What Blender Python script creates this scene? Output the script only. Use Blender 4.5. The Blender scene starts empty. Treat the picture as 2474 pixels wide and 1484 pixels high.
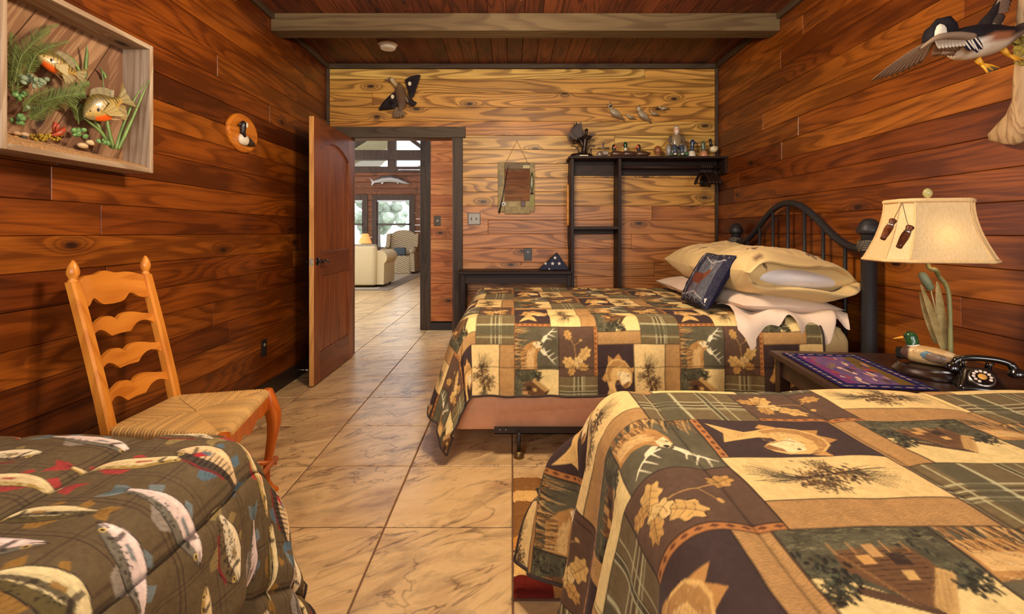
import bpy, bmesh, math, random
import numpy as np
from mathutils import Vector, Matrix, noise as mnoise
random.seed(7); np.random.seed(7)
PI = math.pi
sc = bpy.context.scene
COL = sc.collection

# ---------------------------------------------------------------- camera, world, lights, exposure
F = 1185.0                                   # focal length in pixels of the 2474 px wide frame
CX, CY, CZ = 1236.0, 561.0, 1.17             # vanishing point in the frame, eye height
cam_d = bpy.data.cameras.new('camera'); cam = bpy.data.objects.new('camera', cam_d); COL.objects.link(cam)
cam_d.sensor_width = 36.0; cam_d.lens = 36.0 * F / 2474.0
cam_d.shift_x = (1237.0 - CX) / 2474.0; cam_d.shift_y = (CY - 742.0) / 2474.0
cam_d.clip_start = 0.02; cam_d.clip_end = 200
cam.location = (0, 0, CZ); cam.rotation_euler = (PI / 2, 0, 0)
sc.camera = cam
sc.view_settings.view_transform = 'Standard'; sc.view_settings.look = 'None'
sc.view_settings.gamma = 1.0; sc.view_settings.use_curve_mapping = False
sc.view_settings.exposure = 0.12
sc.cycles.max_bounces = 6; sc.cycles.diffuse_bounces = 3; sc.cycles.glossy_bounces = 3; sc.cycles.transmission_bounces = 4; sc.cycles.transparent_max_bounces = 8
sc.cycles.use_adaptive_sampling = True; sc.cycles.adaptive_threshold = 0.03
sc.cycles.caustics_reflective = False; sc.cycles.caustics_refractive = False

wd = bpy.data.worlds.new('sky'); sc.world = wd; wd.use_nodes = True
bg = wd.node_tree.nodes['Background']; bg.inputs[0].default_value = (0.90, 0.95, 1.0, 1); bg.inputs[1].default_value = 5.0

def area_light(name, loc, rot, sx, sy, power, col, spread=None):
    l = bpy.data.lights.new(name, 'AREA'); l.shape = 'RECTANGLE'; l.size = sx; l.size_y = sy
    l.energy = power; l.color = col
    o = bpy.data.objects.new(name, l); COL.objects.link(o); o.location = loc; o.rotation_euler = rot
    return o
def point_light(name, loc, power, col, rad):
    l = bpy.data.lights.new(name, 'POINT'); l.energy = power; l.color = col; l.shadow_soft_size = rad
    o = bpy.data.objects.new(name, l); COL.objects.link(o); o.location = loc
    return o
# daylight through the bedroom window behind the viewer
for wx_, ww_ in ((-0.98, 1.2), (1.22, 1.2)):
    area_light('bedroom_window_daylight', (wx_, -1.76, 1.60), (PI / 2, 0, 0), ww_, 1.4, 42, (1.0, 0.93, 0.82))
# bulbs of the ceiling fan's light kit
for bx_, by_ in ((-0.10, 2.10), (0.18, 2.10), (0.04, 1.86)):
    point_light('ceiling_bulb', (bx_, by_, 2.24), 46, (1.0, 0.82, 0.58), 0.09)

# ---------------------------------------------------------------- room constants (metres)
XL, XR, YB, YF, ZC = -1.73, 1.93, 4.60, -1.80, 2.745
ROW = 0.1324
def at(px, py, Y):                            # a point at known depth Y seen at a pixel of the photograph
    return ((px - CX) / F * Y, Y, CZ - (py - CY) / F * Y)
def at_x(px, py, X):                          # a point at known X
    Y = X * F / (px - CX); return (X, Y, CZ - (py - CY) / F * Y)
def at_z(px, py, Z):
    Y = (CZ - Z) * F / (py - CY); return ((px - CX) / F * Y, Y, Z)

# ---------------------------------------------------------------- colour helpers
def lin(c):
    c = c / 255.0
    return c / 12.92 if c <= 0.04045 else ((c + 0.055) / 1.055) ** 2.4
def rgb(r, g, b): return (lin(r), lin(g), lin(b))
def rgba(c): return (c[0], c[1], c[2], 1.0)

# ---------------------------------------------------------------- node helpers
class NT:
    def __init__(s, name):
        s.m = bpy.data.materials.new(name); s.m.use_nodes = True
        s.t = s.m.node_tree; s.n = s.t.nodes; s.l = s.t.links
        s.b = s.n['Principled BSDF']
    def node(s, kind, **kw):
        x = s.n.new(kind)
        for k, v in kw.items():
            if k.startswith('i_'): x.inputs[int(k[2:])].default_value = v
            else: setattr(x, k, v)
        return x
    def link(s, a, b): s.l.new(a, b)
    def math(s, op, a, b=None, c=None):
        x = s.n.new('ShaderNodeMath'); x.operation = op
        for i, v in enumerate((a, b, c)):
            if v is None: continue
            if isinstance(v, (int, float)): x.inputs[i].default_value = v
            else: s.l.new(v, x.inputs[i])
        return x.outputs[0]
    def mix(s, f, a, b, mode='MIX'):
        x = s.n.new('ShaderNodeMix'); x.data_type = 'RGBA'; x.blend_type = mode
        for i, v in ((0, f), (6, a), (7, b)):
            if isinstance(v, (int, float)): x.inputs[i].default_value = v
            elif isinstance(v, tuple): x.inputs[i].default_value = rgba(v)
            else: s.l.new(v, x.inputs[i])
        return x.outputs[2]
    def ramp(s, f, stops):
        x = s.n.new('ShaderNodeValToRGB'); e = x.color_ramp.elements
        while len(e) > len(stops): e.remove(e[-1])
        while len(e) < len(stops): e.new(0.5)
        for i, (p, c) in enumerate(stops):
            e[i].position = p; e[i].color = rgba(c) if isinstance(c, tuple) else (c, c, c, 1)
        s.l.new(f, x.inputs[0]); return x.outputs[0]
    def noise(s, vec, scale, detail=3.0, rough=0.55, dist=0.0):
        x = s.n.new('ShaderNodeTexNoise'); x.inputs['Scale'].default_value = scale
        x.inputs['Detail'].default_value = detail; x.inputs['Roughness'].default_value = rough
        x.inputs['Distortion'].default_value = dist
        if vec is not None: s.l.new(vec, x.inputs['Vector'])
        return x.outputs[0]
    def objco(s, scale=(1, 1, 1), rnd=True):
        tc = s.n.new('ShaderNodeTexCoord'); v = tc.outputs['Object']
        if rnd:
            oi = s.n.new('ShaderNodeObjectInfo')
            m = s.n.new('ShaderNodeVectorMath'); m.operation = 'SCALE'; m.inputs[0].default_value = (31.7, 57.3, 83.1)
            s.l.new(oi.outputs['Random'], m.inputs['Scale'])
            a = s.n.new('ShaderNodeVectorMath'); a.operation = 'ADD'
            s.l.new(v, a.inputs[0]); s.l.new(m.outputs[0], a.inputs[1]); v = a.outputs[0]
        if scale != (1, 1, 1):
            m = s.n.new('ShaderNodeVectorMath'); m.operation = 'MULTIPLY'; m.inputs[1].default_value = scale
            s.l.new(v, m.inputs[0]); v = m.outputs[0]
        return v
    def bump(s, h, strength=0.3, dist=0.01):
        x = s.n.new('ShaderNodeBump'); x.inputs['Strength'].default_value = strength; x.inputs['Distance'].default_value = dist
        s.l.new(h, x.inputs['Height']); s.l.new(x.outputs[0], s.b.inputs['Normal'])
    def col(s, c):
        if isinstance(c, tuple): s.b.inputs['Base Color'].default_value = rgba(c)
        else: s.l.new(c, s.b.inputs['Base Color'])
    def rough(s, r):
        if isinstance(r, (int, float)): s.b.inputs['Roughness'].default_value = r
        else: s.l.new(r, s.b.inputs['Roughness'])

MATS = {}
def plain(name, c, rough=0.5, var=0.12, scale=40.0, metal=0.0, bump=0.0, spec=0.5, coat=0.0, stretch=(1, 1, 1)):
    """a plain coloured surface with a little procedural mottling"""
    if name in MATS: return MATS[name]
    t = NT(name); v = t.objco(stretch)
    n = t.noise(v, scale, 4)
    d = tuple(x * (1 - var) for x in c); h = tuple(min(1, x * (1 + var)) for x in c)
    t.col(t.ramp(n, [(0.3, d), (0.7, h)])); t.rough(rough); t.b.inputs['Metallic'].default_value = metal
    t.b.inputs['Specular IOR Level'].default_value = spec
    if coat: t.b.inputs['Coat Weight'].default_value = coat; t.b.inputs['Coat Roughness'].default_value = 0.15
    if bump: t.bump(n, bump, 0.004)
    MATS[name] = t.m; return t.m

def wood(name, axis, tones, ring=(0.7, 0.5), knots=0.5, rough=0.42, width=0.13, ringdark=0.36, streak=0.3, knotcol=rgb(38, 16, 8), spec=0.4, gscale=1.0, blotch=0.55):
    """plain-sawn timber: contour lines of a stretched noise wrapped round knots; tones = colours drawn per board"""
    if name in MATS: return MATS[name]
    t = NT(name)
    ax = lambda k: {'x': (k, 1, 1), 'y': (1, k, 1), 'z': (1, 1, k)}[axis]
    v0 = t.objco()
    def sc_(k, g=1.0):
        m = t.node('ShaderNodeVectorMath', operation='MULTIPLY'); m.inputs[1].default_value = tuple(a * g for a in ax(k)); t.link(v0, m.inputs[0]); return m.outputs[0]
    sx_ = t.node('ShaderNodeSeparateXYZ'); t.link(v0, sx_.inputs[0]); ia = 'xyz'.index(axis); oth = [i for i in range(3) if i != ia]
    cb = t.node('ShaderNodeCombineXYZ'); t.link(t.math('MULTIPLY', sx_.outputs[ia], 0.42), cb.inputs[0]); t.link(t.math('ADD', sx_.outputs[oth[0]], sx_.outputs[oth[1]]), cb.inputs[1])
    vo = t.node('ShaderNodeTexVoronoi', voronoi_dimensions='2D'); vo.inputs['Scale'].default_value = 4.6; t.link(cb.outputs[0], vo.inputs['Vector'])
    d = vo.outputs['Distance']
    cs = t.node('ShaderNodeSeparateColor'); t.link(vo.outputs['Color'], cs.inputs[0])
    rare = t.math('GREATER_THAN', cs.outputs[0], 1.0 - 0.55 * knots)
    kb = t.math('MULTIPLY', t.math('POWER', 2.718, t.math('MULTIPLY', t.math('MULTIPLY', d, d), -45.0)), rare)   # the grain swells round a knot
    n = t.noise(sc_(0.11, gscale), 4.2, 1.6, 0.5)
    h = t.math('MULTIPLY_ADD', kb, 0.17, n)
    fr = t.math('FRACT', t.math('MULTIPLY', h, 17.0))
    rg = t.ramp(fr, [(0.0, 0.0), (0.45, 0.10), (0.80, 1.0), (0.93, 0.75), (1.0, 0.0)])
    fine = t.noise(sc_(0.03), 120.0, 2, 0.6)
    blot = t.noise(sc_(0.22), 5.0, 3, 0.6)
    oi = t.node('ShaderNodeObjectInfo')
    stops = [(i / max(1, len(tones) - 1), c) for i, c in enumerate(tones)]
    base = t.ramp(oi.outputs['Random'], stops)
    dark = t.mix(1.0, base, tuple(ringdark * x for x in (1.0, 0.84, 0.72)), 'MULTIPLY')
    fa = t.math('MULTIPLY', rg, ring[0])
    fb = t.math('MULTIPLY', t.ramp(fine, [(0.38, 0.0), (0.68, 1.0)]), streak)
    fc = t.ramp(blot, [(0.36, blotch), (0.60, 0.0)])
    c = t.mix(t.math('MINIMUM', t.math('ADD', t.math('ADD', fa, fb), fc), 1.15), base, dark)
    kd = t.ramp(d, [(0.0, 1.0), (0.045, 0.92), (0.075, 0.42), (0.22, 0.0)])
    c = t.mix(t.math('MULTIPLY', kd, rare), c, knotcol)
    t.col(c); t.rough(rough); t.b.inputs['Specular IOR Level'].default_value = spec
    MATS[name] = t.m; return t.m

def vcol(name, rough=0.6, bump=0.0, bscale=300.0, fuzz=0.0, spec=0.3, coat=0.0, jitter=0.10, uvbump=None):
    """colour stored on the mesh (printed cloth, painted carvings, feathers) plus procedural mottling and relief"""
    if name in MATS: return MATS[name]
    t = NT(name); a = t.node('ShaderNodeAttribute', attribute_name='Col')
    n = t.noise(t.objco(), bscale, 3, 0.6)
    c = t.mix(jitter, a.outputs['Color'], t.ramp(n, [(0.3, 0.25), (0.7, 1.0)]), 'MULTIPLY')
    t.col(c); t.rough(rough); t.b.inputs['Specular IOR Level'].default_value = spec
    if fuzz: t.b.inputs['Sheen Weight'].default_value = fuzz; t.b.inputs['Sheen Roughness'].default_value = 0.5
    if coat: t.b.inputs['Coat Weight'].default_value = coat; t.b.inputs['Coat Roughness'].default_value = 0.12
    if bump: t.bump(n, bump, 0.003)
    MATS[name] = t.m; return t.m

# ---------------------------------------------------------------- mesh builder
class MB:
    def __init__(s): s.v = []; s.f = []; s.c = []
    def add(s, vs, fs, col=None):
        o = len(s.v); s.v.extend([tuple(p) for p in vs]); s.f.extend([tuple(i + o for i in f) for f in fs])
        if col is None: s.c.extend([(0.5, 0.5, 0.5)] * len(vs))
        elif isinstance(col, tuple): s.c.extend([col] * len(vs))
        else: s.c.extend(list(col))
        return s
    def box(s, a, b, col=None, bev=0.0):
        x0, y0, z0 = (min(a[i], b[i]) for i in range(3)); x1, y1, z1 = (max(a[i], b[i]) for i in range(3))
        if bev <= 0:
            vs = [(x0, y0, z0), (x1, y0, z0), (x1, y1, z0), (x0, y1, z0), (x0, y0, z1), (x1, y0, z1), (x1, y1, z1), (x0, y1, z1)]
            fs = [(0, 3, 2, 1), (4, 5, 6, 7), (0, 1, 5, 4), (1, 2, 6, 5), (2, 3, 7, 6), (3, 0, 4, 7)]
            return s.add(vs, fs, col)
        bev = min(bev, (x1 - x0) * .49, (y1 - y0) * .49, (z1 - z0) * .49)
        vs = []; idx = {}
        for ix, (xo, xi) in enumerate(((x0, x0 + bev), (x1, x1 - bev))):
            for iy, (yo, yi) in enumerate(((y0, y0 + bev), (y1, y1 - bev))):
                for iz, (zo, zi) in enumerate(((z0, z0 + bev), (z1, z1 - bev))):
                    for ax, p in enumerate(((xo, yi, zi), (xi, yo, zi), (xi, yi, zo))):
                        idx[(ix, iy, iz, ax)] = len(vs); vs.append(p)
        fs = []
        g = lambda ix, iy, iz, ax: idx[(ix, iy, iz, ax)]
        for k in (0, 1):
            q = [g(k, 0, 0, 0), g(k, 1, 0, 0), g(k, 1, 1, 0), g(k, 0, 1, 0)]; fs.append(tuple(q if k else q[::-1]))
            q = [g(0, k, 0, 1), g(0, k, 1, 1), g(1, k, 1, 1), g(1, k, 0, 1)]; fs.append(tuple(q if k else q[::-1]))
            q = [g(0, 0, k, 2), g(1, 0, k, 2), g(1, 1, k, 2), g(0, 1, k, 2)]; fs.append(tuple(q if k else q[::-1]))
        for i in (0, 1):
            for j in (0, 1):
                q = [g(i, j, 0, 0), g(i, j, 1, 0), g(i, j, 1, 1), g(i, j, 0, 1)]; fs.append(tuple(q if i == j else q[::-1]))
                q = [g(0, i, j, 1), g(1, i, j, 1), g(1, i, j, 2), g(0, i, j, 2)]; fs.append(tuple(q if i == j else q[::-1]))
                q = [g(i, 0, j, 0), g(i, 0, j, 2), g(i, 1, j, 2), g(i, 1, j, 0)]; fs.append(tuple(q if i == j else q[::-1]))
                for k in (0, 1):
                    q = (g(i, j, k, 0), g(i, j, k, 1), g(i, j, k, 2)); fs.append(q if (i + j + k) % 2 else q[::-1])
        return s.add(vs, fs, col)
    def grid(s, P, cu=False, cv=False, col=None, flip=False):
        """P[i][j] points"""
        n, m = len(P), len(P[0]); vs = [p for r in P for p in r]; fs = []
        for i in range(n if cu else n - 1):
            for j in range(m if cv else m - 1):
                a, b = i * m + j, ((i + 1) % n) * m + j
                c, d = ((i + 1) % n) * m + (j + 1) % m, i * m + (j + 1) % m
                fs.append((a, d, c, b) if flip else (a, b, c, d))
        return s.add(vs, fs, col)
    def loft(s, rings, col=None, cap=True, close=True):
        """rings: list of closed loops of equal length"""
        m = len(rings[0]); vs = [p for r in rings for p in r]; fs = []
        for i in range(len(rings) - 1):
            for j in range(m if close else m - 1):
                a, b = i * m + j, i * m + (j + 1) % m
                fs.append((a, b, b + m, a + m))
        if cap:
            fs.append(tuple(range(m - 1, -1, -1))); fs.append(tuple((len(rings) - 1) * m + j for j in range(m)))
        return s.add(vs, fs, col)
    def tube(s, path, rad, n=8, col=None, cap=True, flat=1.0, closed=False):
        """tube along a path; rad number or list; flat squeezes the second axis"""
        P = [Vector(p) for p in path]; R = rad if isinstance(rad, (list, tuple)) else [rad] * len(P)
        rings = []; up = None
        for i, p in enumerate(P):
            if closed: d = P[(i + 1) % len(P)] - P[i - 1]
            else: d = P[min(i + 1, len(P) - 1)] - P[max(i - 1, 0)]
            if d.length < 1e-9: d = Vector((0, 0, 1))
            d.normalize()
            if up is None:
                up = Vector((0, 0, 1)) if abs(d.z) < 0.9 else Vector((0, 1, 0))
            a = up - d * up.dot(d)
            if a.length < 1e-6: a = Vector((1, 0, 0)) - d * d.x
            a.normalize(); b = d.cross(a); up = a
            rings.append([p + (a * math.cos(2 * PI * k / n) * flat + b * math.sin(2 * PI * k / n)) * R[i] for k in range(n)])
        if closed: rings.append(rings[0]); cap = False
        return s.loft(rings, col, cap)
    def lathe(s, prof, c=(0, 0, 0), n=16, col=None, axis='z', ang=(0, 2 * PI)):
        """prof: (radius, height) pairs"""
        rings = []
        for r, h in prof:
            ring = []
            for k in range(n):
                a = 2 * PI * k / n; x, y = r * math.cos(a), r * math.sin(a)
                q = {'z': (x, y, h), 'x': (h, x, y), 'y': (y, h, x)}[axis]
                ring.append((q[0] + c[0], q[1] + c[1], q[2] + c[2]))
            rings.append(ring)
        cc = None
        if isinstance(col, list): cc = [col[i] for i in range(len(prof)) for k in range(n)]
        else: cc = col
        return s.loft(rings, cc, True)
    def ball(s, c, r, n=12, m=8, col=None, M=None):
        r = r if isinstance(r, (tuple, list)) else (r, r, r); rings = []
        for i in range(m + 1):
            th = PI * min(max(i / m, 0.02), 0.98)
            ring = []
            for k in range(n):
                a = 2 * PI * k / n
                q = Vector((r[0] * math.sin(th) * math.cos(a), r[1] * math.sin(th) * math.sin(a), -r[2] * math.cos(th)))
                if M is not None: q = M @ q
                ring.append(q + Vector(c))
            rings.append(ring)
        return s.loft(rings, col, True)
    def prism(s, poly, fn, th, col=None):
        """outline poly of 2D points, fn(u,v,w)->3D, thickness th (w from 0 to th)"""
        n = len(poly)
        vs = [fn(u, v, 0.0) for u, v in poly] + [fn(u, v, th) for u, v in poly]
        fs = [tuple(range(n - 1, -1, -1)), tuple(range(n, 2 * n))]
        for i in range(n):
            j = (i + 1) % n; fs.append((i, j, n + j, n + i))
        return s.add(vs, fs, col)
    def xform(s, M):
        s.v = [tuple(M @ Vector(p)) for p in s.v]; return s
    def build(s, name, mat, parent=None, smooth=False, origin=None, angle=None, loc=None):
        """ONE mesh object; vertices in world metres; origin = where its own pivot sits"""
        off = Vector((0, 0, 0)); p = parent
        while p is not None: off += p.location; p = p.parent
        me = bpy.data.meshes.new(name); o = bpy.data.objects.new(name, me); COL.objects.link(o)
        org = Vector(origin) if origin is not None else None
        if org is None:
            if parent is None:
                a = np.array(s.v); org = Vector(((a[:, 0].min() + a[:, 0].max()) / 2, (a[:, 1].min() + a[:, 1].max()) / 2, a[:, 2].min()))
            else: org = off.copy()
        me.from_pydata([(x - org.x, y - org.y, z - org.z) for x, y, z in s.v], [], s.f)
        ca = me.color_attributes.new('Col', 'FLOAT_COLOR', 'POINT')
        ca.data.foreach_set('color', np.array([(c[0], c[1], c[2], 1.0) for c in s.c], dtype=np.float32).ravel())
        if smooth:
            me.polygons.foreach_set('use_smooth', [True] * len(me.polygons))
            if angle is not None:
                try: me.set_sharp_from_angle(angle=math.radians(angle))
                except Exception: pass
        bm = bmesh.new(); bm.from_mesh(me); bmesh.ops.recalc_face_normals(bm, faces=bm.faces); bm.to_mesh(me); bm.free()
        me.materials.append(mat)
        o.location = org - off
        if parent is not None: o.parent = parent
        return o

def grid_obj(name, P, C, mat, parent=None, smooth=True, thick=0.0):
    """dense sheet from numpy arrays P (n,m,3), C (n,m,3)"""
    n, m = P.shape[:2]
    off = np.zeros(3); p = parent
    while p is not None: off += np.array(p.location); p = p.parent
    V = (P.reshape(-1, 3) - off).astype(np.float32)
    idx = np.arange(n * m).reshape(n, m)
    q = np.stack([idx[:-1, :-1], idx[1:, :-1], idx[1:, 1:], idx[:-1, 1:]], -1).reshape(-1, 4).astype(np.int32)
    me = bpy.data.meshes.new(name)
    me.vertices.add(len(V)); me.vertices.foreach_set('co', V.ravel())
    me.loops.add(q.size); me.loops.foreach_set('vertex_index', q.ravel())
    me.polygons.add(len(q)); me.polygons.foreach_set('loop_start', np.arange(0, q.size, 4, dtype=np.int32))
    me.polygons.foreach_set('use_smooth', np.ones(len(q), dtype=bool))
    me.update(calc_edges=True); me.validate()
    ca = me.color_attributes.new('Col', 'FLOAT_COLOR', 'POINT')
    cc = np.ones((n * m, 4), np.float32); cc[:, :3] = C.reshape(-1, 3); ca.data.foreach_set('color', cc.ravel())
    me.materials.append(mat)
    o = bpy.data.objects.new(name, me); COL.objects.link(o)
    if parent is not None: o.parent = parent
    if thick:
        md = o.modifiers.new('thickness', 'SOLIDIFY'); md.thickness = thick; md.offset = -1.0
    return o

def tag(o, label=None, cat=None, group=None, kind=None):
    if label: o['label'] = label
    if cat: o['category'] = cat
    if group: o['group'] = group
    if kind: o['kind'] = kind
    return o
def thing(name, label, cat, loc, group=None):
    o = bpy.data.objects.new(name, None); COL.objects.link(o); o.location = loc; o.empty_display_size = 0.05
    return tag(o, label, cat, group)
def struct_root(name, loc=(0, 0, 0)):
    o = bpy.data.objects.new(name, None); COL.objects.link(o); o.location = loc; o.empty_display_size = 0.05
    o['kind'] = 'structure'; return o
def copy_tree(o, parent=None):
    c = o.copy(); COL.objects.link(c)
    if parent is not None: c.parent = parent
    for ch in [x for x in COL.objects if x.parent == o]: copy_tree(ch, c)
    return c
def smoothstep(a, b, x):
    t = np.clip((x - a) / (b - a), 0, 1); return t * t * (3 - 2 * t)
def bez(p0, p1, p2, p3, n=10):
    p0, p1, p2, p3 = (Vector(p) for p in (p0, p1, p2, p3)); r = []
    for i in range(n + 1):
        t = i / n; r.append(p0 * (1 - t) ** 3 + p1 * 3 * t * (1 - t) ** 2 + p2 * 3 * t * t * (1 - t) + p3 * t ** 3)
    return r
def crom(pts, n=6, closed=False):
    """Catmull-Rom through points"""
    P = [Vector(p) for p in pts]; N = len(P); out = []
    for i in range(N if closed else N - 1):
        if closed: a, b, c, d = P[i - 1], P[i], P[(i + 1) % N], P[(i + 2) % N]
        else: a, b, c, d = P[max(i - 1, 0)], P[i], P[i + 1], P[min(i + 2, N - 1)]
        for k in range(n):
            t = k / n
            out.append(0.5 * ((2 * b) + (c - a) * t + (2 * a - 5 * b + 4 * c - d) * t * t + (3 * b - a - 3 * c + d) * t ** 3))
    if not closed: out.append(P[-1])
    return out

# ================================================================ THE SETTING
M_left = wood('red_stained_pine_y', 'y', [rgb(150, 76, 18), rgb(112, 52, 13), rgb(165, 90, 24), rgb(130, 62, 14), rgb(100, 44, 13)], knots=0.33, rough=0.36, blotch=0.85, ring=(0.5, 0.5), streak=0.4)
M_right = wood('amber_stained_pine_y', 'y', [rgb(152, 80, 22), rgb(118, 56, 15), rgb(170, 98, 30), rgb(136, 68, 18)], knots=0.33, rough=0.36, blotch=0.85, ring=(0.5, 0.5), streak=0.4)
M_back = wood('honey_pine_x', 'x', [rgb(222, 170, 80), rgb(206, 136, 58), rgb(228, 184, 96), rgb(204, 148, 66), rgb(216, 150, 64)], knots=0.8, ringdark=0.36, ring=(0.8, 0.5), blotch=0.35, rough=0.42)
M_backlow = wood('reddish_honey_pine_x', 'x', [rgb(206, 138, 76), rgb(190, 118, 58), rgb(212, 152, 86), rgb(196, 126, 66)], knots=0.5, ringdark=0.4, ring=(0.75, 0.5), blotch=0.4, rough=0.42)
M_ceil = wood('brown_ceiling_pine_y', 'y', [rgb(120, 58, 28), rgb(98, 44, 22), rgb(132, 68, 34), rgb(108, 50, 26)], knots=0.4, rough=0.5)
M_trimx = wood('weathered_dark_trim_x', 'x', [rgb(84, 68, 48), rgb(72, 56, 40)], knots=0.2, ringdark=0.5, rough=0.6)
M_trimy = wood('weathered_dark_trim_y', 'y', [rgb(80, 62, 44), rgb(66, 50, 36)], knots=0.2, ringdark=0.5, rough=0.6)
M_trimz = wood('weathered_dark_trim_z', 'z', [rgb(80, 64, 48), rgb(70, 54, 40)], knots=0.2, ringdark=0.5, rough=0.6)
M_beam = wood('grey_brown_beam_x', 'x', [rgb(104, 84, 54)], knots=0.25, ringdark=0.55, rough=0.62)
M_gap = plain('dark_backing', rgb(28, 14, 8), 0.9)

def boards_wall(root, mat_fn, plane, lo, hi, z0, z1, face, inward, first_row_top=None, seed=1, holes=(), minlen=1.5, maxlen=4.0, th=0.018, full=False):
    """horizontal boards; plane 'x' = wall at X=face running along Y, 'y' = wall at Y=face running along X.
    inward = +1/-1 side of the room; holes = (lo,hi,z0,z1) rectangles left open"""
    rnd = random.Random(seed)
    top = z1; rows = []
    z = top
    h = first_row_top if first_row_top else ROW
    while z > z0 + 0.003:
        rows.append((max(z0, z - h), z)); z -= h; h = ROW
    for (a, b) in rows:
        spans = [(lo, hi)]
        for (hl, hh, hz0, hz1) in holes:
            if b > hz0 + 0.004 and a < hz1 - 0.004:
                ns = []
                for (s0, s1) in spans:
                    if hh <= s0 or hl >= s1: ns.append((s0, s1)); continue
                    if hl > s0: ns.append((s0, hl))
                    if hh < s1: ns.append((hh, s1))
                spans = ns
        for (s0, s1) in spans:
            cuts = [s0]; p = s0 + rnd.uniform(0.3, maxlen)
            while p < s1 - 0.35 and not full:
                cuts.append(p); p += rnd.uniform(minlen, maxlen)
            cuts.append(s1)
            for c0, c1 in zip(cuts[:-1], cuts[1:]):
                m = MB(); g = 0.0008
                f0, f1 = face, face + inward * -1 * th
                jut = rnd.uniform(-0.0012, 0.0012)
                if plane == 'x': m.box((f0 + inward * jut, c0 + g, a + g), (f1, c1 - g, b - g), bev=0.0026)
                else: m.box((c0 + g, f0 + inward * jut, a + g), (c1 - g, f1, b - g), bev=0.0026)
                cx = ((f0 + f1) / 2, (c0 + c1) / 2, (a + b) / 2) if plane == 'x' else ((c0 + c1) / 2, (f0 + f1) / 2, (a + b) / 2)
                m.build('plank', mat_fn((c0 + c1) / 2, (a + b) / 2), root, origin=cx)

def slab(name, a, b, mat, root=None, bev=0.0):
    o = MB().box(a, b, bev=bev).build(name, mat, root)
    if root is None: o['kind'] = 'structure'
    return o

# ---- walls of the bedroom: dark backing sheets with boards on them
wl = struct_root('wall_left', (XL, 1.4, 0))
slab('backing', (XL - 0.06, YF, 0), (XL - 0.019, YB + 0.12, ZC), M_gap, wl)
boards_wall(wl, lambda s, z: M_left, 'x', YF, YB, 0.10, ZC, XL, +1, seed=11)
wr = struct_root('wall_right', (XR, 1.4, 0))
slab('backing', (XR + 0.019, YF, 0), (XR + 0.06, YB + 0.12, ZC), M_gap, wr)
boards_wall(wr, lambda s, z: M_right, 'x', YF, YB, 0.10, ZC, XR, -1, seed=23)
DX0, DX1, DZ = -1.515, -0.555, 2.052                 # door opening
wb = struct_root('wall_back', (0, YB, 0))
HOLE = (DX0 - 0.02, DX1 + 0.02, -1, DZ + 0.02)
for a, b in (((XL, YB + 0.019, 0), (HOLE[0], YB + 0.11, ZC)), ((HOLE[1], YB + 0.019, 0), (XR, YB + 0.11, ZC)), ((HOLE[0], YB + 0.019, HOLE[3]), (HOLE[1], YB + 0.11, ZC))):
    slab('backing', a, b, M_gap, wb)
boards_wall(wb, lambda s, z: M_back if z > 1.40 + 0.25 * s * 0 else M_backlow, 'y', XL, XR, 0.10, ZC - 0.045, YB, -1, first_row_top=0.093, seed=5, holes=[HOLE], minlen=2.5, maxlen=4.6)
wf = struct_root('wall_front', (0, YF, 0))
for a, b in (((XL, 0), (XR, 0.85)), ((XL, 2.35), (XR, ZC)), ((XL, 0.85), (-1.62, 2.35)), ((-0.34, 0.85), (0.58, 2.35)), ((1.86, 0.85), (XR, 2.35))):
    slab('backing', (a[0], YF - 0.06, a[1]), (b[0], YF - 0.019, b[1]), M_gap, wf)
boards_wall(wf, lambda s, z: M_backlow, 'y', XL, XR, 0.0, ZC, YF, +1, seed=31, holes=[(-1.62, -0.34, 0.85, 2.35), (0.58, 1.86, 0.85, 2.35)])

# ---- ceiling boards run away from the viewer
ce = struct_root('ceiling', (0, 1.4, ZC))
slab('backing', (XL - 0.05, YF - 0.05, ZC + 0.02), (XR + 0.05, YB + 0.1, ZC + 0.05), M_gap, ce)
rnd = random.Random(3); x = XL - 0.03
while x < XR:
    x1 = min(x + ROW, XR); cuts = [YF, rnd.uniform(-0.5, 1.2), rnd.uniform(1.9, 3.2), YB]
    for a, b in zip(cuts[:-1], cuts[1:]):
        MB().box((x + 0.0008, a + 0.0008, ZC), (x1 - 0.0008, b - 0.0008, ZC + 0.019), bev=0.004).build('plank', M_ceil, ce, origin=((x + x1) / 2, (a + b) / 2, ZC + 0.01))
    x = x1
# ---- beams and trims
for i, (y0, y1) in enumerate(((3.52, 3.66), (0.9, 1.04), (-1.1, -0.96))):
    slab('trim_%d' % (1 + i), (XL, y0, 2.618), (XR, y1, ZC), M_beam, bev=0.004)
slab('trim_4', (XL, YB - 0.024, ZC - 0.045), (XR, YB, ZC), M_trimx, bev=0.003)
slab('trim_5', (XL, YF, ZC - 0.045), (XL + 0.03, YB - 0.024, ZC), M_trimy, bev=0.003)
slab('trim_6', (XR - 0.03, YF, ZC - 0.045), (XR, YB - 0.024, ZC), M_trimy, bev=0.003)
slab('trim_7', (XL, YB - 0.026, 0), (XL + 0.026, YB, ZC - 0.045), M_trimz, bev=0.003)
slab('trim_8', (XR - 0.026, YB - 0.026, 0), (XR, YB, ZC - 0.045), M_trimz, bev=0.003)
M_base = plain('black_brown_baseboard', rgb(40, 27, 20), 0.45)
slab('baseboard_left', (XL, YF, 0), (XL + 0.018, YB - 0.026, 0.115), M_base, bev=0.004)
slab('baseboard_right', (XR - 0.018, YF, 0), (XR, YB - 0.026, 0.115), M_base, bev=0.004)
slab('baseboard_back', (DX1 + 0.11, YB - 0.018, 0), (XR - 0.026, YB, 0.115), M_base, bev=0.004)

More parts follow.
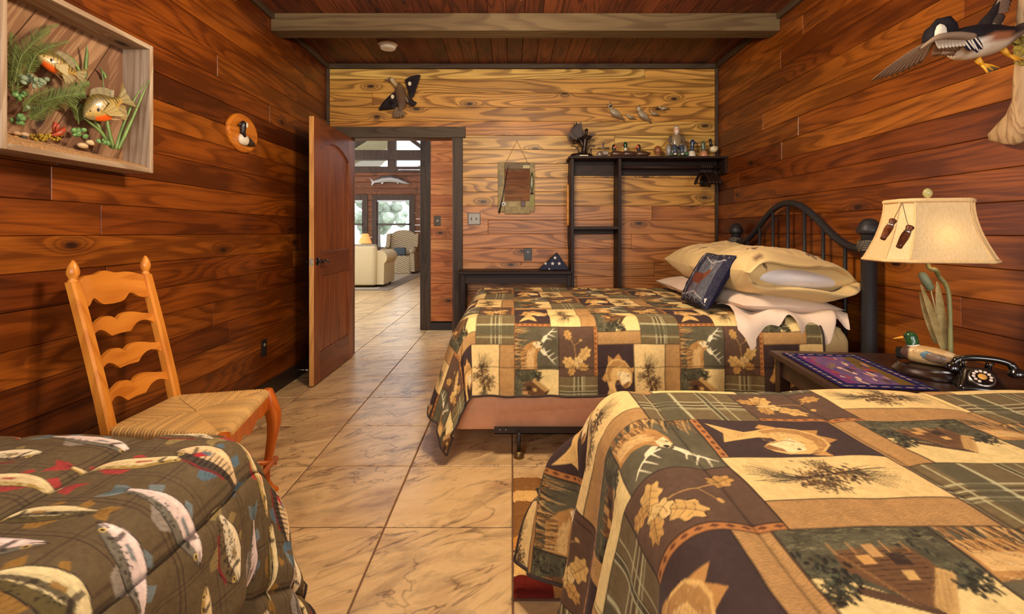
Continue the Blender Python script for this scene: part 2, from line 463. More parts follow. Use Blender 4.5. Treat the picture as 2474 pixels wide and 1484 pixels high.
# ---- floor: stone-look tiles, one object each where they show, in a wide patch through the doorway
T = 0.5085
def tile_mat():
    t = NT('slate_look_tile')
    v = t.objco((1, 1, 1))
    rot = t.node('ShaderNodeVectorRotate', rotation_type='Z_AXIS'); t.link(v, rot.inputs[0]); rot.inputs['Angle'].default_value = -0.55
    m = t.node('ShaderNodeVectorMath', operation='MULTIPLY'); m.inputs[1].default_value = (1.0, 2.4, 1.0); t.link(rot.outputs[0], m.inputs[0])
    n1 = t.noise(m.outputs[0], 2.2, 6, 0.62, 0.9)
    n2 = t.noise(m.outputs[0], 2.3, 4, 0.55, 0.7)
    n3 = t.noise(v, 60.0, 4, 0.6)
    c = t.ramp(n1, [(0.26, rgb(158, 120, 82)), (0.38, rgb(206, 165, 115)), (0.56, rgb(232, 194, 138)), (0.74, rgb(216, 174, 116))])
    vein = t.ramp(t.math('ABSOLUTE', t.math('SUBTRACT', n2, 0.5)), [(0.0, 1.0), (0.006, 0.5), (0.020, 0.0)])
    band = t.ramp(n1, [(0.40, 1.0), (0.62, 0.25)])
    c = t.mix(t.math('MULTIPLY', vein, t.math('MULTIPLY', band, 0.9)), c, rgb(86, 60, 42))
    shade = t.ramp(t.noise(m.outputs[0], 3.1, 4, 0.6, 1.2), [(0.50, 0.0), (0.70, 0.55)])
    c = t.mix(shade, c, rgb(120, 92, 70))
    oi = t.node('ShaderNodeObjectInfo')
    c = t.mix(0.35, c, t.ramp(oi.outputs['Random'], [(0.0, 0.72), (1.0, 1.0)]), 'MULTIPLY')
    c = t.mix(0.14, c, t.ramp(n3, [(0.3, 0.5), (0.7, 1.0)]), 'MULTIPLY')
    t.col(c); t.rough(t.math('MULTIPLY_ADD', n3, 0.2, 0.22)); t.b.inputs['Specular IOR Level'].default_value = 0.55
    t.bump(t.math('MULTIPLY_ADD', vein, -0.5, n2), 0.22, 0.004)
    return t.m
M_tile = tile_mat(); M_grout = plain('brown_grout', rgb(112, 80, 56), 0.85, 0.2, 90)
fl = struct_root('floor', (0, 3, 0))
slab('grout', (-9.2, YF - 0.1, -0.05), (3.2, 15.3, -0.004), M_grout, fl)
g = 0.0035
proto = MB().box((-T / 2 + g, -T / 2 + g, -0.012), (T / 2 - g, T / 2 - g, 0.0), bev=0.0025).build('tile', M_tile, fl, origin=(0, 0, 0))
tile_me = proto.data; first = True
rest = MB()
y_off = 1386.45 / 713.0 - 4 * T                  # a joint seen in the photograph
x_off = 0.0045
used = []
for j in range(-1, 28):
    for i in range(-19, 7):
        cx, cy = x_off + (i + 0.5) * T, y_off + (j + 0.5) * T
        if cy > 15.2: continue
        inb = XL - 0.4 < cx < XR + 0.4 and -0.5 < cy < YB + 0.2
        thru = cy >= YB and -0.36 * cy - 0.5 < cx < -0.10 * cy and cy < 11
        if inb or thru:
            o = proto if first else bpy.data.objects.new('tile', tile_me)
            if not first: COL.objects.link(o); o.parent = fl
            first = False
            o.location = (cx, cy - 3, 0)
            o.rotation_euler = (0, 0, random.choice((0, PI)))
        elif cy > YB:
            rest.box((cx - T / 2 + g, cy - T / 2 + g, -0.012), (cx + T / 2 - g, cy + T / 2 - g, 0.0))
ro = rest.build('far_tile', M_tile, fl); ro['kind'] = 'stuff'

# ---- door casing, jamb and the open door
M_jamb = wood('brown_jamb_z', 'z', [rgb(118, 70, 38)], knots=0.1, rough=0.45)
slab('trim_9', (DX0 - 0.185, YB - 0.024, DZ), (DX1 + 0.125, YB, DZ + 0.102), M_trimx, bev=0.003)
slab('trim_10', (DX1 + 0.012, YB - 0.022, 0), (DX1 + 0.098, YB, DZ), M_trimz, bev=0.003)
slab('trim_11', (DX0 - 0.10, YB - 0.022, 0), (DX0 - 0.012, YB, DZ), M_trimz, bev=0.003)
slab('trim_12', (DX1, YB - 0.012, 0), (DX1 + 0.02, YB + 0.14, DZ + 0.02), M_jamb)
slab('trim_13', (DX0 - 0.02, YB - 0.012, 0), (DX0, YB + 0.14, DZ + 0.02), M_jamb)
slab('trim_14', (DX0, YB - 0.012, DZ), (DX1, YB + 0.14, DZ + 0.02), M_jamb)

dx1, dx0 = -1.484, -1.521                        # door faces, door stands at right angles to the wall
dy0, dy1 = 3.685, 4.585; dz0, dz1 = 0.012, 2.042
M_door = wood('walnut_stained_alder_z', 'z', [rgb(150, 84, 42)], knots=0.15, rough=0.4, ringdark=0.6)
M_doorrail = wood('walnut_stained_alder_y', 'y', [rgb(130, 72, 40)], knots=0.15, rough=0.4, ringdark=0.6)
M_dooredge = wood('bare_door_edge_z', 'z', [rgb(214, 158, 88)], knots=0.05, rough=0.5, ringdark=0.7)
dr = struct_root('door_1', ((dx0 + dx1) / 2, dy1, 0))
tag(dr, 'open arched two-panel walnut brown door swung flat against left')
st_w = 0.115
MB().box((dx0, dy0, dz0), (dx1, dy0 + st_w, dz1), bev=0.002).build('stile', M_door, dr)
MB().box((dx0, dy1 - st_w, dz0), (dx1, dy1, dz1), bev=0.002).build('stile', M_door, dr)
ya, yb = dy0 + st_w, dy1 - st_w
MB().box((dx0, ya, dz0), (dx1, yb, 0.235), bev=0.002).build('rail', M_doorrail, dr)
MB().box((dx0, ya, 0.83), (dx1, yb, 1.02), bev=0.002).build('rail', M_doorrail, dr)
poly = [(ya, dz1), (yb, dz1), (yb, 1.80)]
for k in range(13):
    t_ = k / 12; yy = yb + (ya - yb) * t_; poly.append((yy, 1.80 + 0.10 * math.sin(PI * t_) ** 0.8 if 0 < t_ < 1 else 1.80))
MB().prism(poly, lambda u, v, w: (dx0 + w, u, v), dx1 - dx0).build('arched_top_rail', M_doorrail, dr)
for (za, zb) in ((0.235, 0.83), (1.02, 1.92)):
    n = 6; w = (yb - ya) / n
    for k in range(n):
        MB().box((dx0 + 0.010, ya + k * w + 0.002, za), (dx1 - 0.010, ya + (k + 1) * w - 0.002, zb), bev=0.003).build('panel_board', M_door, dr, origin=((dx0 + dx1) / 2, ya + (k + .5) * w, (za + zb) / 2))
MB().box((dx0 + 0.001, dy0 - 0.002, dz0), (dx1 - 0.001, dy0 + 0.001, dz1)).build('edge_banding', M_dooredge, dr)
M_orb = plain('oil_rubbed_bronze', rgb(48, 40, 40), 0.32, 0.15, 60, metal=0.8)
M_brass = plain('dull_nickel', rgb(190, 180, 165), 0.35, metal=0.9)
hz = 0.945; hy = dy0 + 0.065
for sgn, fx in ((1, dx1), (-1, dx0)):
    h = MB(); h.lathe([(0.032, 0), (0.032, 0.004), (0.026, 0.010), (0.012, 0.012), (0.011, 0.045), (0.013, 0.05)], (0, 0, 0), 16)
    h.xform(Matrix.Translation((fx, hy, hz)) @ Matrix.Rotation(sgn * PI / 2, 4, 'Y'))
    lp = crom([(fx + sgn * 0.047, hy - 0.006, hz), (fx + sgn * 0.05, hy + 0.03, hz + 0.006), (fx + sgn * 0.05, hy + 0.075, hz - 0.002), (fx + sgn * 0.048, hy + 0.11, hz - 0.012), (fx + sgn * 0.046, hy + 0.12, hz - 0.004)], 5)
    h.tube(lp, [0.009] * (len(lp) - 3) + [0.008, 0.007, 0.006], 8)
    h.build('lever_handle', M_orb, dr, smooth=True)
MB().box((dx0 + 0.006, dy0 - 0.004, hz - 0.028), (dx1 - 0.006, dy0 + 0.001, hz + 0.028), bev=0.001).box((dx0 + 0.012, dy0 - 0.010, hz - 0.008), (dx1 - 0.012, dy0, hz + 0.008)).build('latch_plate', M_brass, dr)
for zz in (0.25, 1.0, 1.8):
    MB().tube([(dx0 - 0.006, dy1 + 0.004, zz - 0.045), (dx0 - 0.006, dy1 + 0.004, zz + 0.045)], 0.006, 8).build('hinge', M_orb, dr, smooth=True)

# ================================================================ THE GREAT ROOM BEYOND THE DOOR
YH, YG = 5.87, 15.2
M_hall = wood('orange_hall_pine_x', 'x', [rgb(232, 148, 80), rgb(214, 126, 64), rgb(240, 164, 94)], knots=0.45, ringdark=0.55, rough=0.45)
M_far = wood('far_log_wall_x', 'x', [rgb(150, 92, 50)], knots=0.2, ringdark=0.5, rough=0.55)
M_logtrim = wood('far_dark_trim_z', 'z', [rgb(92, 72, 56)], knots=0.1, ringdark=0.6, rough=0.6)
wh = struct_root('wall_hall', (0, YH, 0))
slab('backing', (-1.09, YH + 0.019, 0), (3.0, YH + 0.12, 3.2), M_gap, wh)
boards_wall(wh, lambda s, z: M_hall, 'y', -0.97, 3.0, 0.10, 3.2, YH, -1, seed=41, maxlen=3.0)
slab('trim_15', (-1.092, YH - 0.02, 0), (-0.968, YH + 0.13, 3.2), M_trimz, bev=0.004)
slab('baseboard_hall', (-0.968, YH - 0.018, 0), (3.0, YH, 0.085), M_base, bev=0.003)
# far gable wall made of boards round the windows
wg = struct_root('wall_far', (-4, YG, 0))
WX0, WX1, WZ0, WZ1 = -4.18, -3.14, 0.66, 2.16       # window seen whole
W2 = (-5.8, -4.60, 0.66, 2.16)                        # window mostly behind the door
def far_boards():
    holes = [(WX0, WX1, WZ0, WZ1), W2 and (W2[0], W2[1], W2[2], W2[3])]
    z = 3.10; rnd = random.Random(9)
    while z > 0.01:
        a = max(0, z - 0.19); spans = [(-9.2, 3.0)]
        for hl, hh, z0_, z1_ in holes:
            if z > z0_ + 0.01 and a < z1_ - 0.01:
                ns = []
                for s0, s1 in spans:
                    if hh <= s0 or hl >= s1: ns.append((s0, s1)); continue
                    ns += [(s0, hl), (hh, s1)]
                spans = ns
        for s0, s1 in spans:
            MB().box((s0, YG, a + 0.002), (s1, YG + 0.08, z - 0.002), bev=0.012).build('log_board', M_far, wg, origin=((s0 + s1) / 2, YG, (a + z) / 2))
        z = a
far_boards()
slab('trim_16', (-9.2, YG - 0.06, 3.02), (3.0, YG + 0.1, 3.20), M_logtrim)
slab('trim_17', (-9.2, YG - 0.10, 3.40), (3.0, YG + 0.1, 3.70), M_logtrim)
for i, xx in enumerate((-3.70, -5.6, -1.8)):
    slab('trim_%d' % (18 + i), (xx - 0.13, YG - 0.06, 3.2), (xx + 0.13, YG + 0.1, 6.2), M_logtrim)
MB().prism([(-5.3, 3.70), (-5.0, 3.70), (-3.83, 4.42), (-3.83, 4.70)], lambda u, v, w: (u, YG - 0.05 + w, v), 0.12).build('trim_21', M_logtrim)['kind'] = 'structure'
MB().prism([(-2.55, 3.70), (-2.75, 3.70), (-3.57, 4.30), (-3.57, 4.46)], lambda u, v, w: (u, YG - 0.05 + w, v), 0.12).build('trim_22', M_logtrim)['kind'] = 'structure'
M_pale = plain('pale_porch_gable', rgb(196, 184, 140), 0.8)
MB().prism([(-6.5, 3.2), (-4.72, 3.2), (-4.35, 3.42), (-3.9, 3.9), (-3.9, 5.2), (-6.5, 5.2)], lambda u, v, w: (u, YG + 1.2 + w, v), 0.1).build('trim_23', M_pale)['kind'] = 'structure'
# glass
def glass_mat():
    t = NT('window_glass'); t.n.remove(t.b)
    g_ = t.node('ShaderNodeBsdfGlossy'); g_.inputs['Roughness'].default_value = 0.02
    tr = t.node('ShaderNodeBsdfTransparent'); tr.inputs[0].default_value = (0.96, 0.98, 0.98, 1)
    fr = t.node('ShaderNodeFresnel'); fr.inputs[0].default_value = 1.45
    mx = t.node('ShaderNodeMixShader'); t.link(fr.outputs[0], mx.inputs[0]); t.link(tr.outputs[0], mx.inputs[1]); t.link(g_.outputs[0], mx.inputs[2])
    t.link(mx.outputs[0], t.n['Material Output'].inputs[0]); return t.m
M_glass = glass_mat()
slab('window_3', (-9.2, YG + 0.02, 3.2), (3.0, YG + 0.03, 6.2), M_glass)
M_frame = plain('brown_window_frame', rgb(84, 62, 48), 0.5); M_blind = plain('white_blind_slat', rgb(226, 228, 226), 0.5, 0.03)
def window(name, x0, x1, z0, z1):
    w = struct_root(name, ((x0 + x1) / 2, YG, z0))
    for a, b in (((x0 - 0.14, z1), (x1 + 0.14, z1 + 0.16)), ((x0 - 0.14, z0 - 0.12), (x1 + 0.14, z0))):
        MB().box((a[0], YG - 0.03, a[1]), (b[0], YG, b[1])).build('casing', M_logtrim, w)
    for a in (x0 - 0.14, x1):
        MB().box((a, YG - 0.03, z0), (a + 0.14, YG, z1)).build('casing', M_logtrim, w)
    zm = (z0 + z1) / 2
    for za, zb in ((z0, z0 + 0.045), (zm - 0.03, zm + 0.03), (z1 - 0.045, z1)):
        MB().box((x0, YG + 0.02, za), (x1, YG + 0.06, zb)).build('sash_rail', M_frame, w)
    for xa in (x0, x1 - 0.045):
        MB().box((xa, YG + 0.02, z0), (xa + 0.045, YG + 0.06, z1)).build('sash_stile', M_frame, w)
    for za, zb in ((z0, zm), (zm, z1)):
        MB().box((x0, YG + 0.036, za), (x1, YG + 0.04, zb)).build('pane', M_glass, w)
    bl = MB().box((x0 + 0.02, YG - 0.02, z1 - 0.05), (x1 - 0.02, YG + 0.015, z1)).build('blind_headrail', M_blind, w)
    n = int((z1 - z0 - 0.08) / 0.048)
    me = None
    for k in range(n):
        zz = z1 - 0.075 - k * 0.048
        if me is None:
            o = MB().box((x0 + 0.03, YG - 0.014, zz - 0.008), (x1 - 0.03, YG + 0.010, zz - 0.004)).build('blind_slat', M_blind, w, origin=((x0 + x1) / 2, YG, zz)); me = o.data; base = o
        else:
            o = bpy.data.objects.new('blind_slat', me); COL.objects.link(o); o.parent = w; o.location = (0, 0, zz - z0)
window('window_1', WX0, WX1, WZ0, WZ1); window('window_2', *W2)
# outside: a lawn and a tree line
M_lawn = plain('lawn', rgb(150, 154, 130), 0.9, 0.2, 3); M_tree = plain('hazy_tree_foliage', rgb(120, 134, 108), 0.9, 0.4, 5, bump=0.6)
M_tree = plain('hazy_tree_foliage_pale', rgb(142, 150, 134), 0.9, 0.4, 5, bump=0.5)
slab('ground', (-25, YG + 0.15, -0.3), (12, 48, -0.12), M_lawn)
# great room: roof, side walls with tall openings
slab('wall_great_left', (-9.3, 4.8, 0), (-9.2, 15.3, 0.5), M_far)
slab('wall_great_upper', (-9.3, 4.8, 3.3), (-9.2, 15.3, 3.6), M_far)
for k, yy in enumerate((4.8, 7.9, 11.0, 14.6)):
    slab('trim_%d' % (30 + k), (-9.32, yy, 0.5), (-9.18, yy + 0.5, 3.3), M_logtrim)
slab('wall_great_right', (3.0, 5.9, 0), (3.1, 15.3, 3.3), M_far)
M_roof = plain('great_room_ceiling', rgb(150, 100, 60), 0.6)
MB().prism([(-9.3, 3.5), (-3.7, 6.2), (3.1, 3.2), (3.1, 3.4), (-3.7, 6.4), (-9.3, 3.7)], lambda u, v, w: (u, 7.2 + w, v), 8.0).build('ceiling_great', M_roof)['kind'] = 'structure'
MB().box((-9.3, 4.72, 3.2), (3.1, 5.5, 3.3)).build('ceiling_hall', M_roof)['kind'] = 'structure'
slab('wall_great_front', (-9.3, 4.66, 0), (XL - 0.02, 4.74, 3.2), M_far)

# ================================================================ PRINTED CLOTH
class Raster:
    """a small colour field drawn in metres; sampled onto the vertices of a cloth mesh (flat print)"""
    def __init__(s, w, h, px, base):
        s.w, s.h, s.px = w, h, px; s.W, s.H = int(round(w / px)), int(round(h / px))
        s.a = np.empty((s.H, s.W, 3)); s.a[:] = base
        s.X, s.Y = np.meshgrid((np.arange(s.W) + .5) * px, (np.arange(s.H) + .5) * px)
        s.clip = None
    def _blend(s, sl, mask, col, al):
        if s.clip is not None:
            x0, x1, y0, y1 = s.clip; mask = mask & (s.X[sl] >= x0) & (s.X[sl] < x1) & (s.Y[sl] >= y0) & (s.Y[sl] < y1)
        v = s.a[sl]
        if callable(col): c = col(s.X[sl], s.Y[sl])
        else: c = np.array(col)
        v[mask] = v[mask] * (1 - al) + (c[mask] if getattr(c, 'ndim', 1) == 3 else c) * al
    def _sl(s, x0, x1, y0, y1):
        i0, i1 = max(0, int(y0 / s.px) - 1), min(s.H, int(y1 / s.px) + 2); j0, j1 = max(0, int(x0 / s.px) - 1), min(s.W, int(x1 / s.px) + 2)
        return (slice(i0, max(i0, i1)), slice(j0, max(j0, j1)))
    def rect(s, x0, y0, x1, y1, col, al=1.0):
        sl = s._sl(x0, x1, y0, y1); X, Y = s.X[sl], s.Y[sl]
        s._blend(sl, (X >= x0) & (X < x1) & (Y >= y0) & (Y < y1), col, al)
    def poly(s, pts, col, al=1.0):
        xs = [p[0] for p in pts]; ys = [p[1] for p in pts]
        sl = s._sl(min(xs), max(xs), min(ys), max(ys)); X, Y = s.X[sl], s.Y[sl]
        if X.size == 0: return
        ins = np.zeros(X.shape, bool); n = len(pts)
        for i in range(n):
            xa, ya = pts[i]; xb, yb = pts[(i + 1) % n]
            if ya == yb: continue
            c = ((ya > Y) != (yb > Y)) & (X < (xb - xa) * (Y - ya) / (yb - ya) + xa); ins ^= c
        s._blend(sl, ins, col, al)
    def disc(s, cx, cy, rx, ry, col, al=1.0, ang=0.0):
        r = max(rx, ry); sl = s._sl(cx - r, cx + r, cy - r, cy + r); X, Y = s.X[sl] - cx, s.Y[sl] - cy
        ca, sa = math.cos(ang), math.sin(ang)
        s._blend(sl, ((X * ca + Y * sa) / rx) ** 2 + ((-X * sa + Y * ca) / ry) ** 2 < 1, col, al)
    def stroke(s, pts, w, col, al=1.0):
        ww = w if isinstance(w, (list, tuple)) else [w] * len(pts)
        for i in range(len(pts) - 1):
            (xa, ya), (xb, yb) = pts[i], pts[i + 1]; r = max(ww[i], ww[i + 1])
            sl = s._sl(min(xa, xb) - r, max(xa, xb) + r, min(ya, yb) - r, max(ya, yb) + r); X, Y = s.X[sl], s.Y[sl]
            if X.size == 0: continue
            dx, dy = xb - xa, yb - ya; L = dx * dx + dy * dy + 1e-12
            t = np.clip(((X - xa) * dx + (Y - ya) * dy) / L, 0, 1)
            dd = np.hypot(X - xa - t * dx, Y - ya - t * dy)
            s._blend(sl, dd < (ww[i] * (1 - t) + ww[i + 1] * t) / 2, col, al)
    def mottle(s, x0, y0, x1, y1, amt, cell, seed=0, stretch=1.0):
        sl = s._sl(x0, x1, y0, y1); X, Y = s.X[sl], s.Y[sl]; m = (X >= x0) & (X < x1) & (Y >= y0) & (Y < y1)
        f = 1 + amt * (vnoise(X / cell, Y / cell / stretch, seed) * 2 - 1)
        s.a[sl][m] *= f[m][:, None]
    def soft(s, k, wrap=True):
        """average over k x k cells so the weave carries no jagged steps"""
        r = Raster.__new__(Raster); r.w, r.h, r.px, r.W, r.H, r.clip = s.w, s.h, s.px, s.W, s.H, None; a = s.a
        for ax in (0, 1):
            acc = 0
            for d in range(-(k // 2), k - k // 2): acc = acc + np.roll(a, d, ax)
            a = acc / k
        r.a = a; return r
    def sample(s, U, V, wrap=True):
        fx = U / s.px - .5; fy = V / s.px - .5
        i0 = np.floor(fy).astype(int); j0 = np.floor(fx).astype(int); ty = (fy - i0)[..., None]; tx = (fx - j0)[..., None]
        if wrap: g = lambda i, j: s.a[i % s.H, j % s.W]
        else: g = lambda i, j: s.a[np.clip(i, 0, s.H - 1), np.clip(j, 0, s.W - 1)]
        return (g(i0, j0) * (1 - tx) + g(i0, j0 + 1) * tx) * (1 - ty) + (g(i0 + 1, j0) * (1 - tx) + g(i0 + 1, j0 + 1) * tx) * ty

_perm = np.random.RandomState(5).rand(256 * 256)
def vnoise(X, Y, seed=0, oct=3):
    out = 0; a = 0.5; tot = 0
    for o in range(oct):
        x, y = X * 2 ** o + 17.3 * seed, Y * 2 ** o + 9.1 * seed
        i, j = np.floor(x).astype(int), np.floor(y).astype(int); fx, fy = x - i, y - j
        fx = fx * fx * (3 - 2 * fx); fy = fy * fy * (3 - 2 * fy)
        h = lambda i, j: _perm[((i * 7919 + j * 104729 + o * 31 + seed * 57) & 65535)]
        out = out + a * ((h(i, j) * (1 - fx) + h(i + 1, j) * fx) * (1 - fy) + (h(i, j + 1) * (1 - fx) + h(i + 1, j + 1) * fx) * fy)
        tot += a; a *= 0.5
    return out / tot
def snoise(x, y, z=0.0): return mnoise.noise((x, y, z))

CREAM, TAN, UMB = rgb(238, 202, 134), rgb(182, 138, 84), rgb(100, 74, 56)
INK, DARK, GREEN, OLIVE = rgb(40, 30, 26), rgb(70, 52, 48), rgb(100, 91, 68), rgb(118, 99, 66)

def lodge_print():
    """the patchwork repeat: s across .43 m, t along .86 m"""
    R = Raster(0.43, 0.86, 0.001, UMB); rn = random.Random(4)
    def needles(cx, cy, ang, L, n, spread, col, w=0.0023):
        for k in range(n):
            a = ang + spread * (k / (n - 1) - .5) + rn.uniform(-.05, .05); l = L * rn.uniform(.7, 1)
            bx, by = cx + rn.uniform(-.006, .006), cy + rn.uniform(-.006, .006)
            R.stroke([(bx, by), (bx + .55 * l * math.cos(a), by + .55 * l * math.sin(a)), (bx + l * math.cos(a + .12), by + l * math.sin(a + .12))], [w, w, w * .5], col, .85)
    # deer patch: the animal's up is +s
    x0, y0, x1, y1 = 0, 0, .23, .22; R.clip = (x0, x1, y0, y1); R.rect(x0, y0, x1, y1, GREEN); R.mottle(x0, y0, x1, y1, .28, .05, 2)
    for k in range(70):
        yy = rn.uniform(y0, y1); l = rn.uniform(.02, .085) * (1.3 if yy > .15 else 1)
        c = rn.choice((rgb(170, 120, 66), rgb(60, 46, 34), rgb(214, 170, 104), rgb(120, 84, 46)))
        R.stroke([(0, yy), (l, yy + rn.uniform(-.02, .02))], [.005, .001], c, .85)
    P = lambda q: [(x0 + a * .23, y0 + b * .22) for a, b in q]
    R.poly(P([(.16, .98), (.14, .62), (.26, .44), (.40, .36), (.52, .35), (.62, .40), (.60, .52), (.52, .62), (.50, .80), (.52, .98)]), rgb(190, 138, 76))
    R.poly(P([(.26, .96), (.28, .64), (.40, .50), (.50, .50), (.44, .70), (.44, .96)]), rgb(222, 178, 112))
    R.poly(P([(.40, .40), (.55, .36), (.64, .42), (.62, .50), (.50, .52)]), rgb(240, 214, 160))
    for k in range(90):                                            # coat
        a, b = rn.uniform(.18, .50), rn.uniform(.40, .97)
        if b < .9 - 1.1 * a and a < .3: continue
        R.stroke(P([(a, b), (a + rn.uniform(.01, .05), b - rn.uniform(.03, .09))]), .0018, rn.choice((rgb(150, 100, 52), rgb(236, 200, 140), rgb(120, 80, 44), rgb(206, 156, 92))), .6)
    for k in range(26): R.stroke(P([(rn.uniform(.12, .2), .55 + k * .017), (rn.uniform(.22, .30), .53 + k * .017)]), .0022, rn.choice((rgb(60, 46, 34), rgb(226, 186, 120), rgb(44, 34, 28))), .8)
    R.disc(x0 + .605 * .23, .435 * .22, .006, .007, INK); R.disc(x0 + .50 * .23, .40 * .22, .003, .003, INK)
    R.poly(P([(.60, .36), (.66, .24), (.74, .20), (.74, .30), (.66, .38)]), rgb(244, 224, 178)); R.poly(P([(.60, .52), (.68, .58), (.76, .70), (.66, .68), (.58, .58)]), rgb(244, 224, 178))
    ac = rgb(246, 232, 190)
    for pts in ([(.66, .38), (.72, .24), (.82, .13), (.97, .14)], [(.76, .19), (.92, .26)], [(.82, .14), (.90, .05)], [(.70, .28), (.84, .32)],
                [(.66, .52), (.73, .68), (.84, .80), (.98, .72)], [(.77, .72), (.91, .62)], [(.84, .80), (.92, .88)], [(.71, .62), (.82, .56)]):
        R.stroke(P(pts), [.0055] + [.004] * (len(pts) - 2) + [.0015], ac)
    # cabin patch
    x0, y0, x1, y1 = 0, .22, .23, .46; R.clip = (x0, x1, y0, y1)
    R.rect(x0, y0, x1, y1, rgb(86, 79, 58)); R.mottle(x0, y0, x1, y1, .5, .022, 3); P = lambda q: [(x0 + a * .23, y0 + b * .24) for a, b in q]
    R.poly(P([(.44, 0), (.52, .12), (.58, .3), (.76, .46), (.58, .68), (.46, .84), (.44, 1.01), (1.01, 1.01), (1.01, 0)]), rgb(236, 206, 138))
    R.poly(P([(.20, .28), (.46, .22), (.64, .40), (.74, .50), (.60, .62), (.40, .78), (.22, .74)]), rgb(112, 78, 48))
    for k in range(9): R.stroke(P([(.24 + k * .04, .26 + .01 * k), (.26 + k * .04, .72 - .01 * k)]), .0016, rgb(66, 44, 30))
    R.poly(P([(.44, .18), (.80, .46), (.72, .52), (.40, .26)]), rgb(206, 164, 100)); R.poly(P([(.80, .46), (.58, .84), (.52, .78), (.70, .50)]), rgb(92, 66, 46))
    R.poly(P([(.26, .36), (.38, .36), (.38, .46), (.26, .46)]), rgb(60, 42, 32)); R.poly(P([(.28, .56), (.36, .56), (.36, .64), (.28, .64)]), rgb(214, 160, 90))
    for (ca, cb, sa, n) in ((.50, .07, .09, 34), (.56, .17, .08, 26), (.54, .90, .10, 44), (.62, .97, .06, 16), (.46, .82, .08, 30), (.34, .88, .12, 24), (.14, .15, .12, 26)):
        for k in range(n):
            R.disc(x0 + (ca + rn.gauss(0, sa * .55)) * .23, y0 + (cb + rn.gauss(0, sa * .5)) * .24, rn.uniform(.003, .008), rn.uniform(.0015, .004), rn.choice((rgb(40, 38, 30), rgb(54, 52, 40), rgb(34, 28, 24))), .9, rn.uniform(-.5, .5))
    for k in range(40): R.stroke([(x0 + rn.uniform(0, .05), y0 + rn.uniform(0, .24)), (x0 + rn.uniform(.02, .08), y0 + rn.uniform(0, .24))], .001, rgb(128, 124, 90), .3)
    for k in range(26):                                             # logs of the gable, shingles, porch posts
        R.stroke(P([(.46 + .011 * k, .22 + .009 * k), (.42 + .011 * k, .28 + .010 * k)]), .0012, rgb(150, 108, 62), .7)
    for k in range(12): R.stroke(P([(.24 + .035 * k, .745 - .012 * k), (.30 + .035 * k, .70 - .012 * k)]), .0018, rgb(170, 124, 72), .6)
    R.poly(P([(.18, .48), (.30, .48), (.30, .55), (.18, .55)]), rgb(196, 150, 92)); R.poly(P([(.42, .40), (.50, .42), (.50, .48), (.42, .47)]), rgb(214, 170, 100))
    for a, b in ((.16, .3), (.16, .42), (.16, .62), (.16, .74)): R.stroke(P([(a, b), (a + .10, b)]), .003, rgb(178, 130, 76))
    for k in range(160):                                            # brush, reflections and boughs in lighter and darker dabs
        a, b = rn.uniform(0, .20), rn.uniform(0, 1); R.stroke(P([(a, b), (a + rn.uniform(-.02, .02), b + rn.uniform(.02, .08))]), .0016, rn.choice((rgb(120, 116, 86), rgb(54, 52, 40), rgb(150, 140, 100))), .55)
    for k in range(120):
        a, b = rn.choice(((.44, .08), (.48, .92), (.40, .90), (.33, .12))); a += rn.gauss(0, .06); b += rn.gauss(0, .07); R.stroke(P([(a, b), (a + rn.uniform(-.03, .04), b + rn.uniform(-.04, .04))]), .0022, rn.choice((rgb(104, 106, 78), rgb(48, 48, 38), rgb(74, 78, 58))), .8)
    # tan strip below the cabin
    R.clip = None
    def tan(xa, ya, xb, yb, seed):
        R.rect(xa, ya, xb, yb, TAN); R.mottle(xa, ya, xb, yb, .10, .03, seed)
        sl = R._sl(xa, xb, ya, yb); X, Y = R.X[sl], R.Y[sl]; m = (X >= xa) & (X < xb) & (Y >= ya) & (Y < yb)
        w = np.sin((X + Y * .35 + .010 * vnoise(X / .012, Y / .012, seed)) * 2 * PI / .0052); R.a[sl][m] *= (1 + .20 * w[m])[:, None]
    tan(0, .46, .23, .525, 5); tan(.352, .525, .43, .86, 6)
    # leaves
    x0, y0, x1, y1 = .23, 0, .412, .254; R.clip = (x0, x1, y0, y1); R.rect(x0, y0, x1, y1, UMB); R.mottle(x0, y0, x1, y1, .10, .02, 8)
    def oak(cx, cy, L, ang, c):
        pts = []; n = 36
        for k in range(n):
            a = 2 * PI * k / n; r = 1.0 if False else 1
            u = math.cos(a); v = math.sin(a); lob = 1 - .30 * abs(math.sin(3.5 * a)) ** 1.5
            pts.append((u * L * .5 * lob, v * L * .36 * lob))
        ca, sa = math.cos(ang), math.sin(ang); tr = lambda p: (cx + p[0] * ca - p[1] * sa, cy + p[0] * sa + p[1] * ca)
        R.poly([tr((p[0] * 1.08, p[1] * 1.08)) for p in pts], rgb(60, 42, 32)); R.poly([tr(p) for p in pts], c)
        R.poly([tr((p[0], p[1] * .9)) for p in pts[:n // 2]], tuple(x * .8 for x in c), .6)
        R.stroke([tr((-L * .5, 0)), tr((L * .45, 0))], .002, rgb(120, 84, 46))
        for k in (-.2, 0, .2):
            R.stroke([tr((k * L, 0)), tr((k * L + L * .1, L * .22))], .0013, rgb(120, 84, 46)); R.stroke([tr((k * L, 0)), tr((k * L + L * .1, -L * .22))], .0013, rgb(120, 84, 46))
    lc = [rgb(224, 178, 104), rgb(206, 156, 86), rgb(236, 196, 124)]
    R.stroke([(x0 + .05, y0 + .045), (x0 + .08, y0 + .10), (x0 + .09, y0 + .16)], .003, rgb(190, 144, 84)); R.stroke([(x0 + .08, y0 + .10), (x0 + .115, y0 + .075)], .0022, rgb(190, 144, 84))
